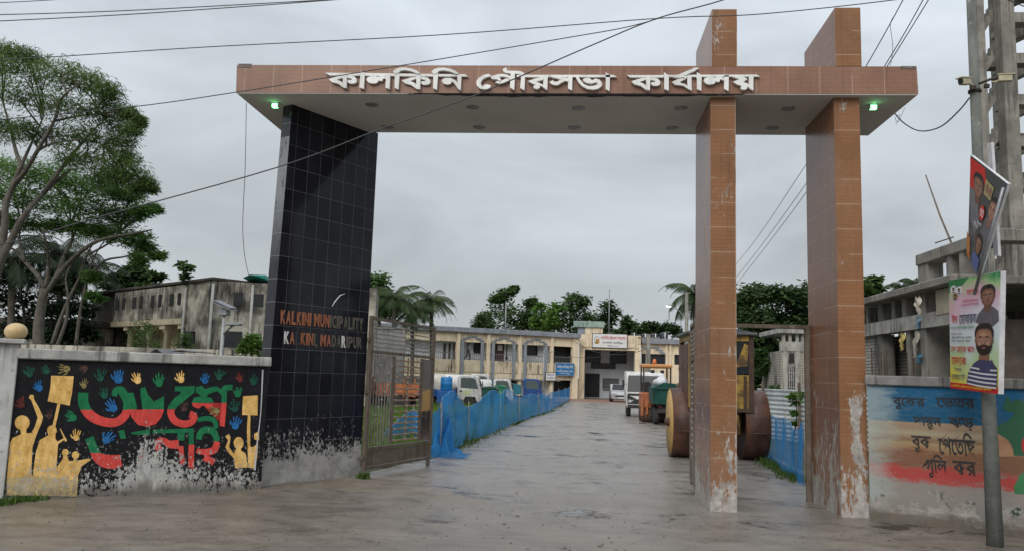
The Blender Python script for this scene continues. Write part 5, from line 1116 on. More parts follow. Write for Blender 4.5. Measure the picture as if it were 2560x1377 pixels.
# blue signboard and small white sign
def sign(name, label, pl_pt, size, y, mat, rz, loc, lines):
    t = thing(name, label, 'sign', loc, rz); w_, h_ = size
    MB().box((-.06, .0, -.06), (w_+.06, .08, h_+.06), 0, .01).build('frame', lines[0], t)
    MB().box((0, -.012, 0), (w_, -.001, h_)).build('panel', mat, t)
    for s, m, x0, x1, z0, z1 in lines[1:]: text_part('sign_text', s, m, t, w_*x0, w_*x1, h_*z0, h_*z1, -.013, .004, .012)
    return t
a, b = F(1386, 936), F(1431, 908.5); lw = bl.o+bl.d*a[0]-V(0,0,0)
P_ = lambda u, z, y: (bl.o.x+bl.d.x*u-math.sin(bl.rz)*y, bl.o.y+bl.d.y*u+math.cos(bl.rz)*y, z+GZ)
M_SB = plain('blue_sign_panel', (.012, .16, .40), (.012, .14, .35), .4, 3)
sign('signboard', 'blue signboard with white Bengali writing above the dark doorway of the office wing', None, (b[0]-a[0], b[1]-a[1]), 0, M_SB, bl.rz, P_(a[0], a[1], -.32), [M_COPING, ('মাদারীপুর পল্লী িবদ্যুত সিমিত', M_WHITE, .06, .94, .52, .88), ('কালিকিন েজানাল অিফস', M_WHITE, .06, .94, .26, .45), ('কালিকিন, মাদারীপুর।', M_WHITE, .2, .8, .08, .20)])
a, b = F(1359, 949), F(1383, 931.5)
sign('signboard', 'small white signboard on the last pilaster beside the blue signboard', None, (b[0]-a[0], b[1]-a[1]), 0, M_WHITE, bl.rz, P_(a[0], a[1], -.5), [M_DKM, ('িনবন্ধন', plain('blue_sign_ink', (.03, .1, .3)), .08, .92, .55, .9), ('সার্িভস', MATS['blue_sign_ink'], .05, .95, .15, .45)])
# entrance block
YP = 66.2; EB = thing('entrance_block', 'two storey cream entrance porch with a deep shaded recess and white signboard', 'building', (at_y(1446, 990, YP).x, YP, GZ)); ex = EB.location.x
E_ = lambda px, py, d=0.0: (at_y(px, py, YP+d).x-ex, at_y(px, py, YP+d).z-GZ)
zt_ = E_(1520, 836)[1]; zl = E_(1520, 874)[1]; x1a = E_(1461.5, 900)[0]; x2a = E_(1587, 900)[0]; x3a = E_(1601.5, 900)[0]
mb = MB().box((0, 0, -.1), (x1a, 1.2, zl)).box((x2a, 0, -.1), (x3a, 1.2, zl)).box((0, 0, zl+.001), (x3a, 1.2, zt_), 0); 
mb.box((x1a*.4, -.06, zl-.06+.3), (x3a-x1a*.4, -.001, zl+.42)); mb.build('porch', M_CREAM, EB)
RD = 4.2
MB().box((.05, RD, -.1), (x3a-.05, RD+.2, zl+.3)).box((.02, 1.21, -.1), (.2, RD, zl+.3)).box((x3a-.2, 1.21, -.1), (x3a-.02, RD, zl+.3)).build('recess_wall', plain('shaded_grey_wall', (.60, .62, .65), (.52, .54, .57), .7, 1.2), EB)
MB().box((0, 1.2, zl+.31), (x3a, 6, zt_-.1)).build('roof', M_CONC_RAW, EB)
ew = lambda *q, m=M_GRIL, n='window', fr=True: bwin(*q, m, n, fr, EB, lambda x, y: E_(x, y, RD), RD)
ew(1461.8, 878, 1500.5, 903); ew(1526, 880, 1565, 906); ew(1479, 909, 1537.5, 918.5, n='ventilator'); ew(1462, 933, 1499.5, 990.5, m=M_DARK, n='doorway', fr=False); w3 = ew(1508, 947, 1545, 966, m=glass('pale_office_glass', (.10, .11, .12), .2))
a, b = E_(1506, 968, RD), E_(1547, 967, RD); MB().box((a[0], RD-.35, a[1]-.1), (b[0], RD-.001, a[1]), 0, .01).build('counter', M_COPING, EB)
# signboard over the porch
a, b = E_(1481.5, 866.5), E_(1567, 835.5)
SG = sign('signboard', 'white office signboard with red and black Bengali lettering above the entrance porch', None, (b[0]-a[0], b[1]-a[1]), 0, plain('white_sign_panel', (.70, .70, .69), (.62, .62, .61), .4, 2), 0, (ex+a[0], YP-.14, a[1]+GZ), [M_DKM,
    ('কালিকিন েপৗরসভা কার্যালয়', plain('red_sign_ink', (.50, .02, .025), rough=.4), .235, .97, .50, .90), ('কালিকিন, মাদারীপুর ।', plain('dark_sign_ink', (.03, .03, .035), rough=.4), .29, .93, .24, .46), ('স্থািপত: ১৯৯৭ ইং', MATS['dark_sign_ink'], .43, .78, .05, .19)])
w_, h_ = b[0]-a[0], b[1]-a[1]
def sdec(pts, m, y, n): MB().prism([(w_*u, y, h_*v) for u, v in pts][::-1] if False else [(w_*u, y, h_*v) for u, v in pts], (0, -y-.0125, 0)).build(n, m, SG)
sdec(stroke([(.05, .45), (.06, .68), (.11, .80), (.17, .76), (.205, .62)], [.01, .022, .028, .022, .008]), plain('grey_emblem', (.2, .22, .26)), -.017, 'emblem'); sdec([(.07,.38),(.10,.58),(.14,.66),(.19,.58),(.205,.4),(.17,.26),(.11,.24)], plain('orange_emblem', (.42, .17, .05), (.3, .2, .05)), -.019, 'emblem'); sdec([(.06,.3),(.09,.46),(.11,.4),(.09,.24)], plain('green_emblem', (.1, .22, .06)), -.021, 'emblem'); sdec(circ(.16,.45,.03,.1), plain('pale_orange_emblem', (.55, .3, .12)), -.023, 'emblem')
# stair head on the roof
SHD = thing('rooftop_room', 'small rooftop stair head with a green stained slab above the entrance', 'roof room', (at_y(1434, 830, 69).x, 69, zt_+GZ-.15)); sx = SHD.location.x; Q = lambda px, py: (at_y(px, py, 69).x-sx, at_y(px, py, 69).z-SHD.location.z)
a, b = Q(1434, 816), Q(1511, 803); MB().box((a[0], -.2, a[1]), (b[0], 3, b[1]), 0, .02).build('slab', plain('green_stained_concrete', (.30, .38, .34), (.22, .29, .25), .8, 2, streak=(.1, .14, .11), samt=.7), SHD)
a1, b1 = Q(1444, 834), Q(1507, 816); xm = Q(1463, 820)[0]; MB().box((xm, 0, -.3), (b1[0], 2.6, a[1]-.001)).build('wall', M_CREAM, SHD); MB().box((a1[0], .05, -.3), (xm-.001, 2.6, a[1]-.001)).build('side_wall', M_TRIM, SHD)
# right wing
YR = 67.4; RW = thing('office_wing', 'right hand office wing seen between the porch and the road roller, with dark windows', 'building', (at_y(1602.5, 990, YR).x, YR, GZ)); rx = RW.location.x
Rr = lambda px, py, d=0.0: (at_y(px, py, YR+d).x-rx, at_y(px, py, YR+d).z-GZ)
xe = 14.0; c0_, c1_ = Rr(1650, 859)[1], Rr(1650, 846)[1]; wt_, wb_ = Rr(1640, 884)[1], Rr(1640, 909)[1]
MB().box((.0, -.35, c0_), (xe, 7, c1_), 0, .02).build('cornice', M_TRIM, RW)
p_ = [(Rr(1664, 900)[0], Rr(1669, 900)[0]), (Rr(1671, 900)[0], Rr(1678, 900)[0]), (Rr(1745, 900)[0], Rr(1752, 900)[0])]
mb = MB().box((0, 0, wt_), (xe, .3, c0_-.001)).box((0, 0, -.1), (xe, .3, wb_)); 
for a_, b_ in p_: mb.box((a_, -.14, -.1), (b_, -.001, c0_-.001))
mb.box((p_[0][0], .001, wb_+.001), (Rr(1686, 900)[0], .29, wt_-.001)); mb.build('wall', M_CREAM, RW)
for a_, b_ in ((0.02, p_[0][0]-.02), (Rr(1686, 900)[0]+.02, p_[2][0])): MB().box((a_, .2, wb_), (b_, .25, wt_)).build('window', M_GRIL, RW)
mb = MB(); ua, ub = -.0, Rr(1662, 880)[0]; st = Rr(1640, 866)[1]-wt_; S = lambda f: ub-(ub*1.25)*(1-f) if False else ub*f
mb.prism([(S(x), -.06, wt_+st*y) for x, y in ((0, .8), (0, 1), (.78, 1), (.78, .65), (.9, .65), (.9, .3), (1, .3), (1, .0), (.84, .0), (.84, .15), (.74, .15), (.74, .48), (.62, .48), (.62, .8))][::-1], (0, .058, 0)); mb.build('stepped_arch', M_TRIM, RW)
# water tanks on the roof
for k, (x0, x1_, y0, y1) in enumerate(((1576, 1591, 830, 845), (1601, 1620, 832, 849), (1624, 1647, 832, 849), (1648, 1670, 829, 850))):
    a, b = at_y(x0, y1, 71), at_y(x1_, y0, 71); r = (b.x-a.x)/2; zb = c1_+GZ; h = b.z-zb
    t_ = thing('rooftop_tank', ['smallest black rooftop water tank, nearest the porch', 'second black rooftop water tank from the porch', 'third black rooftop water tank from the porch', 'largest black rooftop water tank, farthest right'][k], 'water tank', ((a.x+b.x)/2, 71, zb), 0, 'black tanks on the office roof')
    M_TK = plain('black_tank_plastic', (.02, .022, .028), (.04, .042, .05), .4, 3)
    MB().lathe([(0, 0), (r, 0), (r*1.0, h*.28), (r*.97, h*.3), (r, h*.32), (r, h*.58), (r*.97, h*.6), (r, h*.62), (r*.98, h*.82), (r*.5, h*.94), (r*.3, h*.96)], (0, 0, 0), 'z', 22).build('tank', M_TK, t_); MB().lathe([(r*.3, h*.95), (r*.3, h), (0, h)], (0, 0, 0), 'z', 14).build('lid', M_TK, t_)
    MB().tube([(r*.2, -r-.05, 0), (r*.2, -r-.05, h*.9)], .05, 6).build('pipe', M_WHITE, t_)
# antenna mast, lamp posts
p = at_y(1522, 830, 70); tag(MB().tube([(p.x, 70, 5.6), (p.x, 70, at_y(1524, 722, 70).z)], [.07, .04], 8).build('antenna_mast', M_STEEL, None, (p.x, 70, 5.6)), 'thin grey antenna mast on the office roof', 'mast')
p = at_y(1263, 830, 68); tag(MB().tube([(p.x, 68, 5.2), (p.x, 68, at_y(1263, 752, 68).z)], [.08, .06], 8).build('pole', M_STEEL, None, (p.x, 68, 5.2)), 'slender pole rising behind the office wing roof in front of trees', 'pole')
def solar_lamp(label, px, pyb, pyt, Y, pw, mirror=1):
    b = at_y(px, pyb, Y); zg = gz(Y); tp = at_y(px, pyt, Y); k = mpp(Y); t = thing('solar_lamp', label, 'street lamp', (b.x, Y, zg), 0, 'solar street lamps')
    h = tp.z-zg; MB().tube([(0, 0, 0), (0, 0, h)], [.036, .028], 10).build('pole', plain('pale_lamp_pole', (.42, .43, .44), (.3, .31, .32), .5, 6), t)
    w2 = pw*k/2; mb = MB(); 
    a = MB().prism([(-w2, -.16, h+.22), (w2, -.16, h+.08), (w2, .16, h+.10), (-w2, .16, h+.24)], (0, 0, .035)).build('solar_panel', plain('dark_solar_cells', (.06, .07, .09), (.09, .09, .1), .25, 9), t)
    MB().prism([(-w2-.015, -.18, h+.208), (w2+.015, -.18, h+.068), (w2+.015, .18, h+.088), (-w2-.015, .18, h+.228)], (0, 0, .011)).build('rim', M_STEEL, a)
    MB().box((-.08, -.08, h-.02), (.08, .08, h+.12), 0, .01).build('bracket', M_STEEL, t)
    MB().tube([(0, 0, h*.86), (mirror*w2*1.5, -.1, h*.93)], .02, 6).box((mirror*w2*1.5-.14, -.18, h*.93-.02), (mirror*w2*1.5+.14, -.02, h*.93+.03), 0, .01).build('lamp_arm', M_STEEL, t)
    return t
solar_lamp('solar street lamp standing behind the left boundary wall before the stained building', 553, 890, 785, 3.5, 44, 1)
solar_lamp('solar street lamp standing in front of the office wing beside the small white sign', 1358, 960, 868, 56, 30, 1)
# lit street lamp and pole on the right of the yard
Yl = 34; p = at_y(1716, 900, Yl); t_ = thing('street_lamp', 'lit street lamp on a concrete pole beside the coconut palm', 'street lamp', (p.x, Yl, gz(Yl)))
zt2 = at_y(1716, 730, Yl).z; MB().tube([(0, 0, 0), (0, 0, zt2-gz(Yl))], [.13, .09], 12).build('pole', M_CONC_RAW, t_)
hd = at_y(1674, 764, Yl)-Vector(t_.location); jn = at_y(1714, 798, Yl)-Vector(t_.location); md = at_y(1700, 778, Yl)-Vector(t_.location)
MB().tube(catmull([jn, md, hd+V(.1, 0, 0)], 5), .025, 6).build('arm', M_STEEL, t_)
MB().box((hd.x-.16, -.1, hd.z-.02), (hd.x+.2, .1, hd.z+.08), 0, .03).build('lamp_head', M_STEEL, t_); MB().box((hd.x-.14, -.09, hd.z-.05), (hd.x+.06, .09, hd.z-.021), 0, .01).box((hd.x-.17, -.08, hd.z-.04), (hd.x-.161, .08, hd.z+.04)).build('bulb', emit('white_lamp_glow', (1, .97, .9), 9.0), t_)
Yl = 58; p = at_y(1619, 1000, Yl); zt2 = at_y(1619, 834, Yl).z
PL = tag(MB().tube([(p.x, Yl, gz(Yl)), (p.x, Yl, zt2)], [.26, .19], 12).box((p.x-.9, Yl-.1, zt2-.4), (p.x+.9, Yl+.05, zt2-.28), 0).build('utility_pole', M_CONC_RAW, None, (p.x, Yl, gz(Yl))), 'grey concrete pole with a crossarm in front of the right office wing', 'utility pole')
cable('pale service cable sagging across the entrance porch', [at_y(1433, 850, 64), at_y(1480, 876, 62), at_y(1540, 886, 61), at_y(1590, 879, 59), at_y(1618, 870, 57.7)], .03)
cable('lower service cable sagging across the entrance porch to the concrete pole', [at_y(1420, 890, 63), at_y(1480, 893, 62), at_y(1550, 880, 60), at_y(1618, 850, 57.6)], .022)
# walking person on the balcony
def walker():
    us_, zf = F(1169, 902, .9)[0], Zp+.02
    base = Vector(P_(us_, Zp-.02, .9)); H = 1.6; s = H/1.72
    V_ = [(0,0,.93),(0,.02,1.16),(0,.0,1.42),(.03,0,1.53),(.05,0,1.63),(.06,0,1.72),  (.0,-.19,1.40),(-.10,-.23,1.14),(.02,-.24,.92),(.05,-.24,.84), (.0,.19,1.40),(.10,.23,1.15),(.24,.2,1.0),(.3,.2,.95),
          (.0,-.1,.90),(.20,-.1,.48),(.16,-.1,.07),(.28,-.1,.04), (0,.1,.90),(-.06,.1,.48),(-.36,.1,.16),(-.28,.1,.05)]
    Eg = [(0,1),(1,2),(2,3),(3,4),(4,5),(2,6),(6,7),(7,8),(8,9),(2,10),(10,11),(11,12),(12,13),(0,14),(14,15),(15,16),(16,17),(0,18),(18,19),(19,20),(20,21)]
    Rd = [.14,.13,.15,.055,.09,.07,.065,.05,.04,.035,.065,.05,.04,.035,.10,.07,.05,.04,.10,.07,.05,.04]
    me = bpy.data.meshes.new('body'); me.from_pydata([(x*s, y*s, z*s) for x, y, z in V_], Eg, []); o = bpy.data.objects.new('body', me); COL.objects.link(o)
    m = o.modifiers.new('s', 'SKIN'); sv = me.skin_vertices[0].data
    for i, r in enumerate(Rd): sv[i].radius = (r*s, r*s)
    sv[0].use_root = True; o.modifiers.new('b', 'SUBSURF').levels = 1; bpy.context.view_layer.update()
    nm = bpy.data.meshes.new_from_object(o.evaluated_get(bpy.context.evaluated_depsgraph_get())); bpy.data.objects.remove(o)
    for m_ in (plain('white_shirt', (.6, .62, .66)), plain('dark_trousers', (.02, .02, .024)), plain('brown_skin', (.2, .1, .065)), plain('black_hair', (.012, .011, .01))): nm.materials.append(m_)
    for p in nm.polygons:
        z = p.center.z/s; y = abs(p.center.y/s); p.material_index = 3 if z > 1.64 else 2 if z > 1.50 or (y > .15 and z < 1.12) else 0 if z > .93 else 1; p.use_smooth = True
    t = thing('person', 'person in white shirt and dark trousers walking along the balcony', 'person', base, bl.rz+.1); nm.name = 'body'; link('body', nm, t)
walker()

# ------------------------------------------------------------------ stained old building on the left
M_OLD = plain('mould_stained_plaster', (.55, .51, .43), (.12, .11, .092), .9, .8, bump=.2, streak=(.03, .028, .025), samt=.97, lo=.38, hi=.58); M_MOULD = plain('black_mould_plaster', (.085, .072, .058), (.03, .027, .023), .9, 1.1, bump=.2, streak=(.025, .024, .022), samt=.9); M_OLDC = plain('old_cream_plaster', (.62, .53, .38), (.5, .43, .31), .85, 1.5, streak=(.12, .1, .07), samt=.7)
co = at_y(549, 699, 22); ZR = co.z; lf = at_z(232, 736, ZR); rg_ = at_z(660, 704, ZR)
ol = Plane((lf.x, lf.y), (co.x, co.y)); OB = thing('old_building', 'mould stained two storey building with a columned loggia behind the left wall', 'building', (lf.x, lf.y, 0), ol.rz)
O = lambda px, py, b=0.0: ol.uz(px, py, b)
Lo = ol.len; ua = O(301, 760)[0]; ub = O(475, 800)[0]; zo1 = O(400, 800)[1]
MB().box((0, 0, -.1), (ua, 6, ZR)).build('dark_end_wall', M_MOULD, OB)
mb = MB().box((ua+.001, -.3, zo1), (ub, 5, ZR-.1)).box((ub+.001, -.25, -.1), (Lo, 5, ZR-.05)); mb.build('wall', M_OLD, OB)
MB().box((ua+.001, .95, -.1), (ub, 1.15, zo1)).build('loggia_wall', M_OLDC, OB)
MB().box((ua-.1, -.4, zo1-.25), (ub-.01, .9, zo1-.001)).build('balcony_slab', M_OLDC, OB)
MB().box((-.05, -.36, ZR-.049), (Lo+.1, 6.2, ZR+.08), 0, .02).build('roof', M_MOULD, OB)
for px in (331, 375, 422, 469):
    u = O(px, 830)[0]; MB().lathe([(.24, -.1), (.24, .15), (.17, .2), (.15, zo1-.62), (.2, zo1-.58), (.25, zo1-.45)], (u, -.05, 0), 'z', 14).box((u-.28, -.34, zo1-.449), (u+.28, .24, zo1-.251)).build('column', M_OLDC, OB)
for x0, x1_, y0, y1 in ((652,673,232,290),(688,710,228,287),(745,768,222,283),(783,803,217,281),(845,867,213,277),(885,907,208,275),(948,972,205,270),(990,1012,200,263)):
    a, b = O(x0*.4648, 640+y1*.4648), O(x1_*.4648, 640+y0*.4648); MB().box((a[0], -.33, a[1]), (b[0], -.301, b[1])).build('window', M_DARK, OB)
a, b = O(474, 858), O(503, 828); MB().box((a[0], -.29, a[1]), (b[0], -.251, b[1])).build('window', M_GRIL, OB)
for px in (481, 549): u = O(px, 760)[0]; MB().tube([(u, -.36, 0), (u+.02, -.36, ZR-.2)], .06, 8).build('drain_pipe', plain('pale_drain_pipe', (.5, .5, .47), (.35, .35, .32), .6, 5), OB)
orr = Plane((co.x, co.y), (rg_.x, rg_.y)); 
def tolocal(p): d = Vector(p)-Vector((lf.x, lf.y, 0)); c, s_ = math.cos(-ol.rz), math.sin(-ol.rz); return Vector((d.x*c-d.y*s_, d.x*s_+d.y*c, d.z))
def rp(u, z, y): return tolocal(orr.o + orr.d*u - orr.n*y + Vector((0, 0, z)))
RL_ = orr.len*3.6
MB().prism([rp(0, -.1, .0), rp(RL_, -.1, .0), rp(RL_, ZR-.06, .0), rp(0, ZR-.06, .0)], rp(0, 0, 4)-rp(0, 0, 0)).build('side_wall', M_OLD, OB)
for (x0, x1_, y0, y1) in ((583, 609, 731, 763), (555, 606, 828, 866), (634, 660, 735, 765)):
    a, b = orr.uz(x0, y1), orr.uz(x1_, y0); MB().prism([rp(a[0], a[1], -.03), rp(b[0], a[1], -.03), rp(b[0], b[1], -.03), rp(a[0], b[1], -.03)], rp(0, 0, .025)-rp(0, 0, 0)).build('window', M_GRIL, OB)
u = orr.uz(630, 760)[0]; MB().tube([rp(u, 0, -.06), rp(u, ZR-.15, -.06)], .06, 8).build('drain_pipe', MATS['pale_drain_pipe'], OB)
p = [rp(orr.uz(606, 704)[0], ZR+.13, 0), rp(orr.uz(664, 704)[0], ZR+.13, 0)]
MB().prism([p[0], p[1], p[1]+V(0, 0, .16), p[0]+V(.6, 0, .10)], rp(0, 0, 2)-rp(0, 0, 0)).build('roof_tarpaulin', plain('teal_tarpaulin', (.02, .32, .25), (.02, .25, .2), .5, 3), OB)
# low grey shed and roofs behind the wall on the far left
a, b = at_y(-60, 880, 27), at_y(238, 800, 27); SH = thing('low_shed', 'low grey walled shed under the palms at far left', 'building', (a.x, 27, 0)); wS = b.x-a.x
MB().box((0, 0, -.1), (wS, 5, b.z-.35)).build('wall', M_OLD, SH); MB().box((-.2, -.6, b.z-.349), (wS+.2, 5.3, b.z), 0, .03).build('roof', M_MOULD, SH)
for x0, x1_ in ((60, 95), (125, 165), (200, 215)): x = at_y(x0, 840, 27).x-a.x; x2 = at_y(x1_, 840, 27).x-a.x; MB().box((x, -.03, .9), (x2, -.001, 2.0)).build('window', M_DARK, SH)
for x0, x1_, y0, y1, lab in ((370, 412, 870, 884, 'dark peaked tin roof just above the left wall coping'), (425, 482, 874, 884, 'flat grey tin sheet lying above the left wall coping')):
    a, b = at_y(x0, y1+14, 3.2), at_y(x1_, y0, 3.2); zz = at_y(x0, y0, 3.2).z
    t_ = thing('tin_roof', lab, 'roof', (a.x, 3.2, 0)); w2 = b.x-a.x; pk = .11 if x0 < 400 else .03
    mb = MB()
    for k in range(8):
        f0, f1 = k/8, (k+1)/8; h = lambda f: zz-pk+pk*(1-abs(f-.45)*1.8)
        mb.prism([(w2*f0, 0, h(f0)), (w2*f1, 0, h(f1)), (w2*f1, 0, h(f1)+.015), (w2*f0, 0, h(f0)+.015)], (0, .9, 0))
    mb.build('sheet', plain('dull_tin_sheet', (.17, .18, .19), (.1, .1, .11), .5, 4, metal=.3), t_); MB().box((.05, .2, 0), (w2-.05, .7, zz-pk*1.9)).build('hut_wall', M_CONC_RAW, t_)
# long inner yard wall behind the left boundary
a, b = at_y(480, 885, 6), at_y(645, 882, 6); tag(MB().box((a.x-4, 6, -.1), (b.x, 6.2, a.z+.12)).build('yard_wall', M_OLD, None, (a.x, 6, 0)), 'low mould stained inner wall behind the left boundary wall', 'wall')
p = at_y(1010, 850, 16); 
YW = thing('stained_wall', 'grey stained yard wall seen through the upper bars of the open gate leaf', 'wall', (at_y(880, 850, 33).x, 33, gz(33))); zt3 = at_y(1000, 822, 33).z-gz(33); wY = at_y(1012, 850, 33).x-YW.location.x
MB().box((0, 0, -.1), (wY, .25, zt3)).build('wall_face', plain('grey_stained_plaster', (.27, .265, .255), (.14, .14, .135), .85, 1.2, streak=(.06, .06, .055), samt=.8), YW); MB().box((-.05, -.05, zt3+.001), (wY+.05, .3, zt3+.1)).build('coping', M_CONC_RAW, YW)

# ------------------------------------------------------------------ unfinished concrete building on the right
M_BRK = NT('pale_brickwork'); t = M_BRK; br = t.n('ShaderNodeTexBrick'); mpp_ = t.vec((1, 1, 1)); X = t.xyz(); cb = t.n('ShaderNodeCombineXYZ'); t.l(t.math('ADD', X[0], X[1]), cb.inputs[0]); t.l(X[2], cb.inputs[1]); t.l(cb.outputs[0], br.inputs['Vector'])
br.inputs['Scale'].default_value = 1; br.inputs['Brick Width'].default_value = .26; br.inputs['Row Height'].default_value = .085; br.inputs['Mortar Size'].default_value = .012; br.inputs['Color1'].default_value = (.42, .39, .34, 1); br.inputs['Color2'].default_value = (.34, .31, .27, 1); br.inputs['Mortar'].default_value = (.10, .095, .085, 1)
col = t.mix(t.mr(t.noise(.9, 6, .7, t.vec((1.5, 1.5, .5))), .5, .6, 0, .9), br.outputs[0], (.06, .055, .05)); M_BRK = t.fin(col, .9)
XB = 7.8; yA, yB_ = 13.5, at_x(2400, 700, XB).y
UB = thing('unfinished_building', 'unfinished grey concrete building frame with pale brick infill on the right', 'building', (XB, yB_, 0)); oy = yB_
S_ = lambda px, py: (at_x(px, py, XB).y-oy, at_x(px, py, XB).z)
zb1, zb0 = S_(2280, 722)[1], S_(2280, 740)[1]; zm1, zm0 = S_(2240, 797)[1], S_(2240, 830)[1]; DY = yA-oy
ftl = 4.6
MB().box((-.35, -.35, zb0), (.1, DY, zb1), 0, .02).box((.101, -.35, zb0), (8, 0.1, zb1), 0, .02).build('roof_beam', M_CONC_RAW, UB)
MB().box((.101, .101, zb0+.05), (8, DY, zb1-.03)).build('roof_slab', M_CONC_RAW, UB)
MB().box((-.08, .1, zm0), (.22, DY, zm1)).build('lintel_beam', M_CONC, UB)
def scol(px0, px1, z0, z1, dpt=.35, x0=0.0):
    a, b = S_(px1, 850)[0], S_(px0, 850)[0]; MB().box((x0, a, z0), (x0+dpt, b, z1)).build('column', M_CONC_RAW, UB)
for a_, b_ in ((2196, 2208), (2231, 2240), (2257, 2268), (2166, 2172)): scol(a_, b_, zm1+.001, zb0-.001, .25, .0)
for a_, b_ in ((2197, 2206), (2265, 2275)): scol(a_, b_, -.1, zm0-.001, .3, .0)
a = S_(2318, 850)[0]; MB().box((-.02, a, -.1), (.55, S_(2303, 850)[0], zb0-.001), 0, .01).build('column', M_CONC_RAW, UB)
MB().box((.6, .4, -.1), (.8, DY, zm0)).build('brick_infill', M_BRK, UB)
a = S_(2192, 850)[0]; MB().box((.1, a, -.1), (.25, DY, zm0)).build('brick_infill', M_BRK, UB)
for k in range(4): MB().box((.2+k*2.0, -.25, -.1), (.52+k*2.0, .05, zb0-.001)).build('column', M_CONC_RAW, UB)
MB().box((.9, .9, -.1), (8, 1.1, zb0-.6)).build('back_wall', plain('dark_brick_recess', (.13, .10, .085), (.06, .05, .045), .9, 2), UB)
MB().box((-.1, -.3, zb0-.55), (-.02, .9, zb0-.02)).build('formwork_panel', plain('cream_formwork', (.45, .40, .30), (.35, .3, .22), .8, 4), UB)
# curled concrete corner, second storey frame
X2 = XB+.4; T2 = lambda px, py: at_x(px, py, X2)
mb = MB(); p0, p1 = T2(2299, 655), T2(2420, 606); za = (p0.z+p1.z)/2
y1_, y0_ = p0.y-oy, p1.y-oy
MB().box((.3, y0_-1.2, za-.14), (.75, y1_, za+.12), 0, .02).box((.751, y0_-1.2, za-.14), (8, y0_-.8, za+.1), 0, .02).build('upper_beam', M_CONC_RAW, UB)
for px0, px1 in ((2300, 2325), (2372, 2384), (2405, 2415)):
    a, b = T2(px1, 680).y-oy, T2(px0, 680).y-oy; MB().box((.35, a, zb1+.001), (.7, b, za-.141)).build('upper_column', M_CONC_RAW, UB)
for x in (2.2, 4.4): MB().box((x, y0_-1.15, zb1+.001), (x+.35, y0_-.85, za-.141)).build('upper_column', M_CONC_RAW, UB)
mb = MB()
for px, h in ((2190, 870), (2200, 905), (2214, 880), (2223, 890), (2228, 875), (2280, 880), (2295, 870)):
    y = S_(px, 900)[0]; mb.tube([(-.1, y, 0), (-.1, y+.02, S_(px, h)[1])], .014, 5)
mb.build('rebar', plain('rusty_rebar', (.05, .03, .022), (.09, .05, .03), .8, 12), UB)
mb = MB(); e = S_(2170, 760)[0]; MB().box((-.4, e-.2, zb0-.02), (.2, e+1.4, zb1+.03), 0, .02).build('white_slab_end', plain('pale_render', (.5, .5, .49), (.38, .38, .37), .8, 3), UB)
# rags
def rag(label, px, py0, py1, wpx, mat, X=XB-.2, lean=0):
    a, b = at_x(px, py0, X), at_x(px+lean, py1, X); w_ = wpx*.006; vs = []; N, M_ = 10, 4
    for i in range(N+1):
        f = i/N
        for j in range(M_+1):
            g = j/M_-.5; vs.append(V(a.x+.05*math.sin(f*7+j*2), a.y+(b.y-a.y)*f+g*w_*(1-.5*abs(f-.4)), a.z+(b.z-a.z)*f-.05*abs(math.sin(j*2.1+f))))
    mb = MB().add(vs, [(i*(M_+1)+j, i*(M_+1)+j+1, (i+1)*(M_+1)+j+1, (i+1)*(M_+1)+j) for i in range(N) for j in range(M_)], 0, True)
    tag(mb.build('rag', mat, None, tuple(a)), label, 'rag', 'rags on the unfinished building')
rag('yellow rag hanging from the beam of the unfinished building', 2256, 828, 872, 28, plain('yellow_rag', (.55, .45, .16), (.45, .35, .12), .8, 9)); rag('pale torn sack hanging low beside the big column', 2292, 822, 890, 26, plain('pale_sack', (.5, .47, .4), (.38, .35, .3), .8, 9), XB-.15, -4); rag('torn cream sack caught on the upper beam corner', 2292, 738, 782, 36, plain('cream_sack', (.55, .5, .42), (.42, .38, .3), .8, 9), XB-.45, 8); rag('faded blue plastic rag on the beam of the unfinished building', 2296, 788, 818, 20, plain('blue_rag', (.16, .3, .42), (.22, .32, .4), .7, 9), XB-.12); rag('blue plastic bag hanging lowest beside the big column', 2298, 880, 903, 20, plain('blue_bag', (.05, .17, .27), (.08, .22, .3), .6, 9), XB-.1)
# bamboo prop
tag(MB().tube([at_x(2398, 655, X2+.6), at_x(2350, 540, X2+.6), at_x(2314, 438, X2+.6)], [.026, .022, .016], 7).tube([at_x(2338, 608, X2+.55), at_x(2384, 593, X2+.55)], .015, 6).build('bamboo_prop', plain('weathered_bamboo', (.17, .13, .1), (.1, .08, .06), .8, 9), None, tuple(at_x(2398, 655, X2+.6))), 'leaning bamboo prop with a short crosspiece on the unfinished building', 'bamboo pole')
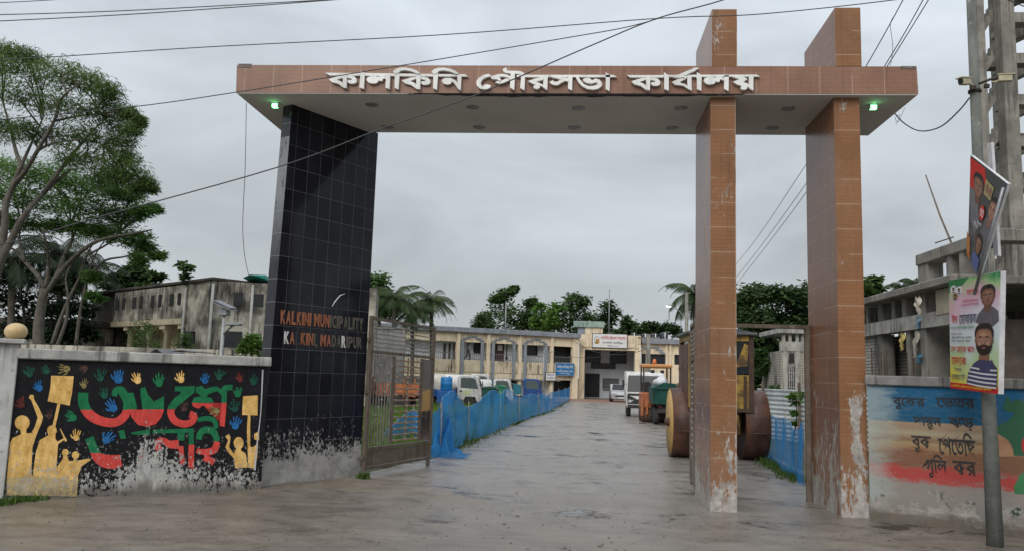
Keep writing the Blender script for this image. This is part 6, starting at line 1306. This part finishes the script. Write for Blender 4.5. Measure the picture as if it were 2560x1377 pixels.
# stair tower
YT = 12.0; tp = at_y(2437, 900, YT); TW = thing('stair_tower', 'tall unfinished concrete stair tower with bare zigzag flights at the right edge', 'tower', (tp.x, YT, 0)); tx = tp.x
W_ = lambda px, py, d=0: (at_y(px, py, YT+d).x-tx, at_y(px, py, YT+d).z)
HT = 16.0; xl1 = W_(2473, 300)[0]; xr0, xr1 = W_(2514, 300)[0], W_(2549, 300)[0]; xR = xr1+3.2
for a_, b_, y in ((W_(2455, 300)[0], xl1, 0), (xr0, xr1, -.02), (xR-.45, xR, 0), (xr0+1.5, xr1+1.4, 3.2), (xR-.45, xR, 3.2)): MB().box((a_, y, -.1), (b_, y+.42, HT), 0, .012).build('column', M_CONC_RAW, TW)
per = 107*mpp(YT); zb = W_(2480, 275)[1]
for k in range(-9, 10):
    mb = ms = MB()
    z = zb+k*per
    if z < 1 or z > HT-1.2: continue
    a_, b_ = xl1+.16, xr0+.22; dz_ = per*.72
    mb.prism([(a_, .44, z-.02), (b_, .44, z+dz_-.06), (b_, .44, z+dz_+.22), (a_, .44, z+.20)], (0, .42, 0))
    n = 5
    for i in range(n): x = a_+(b_-a_)*i/n; zz_ = z+.20+(dz_+.02)*i/n; ms.prism([(x, .45, zz_), (x+(b_-a_)/n, .45, zz_+dz_/n), (x, .45, zz_+dz_/n+.0)], (0, .40, 0))
    if k % 2 == 0: mb.box((xl1+1.1, 2.2, z-.3), (xr0+1.6, 2.6, z-.02)); 
    mb.box((xr1+.001, .1, z+.2), (xR-.451, .5, z+.5)); mb.box((xr1+.9, 2.0, z-.25), (xR-.451, 3.1, z-.05))
    mb.prism([(xr1+.7, 1.7, z+.3), (xR-.5, 1.7, z+.3+per*.8), (xR-.5, 1.7, z+.6+per*.8), (xr1+.7, 1.7, z+.6)], (0, 1.0, 0))
    mb.build('stair_flight', M_CONC_RAW, TW)
# far unfinished brick house
YB_ = 30; bp_ = at_y(1953, 1000, YB_); FB = thing('brick_house', 'small unfinished two storey pale brick house between the orange pillars', 'building', (bp_.x, YB_, gz(YB_))); bx0 = bp_.x
Bq = lambda px, py: (at_y(px, py, YB_).x-bx0, at_y(px, py, YB_).z-gz(YB_))
wB = 3.4; zt4 = Bq(1985, 815)[1]; z3 = Bq(1985, 833)[1]; z2 = Bq(1985, 853)[1]; z1 = Bq(1985, 877)[1]
MB().box((-.15, -.2, z3), (wB, 4, zt4-.12), 0, .02).build('roof_slab', M_COPING, FB)
mb = MB()
for px in (1956, 1972, 1990, 2003): x = Bq(px, 843)[0]; mb.box((x, 0, z2+.001), (x+.14, .2, z3-.001))
mb.box((0, .0, z2-.26), (wB, .3, z2)); mb.box((0, -.06, z1), (wB, .28, z2-.261)); mb.build('concrete_band', M_CONC, FB)
MB().box((0, 0, -.1), (wB, 4, z1-.001)).build('wall', M_BRK, FB)
a, b = Bq(1973, 906), Bq(1985, 880); MB().box((a[0], -.02, a[1]-.0), (b[0], .1, min(b[1], z1-.1))).build('window', M_DARK, FB)
a, b = Bq(1968, 985), Bq(1987, 913); mb = MB().box((a[0], -.03, a[1]), (b[0], -.001, b[1])); mg = MB()
dr = mb.build('door', M_GRIL, FB)
for k in range(5): x = a[0]+(b[0]-a[0])*k/4; mg.box((x-.02, -.06, a[1]), (x+.02, -.031, b[1]))
for k in range(5): z = a[1]+(b[1]-a[1])*k/4; mg.box((a[0], -.075, z-.015), (b[0], -.061, z+.015))
mg.build('grille', M_COPING, dr)
for px in (1957, 1988): x = Bq(px, 900)[0]; MB().box((x, -.05, -.1), (x+.22, -.001, z1-.002)).build('column', M_CONC, FB)
# ------------------------------------------------------------------ vegetation
LM_A = leafmat('acacia_leaves', (.065, .12, .036), (.15, .225, .07), .5); LM_B = leafmat('raintree_leaves', (.052, .13, .034), (.15, .26, .07), .5); LM_D = leafmat('dark_leaves', (.026, .060, .025), (.08, .13, .045), .32)
LM_M = leafmat('mid_leaves', (.038, .085, .028), (.11, .18, .055), .38); LM_L = leafmat('bright_leaves', (.07, .15, .03), (.14, .25, .05), .35); LM_P = leafmat('palm_leaves', (.035, .065, .025), (.08, .12, .045), .3)
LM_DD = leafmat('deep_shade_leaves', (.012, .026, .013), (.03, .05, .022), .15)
M_BARK = plain('grey_bark', (.14, .125, .105), (.075, .066, .055), .9, 4, bump=.4, streak=(.06, .05, .04)); M_BARKD = plain('dark_bark', (.055, .048, .042), (.03, .027, .024), .9, 4, bump=.4)
def leaves(clumps, n, l, w, mat, droop=.3, sub=9, parent=None, name='crown', spread=.34, loc=(0,0,0), hang=False):
    """clumps: (centre, (rx,ry,rz)); leaf blades gathered on twiglets through each clump's volume"""
    Vs, Fs = [], []
    for (c, r), nn in zip(clumps, n if isinstance(n, (list, tuple)) else [n]*len(clumps)):
        c = np.array(c)-np.array(loc); r = np.array(r)
        d = RNG.normal(size=(sub, 3)); d /= np.linalg.norm(d, axis=1)[:, None]; sc_ = d*(RNG.random((sub, 1))**.45)*.85
        which = RNG.integers(0, sub, nn); p = sc_[which]+RNG.normal(size=(nn, 3))*spread*np.array([1, 1, .7]); k = np.linalg.norm(p, axis=1); p = p[k < 1.25]; m = len(p)
        P = c+p*r; a = RNG.random(m)*2*np.pi; dz_ = -droop+RNG.normal(size=m)*.35; dr_ = np.stack([np.cos(a), np.sin(a), dz_], 1); dr_ /= np.linalg.norm(dr_, axis=1)[:, None]
        up = RNG.normal(size=(m, 3))*.5+np.array([0, 0, 1.0]); sd_ = np.cross(dr_, up); sd_ /= np.linalg.norm(sd_, axis=1)[:, None]+1e-9
        s = (.6+.8*RNG.random(m))[:, None]
        q = np.stack([P, P+dr_*l*s*.5+sd_*w*s*.5, P+dr_*l*s, P+dr_*l*s*.5-sd_*w*s*.5], 1).reshape(-1, 3); Vs.append(q)
    v = np.concatenate(Vs); nf = len(v)//4; me = bpy.data.meshes.new(name); me.vertices.add(len(v)); me.vertices.foreach_set('co', v.ravel()); me.loops.add(nf*4); me.loops.foreach_set('vertex_index', np.arange(nf*4)); me.polygons.add(nf); me.polygons.foreach_set('loop_start', np.arange(nf)*4); me.polygons.foreach_set('loop_total', np.full(nf, 4)); me.materials.append(mat); me.update(); me.validate()
    return link(name, me, parent)
def px_clumps(lst, Y, flat=.8, dj=.9):
    """crown clumps measured on the photograph (x, y, radius), spread in depth round Y"""
    o = []; k = mpp(Y)
    for x, y, r in lst:
        R = r*k; yy = Y+random.uniform(-dj, dj)*R*1.4; p = at_y(x, y, yy); o.append((tuple(p), (R, R*1.1, R*flat)))
    return o
def tree(name, label, cat, Y, base, limbs, clumps, n, l, w, mat, bark, group=None, flat=.8, droop=.3, r0=.16, twigs=True, sub=9, spread=.34, z0=None):
    b = at_y(*base, Y); zg = gz(Y) if z0 is None else z0; loc = (b.x, Y, zg); t = thing(name, label, cat, loc, 0, group); L = Vector(loc); mb = MB()
    for pts, ra, rb in limbs:
        P = [at_y(x, y, Y+(d if len(q) else 0))-L for (x, y, *q) in pts for d in [q[0] if q else 0]]; P = catmull(P, 4); m = len(P); mb.tube(P, [ra+(rb-ra)*i/(m-1) for i in range(m)], 7)
    cl = px_clumps(clumps, Y, flat)
    if twigs:
        ends = [Vector(v) for v in mb.v[::7]]
        for c, r in cl:
            c = Vector(c)-L; e = min(ends, key=lambda q: (q-c).length) if ends else Vector((0, 0, 0))
            for _ in range(3):
                tip = c+Vector((random.uniform(-1, 1)*r[0]*.7, random.uniform(-1, 1)*r[1]*.7, random.uniform(-.5, .7)*r[2])); mb.tube([e, (e+c)/2+V(0, 0, .1*r[2]), tip], [r0*.22, r0*.14, r0*.05], 5)
    if mb.f: mb.build('trunk', bark, t)
    leaves(cl, n, l, w, mat, droop, sub, t, 'crown', spread, loc); return t
# two big trees on the left
tree('acacia_tree', 'tall feathery acacia leaning in at the upper left, in front of the rain tree', 'tree', 13, (-40, 900),
  [([(-60,880),(-30,760),(0,655),(28,601),(56,545),(107,485,.6),(177,424,1)], .19, .045), ([(0,655),(12,560),(14,512),(33,466),(60,433,-.5),(93,378,-.8),(135,303,-1),(153,247,-1.2),(205,205,-1.4)], .13, .022), ([(60,433),(40,380,.5),(26,320,.8),(5,250,1)], .08, .025), ([(28,470),(60,400),(85,345,.6),(110,290,.9)], .07, .02), ([(107,485,.6),(170,400,.8),(230,330,1.2),(262,300,1.4)], .08, .02), ([(135,303,-1),(190,292,-.6),(240,285,-.4)], .05, .015), ([(0,545),(-20,470),(-5,400)], .1, .03), ([(93,378),(130,360),(200,350),(260,362)], .05,.015)],
  [(5,150,60),(50,165,60),(100,180,62),(150,185,55),(190,190,50),(235,205,45),(270,222,40),(285,250,36),(30,235,60),(90,250,62),(150,262,60),(210,270,58),(260,285,50),(300,305,42),(335,322,32),(60,320,45),(120,330,52),(190,335,55),(250,345,52),(305,360,42),(20,330,50),(170,385,42),(225,400,48),(285,415,48),(335,430,40),(365,455,26),(320,395,32),(260,440,40),(345,470,28),(-40,200,70),(-40,300,70),(20,125,40),(75,140,36),(320,280,26),(350,300,20),(300,440,30),(380,470,16)],
  930, .17, .027, LM_A, M_BARK, None, .85, .55, .16, True, 26, .30)
tree('rain_tree', 'spreading many stemmed rain tree with layered crown behind the acacia at left', 'tree', 18, (100, 880),
  [([(98,885),(96,820),(104,760),(112,720)], .22, .15), ([(112,720),(95,690),(62,655,.5),(35,625,.8),(-20,600,1)], .10, .03), ([(112,720),(122,670),(118,620,-.6),(105,570,-1)], .09, .025), ([(110,740),(140,690),(160,640,.6),(185,590,1),(200,550,1.2)], .10, .025), ([(135,700),(170,660),(215,620,-.8),(260,598,-1.2),(330,585,-1.6),(380,575,-2)], .11, .025), ([(160,640),(180,600),(178,560)], .07,.03), ([(130,860),(150,800),(175,740),(200,690),(215,640),(240,600)], .085, .02), ([(140,870),(165,800),(170,740),(165,690),(190,640)], .075, .018), ([(215,640),(270,610),(300,580)], .05,.02), ([(62,655),(48,600),(55,560)], .06,.02), ([(225,690),(262,652),(322,640),(365,618)], .06, .015), ([(190,860),(200,780),(215,710),(232,650),(262,600)], .07, .018)],
  [(10,420,60),(60,430,62),(115,438,64),(170,450,62),(225,458,60),(275,470,52),(320,490,42),(30,490,56),(90,500,58),(150,512,58),(210,520,58),(265,530,54),(315,540,48),(355,530,30),(388,520,20),(300,585,44),(340,600,40),(370,625,30),(250,575,40),(200,570,36),(150,565,36),(80,560,40),(20,560,40),(395,640,18),(230,690,24),(-40,460,70),(-40,540,60),(240,740,22),(345,648,26)],
  1450, .17, .042, LM_B, M_BARK, None, .7, .15, .18, True, 22, .32)
tree('broadleaf_tree', 'dark broadleaf mass filling the gaps between the trunks at far left', 'tree', 24, (60, 880), [([(60,880),(62,800),(50,720)], .12, .04), ([(62,800),(110,760),(150,720)], .08, .03)], [(10,740,48),(-20,680,50),(40,690,44),(85,760,42),(130,780,40),(170,760,38),(25,810,44),(75,825,38),(130,830,36),(195,815,32),(215,770,28),(225,835,24),(170,835,30),(150,715,26)], 420, .30, .11, LM_DD, M_BARKD, None, .9, .3, .12, True, 12, .32)
def palm(label, px, pyb, pyt, Y, nf=16, fl=2.2, group='coconut palms', lean=0.0, ph=0, mat=None, z0=None, trunk=True):
    b = at_y(px-lean, pyb, Y); tp = at_y(px, pyt, Y); zg = gz(Y); t = thing('coconut_palm', label, 'palm tree', (b.x, Y, zg), 0, group); L = Vector((b.x, Y, zg)); T = tp-L
    MB().tube(catmull([V(0, 0, 0), V(T.x*.25, 0, T.z*.45), V(T.x, 0, T.z)], 6), [.2]+[.15]*11+[.12], 8).build('trunk', M_BARK, t)
    Vs = []; rach = MB()
    for k in range(nf):
        a = 2*math.pi*k/nf*2.618+ph; el = 1.25-1.75*((k+.5)/nf)+random.uniform(-.1, .1); d = Vector((math.cos(a), math.sin(a), 0)); P = []; p = Vector(T); e = el
        n_ = 12
        for i in range(n_+1):
            P.append(p.copy()); p = p+(d*math.cos(e)+V(0, 0, math.sin(e)))*fl/n_; e -= (.13+.05*random.random())*(1.1 if el > .2 else .8)
        rach.tube(P, [.03*(1-.8*i/n_) for i in range(n_+1)], 4)
        sdv = Vector((-d.y, d.x, 0))
        for i in range(2, n_*3):
            f = i/(n_*3); j = min(int(f*n_), n_-1); q = P[j].lerp(P[j+1], f*n_-j); tg = (P[j+1]-P[j]).normalized(); ll = fl*.26*math.sin(min(1, f*1.15+.12)*math.pi)**.6+.05
            for s_ in (-1, 1):
                dd = (sdv*s_*.8+tg*.55+V(0, 0, -.55-.25*random.random())).normalized(); wv = tg.cross(dd).cross(dd).normalized()*fl*.0085
                Vs += [q-wv, q+wv, q+dd*ll*.6+wv*.8+V(0,0,-.04), q+dd*ll+V(0, 0, -.1*ll)]
    rach.build('rachis', M_BARKD, t)
    v = np.array([tuple(x) for x in Vs]); nq = len(v)//4; me = bpy.data.meshes.new('fronds'); me.from_pydata(v.tolist(), [], [(4*i, 4*i+1, 4*i+2, 4*i+3) for i in range(nq)]); me.materials.append(mat or LM_P); link('fronds', me, t); return t
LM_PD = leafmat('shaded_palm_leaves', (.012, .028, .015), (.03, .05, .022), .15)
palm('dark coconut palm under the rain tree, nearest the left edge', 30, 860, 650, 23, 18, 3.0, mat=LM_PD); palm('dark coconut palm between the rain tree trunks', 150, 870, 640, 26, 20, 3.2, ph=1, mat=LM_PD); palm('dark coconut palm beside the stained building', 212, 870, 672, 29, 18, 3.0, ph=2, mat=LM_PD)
palm('coconut palm behind the open gate leaf, left of its neighbour', 985, 960, 745, 46, 20, 3.0, ph=.4); palm('bright coconut palm with the tallest crown behind the gate leaf', 1078, 960, 752, 52, 24, 2.8, ph=1.2); palm('coconut palm in the middle of the three behind the gate leaf', 1030, 960, 775, 50, 20, 2.8, ph=2.2)
palm('tall coconut palm beside the lit street lamp at right', 1738, 960, 738, 36, 22, 2.6, ph=.7)
palm('small palm peeping over the unfinished building, left of its twin', 2253, 900, 720, 34, 14, 1.3, ph=.2); palm('small palm peeping over the unfinished building, right of its twin', 2290, 900, 712, 34, 14, 1.4, ph=1.1)
far = lambda label, Y, base, clumps, n, mat, limbs=(), nm='broadleaf_tree', l=.42, w=.24, grp='trees behind the offices', fl_=.85, r0=.2: tree(nm, label, 'tree', Y, base, list(limbs), clumps, n, l, w, mat, M_BARK, grp, fl_, .15, r0, True, 10, .3)
tree('almond_tree', 'tiered almond tree with flat dark layers above the stained building', 'tree', 33, (335, 800), [([(335,800),(334,700),(338,650)], .14, .04)], [(338,672,20),(310,684,26),(360,685,30),(300,702,34),(345,700,34),(385,690,24),(285,716,30),(330,716,36),(375,712,30)], 520, .34, .2, LM_D, M_BARKD, None, .28, .05, .12)
tree('rooftop_sapling', 'little sapling growing from the roof edge of the stained building', 'plant', 23, (458, 708), [([(455,712),(458,690),(465,668)], .03, .01)], [(457,665,14),(470,672,12),(462,690,10)], 90, .24, .16, LM_M, M_BARKD, None, .9, .1, .04, True, 6, .4, 5.2)
far('tall rounded tree right behind the black pillar above the gate leaf', 50, (950, 900), [(945,705,36),(960,735,36),(935,760,45),(975,775,30),(925,730,30)], 620, LM_M, [([(950,960),(948,800),(945,720)], .2, .06)])
far('tall open crowned tree at the left of the group behind the offices', 92, (1262, 900), [(1268,730,22),(1240,745,18),(1285,722,12),(1252,775,40),(1225,790,28),(1290,785,36),(1270,810,46),(1225,820,34),(1310,815,30),(1248,748,16)], 520, LM_M, [([(1262,960),(1263,840),(1262,730)], .25, .06)])
far('narrow dark tree in the middle of the group behind the offices', 90, (1327, 900), [(1326,750,20),(1335,765,18),(1320,785,24),(1330,810,30)], 480, LM_D, [([(1327,960),(1326,760)], .25, .06)])
far('bright yellow green tree in the middle of the group behind the offices', 84, (1368, 900), [(1355,775,26),(1345,800,26),(1375,800,28),(1390,770,22),(1360,822,26)], 480, LM_L, [([(1362,960),(1360,790)], .22, .06)])
far('broad dark tree with see through stems behind the offices', 88, (1430, 900), [(1440,745,24),(1420,760,24),(1460,755,22),(1400,790,30),(1440,785,36),(1475,790,30),(1490,810,22),(1420,815,30),(1380,815,28),(1455,820,24)], 460, LM_M, [([(1425,960),(1424,830),(1430,760)], .2, .05), ([(1400,960),(1405,790)], .15, .05), ([(1465,960),(1462,780)], .15, .05)])
far('small round topped tree beside the antenna mast', 86, (1520, 900), [(1518,765,20),(1530,780,20),(1510,790,18),(1525,800,18),(1512,820,18)], 380, LM_D, [([(1517,960),(1518,770)], .2, .05)])
far('low palm like shrub tree at the left foot of the group behind the offices', 82, (1205, 900), [(1205,800,18),(1215,812,20),(1195,815,16)], 380, LM_P, [], l=.7, w=.12)
far('dark conical tree over the right office wing', 94, (1565, 900), [(1566,800,14),(1572,815,22),(1560,828,28),(1590,815,20),(1585,830,30),(1545,832,18)], 520, LM_D, [([(1570,960),(1567,800)], .2, .05)])
far('dark bushy tree right of the conical tree over the right office wing', 92, (1620, 900), [(1615,812,18),(1635,818,18),(1605,828,22),(1650,828,20),(1625,832,24),(1675,818,18),(1690,830,20)], 480, LM_D, [([(1620,960),(1622,820)], .2, .05)])
tree('mango_tree', 'massive dark mango tree filling the gap between the two orange pillars', 'tree', 37, (1960, 1000), [([(1955,1010),(1952,930),(1935,860),(1915,800)], .35, .12), ([(1952,930),(1985,860),(2000,800)], .22, .08), ([(1945,900),(1890,840),(1870,790)], .2,.06)],
  [(1865,740,34),(1905,730,34),(1950,735,36),(1990,745,36),(2020,735,36),(1850,785,34),(1890,790,44),(1945,790,46),(1995,795,40),(1870,830,40),(1920,840,44),(1975,835,40),(1855,870,34),(1900,880,40),(1945,880,36),(1850,910,34),(1890,925,34),(1930,920,30),(2030,790,40),(1870,960,26),(2040,850,40)], 1250, .30, .13, LM_D, M_BARKD, None, .85, .3, .3, True, 12, .32)
tree('guava_tree', 'brighter green tree in front of the mango tree beside the brick house', 'tree', 33, (1915, 1000), [([(1915,1000),(1918,940),(1922,900)], .12, .04)], [(1915,890,26),(1935,875,22),(1900,905,22),(1935,905,24),(1915,925,22),(1895,885,18)], 620, .22, .1, LM_M, M_BARKD, None, .85, .2, .15)
tree('leafy_tree', 'leafy tree rising just right of the second orange pillar', 'tree', 36, (2165, 960), [([(2168,960),(2170,800),(2175,720)], .15, .05)], [(2175,708,18),(2190,700,14),(2165,735,24),(2195,730,16),(2170,765,26),(2195,770,22),(2225,755,18),(2140,720,30)], 420, .30, .18, LM_M, M_BARKD, None, .85, .2, .15)
far('dark hedge like trees behind the unfinished building openings', 30, (2240, 960), [(2180,790,30),(2215,790,30),(2250,780,30),(2285,780,30),(2320,790,30),(2190,830,26)], 700, LM_D, [], 'hedge_tree', .3, .16, None)
far('dark shrubs closing the view behind the road roller and tin fence', 26, (1990, 1000), [(1870,985,22),(1900,1000,20),(1935,975,16),(1850,1000,22)], 500, LM_D, [], 'shrub', .2, .08, None)
# shrubs and saplings behind the left wall
def shrub(label, px, pyb, clumps, Y, n=330, l=.12, w=.04, mat=LM_M, grp='shrubs behind the left wall'):
    return tree('shrub', label, 'shrub', Y, (px, pyb), [([(px, pyb), (clumps[0][0], clumps[0][1])], .03, .01)], clumps, n, l, w, mat, M_BARKD, grp, 1.0, -.2, .06, True, 8, .34)
shrub('feathery young tree before the columned loggia, left of the other shrub', 365, 900, [(362,810,22),(350,835,24),(378,838,26),(362,862,30),(340,865,20),(390,868,18)], 8, 150, .12, .022)
shrub('feathery shrub before the stained building, right of the loggia shrub', 462, 900, [(460,842,16),(452,862,20),(472,865,16)], 8, 220, .12, .022)
shrub('round leafy bush hugging the black pillar behind the left wall', 630, 900, [(625,852,22),(640,868,24),(612,872,18)], 4, 520, .09, .045, LM_L)
# creeper on the tin fence, weeds
tree('creeper', 'bright green creeper climbing over the corrugated fence post', 'plant', 9.6, (1990, 1100), [([(1985,1090),(1992,1040),(1990,990)], .02, .008)], [(1985,985,11),(2000,990,12),(1978,992,7),(1990,1005,9),(1988,1030,7),(1986,1055,5)], 110, .10, .05, LM_L, M_BARKD, None, 1.0, .3, .03, True, 6, .4)
def grass(name, pts, n, h, spread, mat, label=None):
    """pts: polyline of ground points; blades scattered round it"""
    Vs = []; P = [Vector(p) for p in pts]
    for _ in range(n):
        i = random.randrange(len(P)-1); q = P[i].lerp(P[i+1], random.random()); x = q.x+random.gauss(0, spread); y = q.y+random.gauss(0, spread); z = gz(y)
        hh = h*random.uniform(.35, 1.2); a = random.uniform(0, 6.283); dx, dy = math.cos(a), math.sin(a); wv = .012+.05*h*.2; le = hh*random.uniform(.1, .7)
        Vs += [(x-dy*wv, y+dx*wv, z-.01), (x+dy*wv, y-dx*wv, z-.01), (x+dx*le*.5+dy*wv*.7, y+dy*le*.5-dx*wv*.7, z+hh*.65), (x+dx*le, y+dy*le, z+hh)]
    me = bpy.data.meshes.new(name); me.from_pydata(Vs, [], [(4*i, 4*i+1, 4*i+2, 4*i+3) for i in range(n)]); me.materials.append(mat); o = link(name, me); stuff(o); o['label'] = label; o['category'] = 'grass'; return o
LM_G = leafmat('lawn_grass', (.07, .14, .022), (.14, .22, .04), .3); LM_W = leafmat('weed_grass', (.045, .10, .02), (.10, .16, .04), .3)
def lawn():
    Vs = []
    for _ in range(26000):
        y = 3.5+28*random.random()**1.3; xr = -2.9+min(y, 45)/45*1.9; x = xr-.15-(1.2+y*.42)*random.random()-.4*(y < 6); z = gz(y); s = .5+y*.035
        hh = random.uniform(.08, .26)*min(1.5, s+.3); a = random.uniform(0, 6.283); dx, dy = math.cos(a), math.sin(a); wv = .012*s+.006; le = hh*random.uniform(.1, .7)
        Vs += [(x-dy*wv, y+dx*wv, z-.01), (x+dy*wv, y-dx*wv, z-.01), (x+dx*le*.5+dy*wv*.7, y+dy*le*.5-dx*wv*.7, z+hh*.65), (x+dx*le, y+dy*le, z+hh)]
    me = bpy.data.meshes.new('grass'); me.from_pydata(Vs, [], [(4*i, 4*i+1, 4*i+2, 4*i+3) for i in range(len(Vs)//4)]); me.materials.append(LM_G); o = link('grass', me); stuff(o); o['label'] = 'bright green grass of the left yard behind the gate leaf and net'; o['category'] = 'grass'
lawn()
grass('weeds', [on_ground(1135, 1128), on_ground(1228, 1086), on_ground(1327, 1044), on_ground(1384, 1026), on_ground(1424, 999)], 900, .09, .08, LM_W, 'weeds along the foot of the long blue net')
grass('weeds', [on_ground(2000, 1206), on_ground(1960, 1182), on_ground(1922, 1160), on_ground(1905, 1140)], 800, .12, .10, LM_W, 'weeds along the foot of the short blue net on the right')
grass('weeds', [on_ground(-20, 1262), on_ground(14, 1258), on_ground(50, 1250), on_ground(95, 1250)], 420, .07, .06, LM_W, 'weeds at the foot of the left wall end')
grass('weeds', [on_ground(902, 1200), on_ground(912, 1196)], 120, .12, .04, LM_W, 'weeds at the foot of the gate hinge')
tree('yard_bush', 'yellow green bush behind the long blue net beside the nearest white cab', 'shrub', 13, (1110, 1080), [], [(1110,1040,26),(1100,1060,26),(1150,1035,14),(1170,1030,16),(1185,1040,12)], 420, .09, .05, LM_L, M_BARKD, None, .9, 0, .03, False, 8, .34)
# pebbles and small litter on the road
mb = MB()
for _ in range(900):
    x = random.uniform(-6, 6); y = random.uniform(-4.6, 1.2) if random.random() < .8 else random.uniform(1, 9); 
    if y > .3 and not (-2.2 < x < 1.6): continue
    if y < -.5-.25*abs(x) + .9 or y > .3:
        r = random.uniform(.006, .017)*(2.2 if random.random() < .05 else 1); o = len(mb.v); vs = [Vector((x+r*random.uniform(.7, 1.3)*a, y+r*random.uniform(.7, 1.3)*b, gz(y)+.004+r*.6*c)) for a, b, c in ((1,0,0),(-1,0,0),(0,1,0),(0,-1,0),(0,0,1.1),(0,0,-.6))]
        mb.add(vs, [(0,2,4),(2,1,4),(1,3,4),(3,0,4),(2,0,5),(1,2,5),(3,1,5),(0,3,5)])
o = mb.build('gravel', plain('road_gravel', (.20, .18, .15), (.09, .08, .07), .9, 30)); stuff(o); o['label'] = 'loose pebbles scattered over the muddy road'; o['category'] = 'gravel'
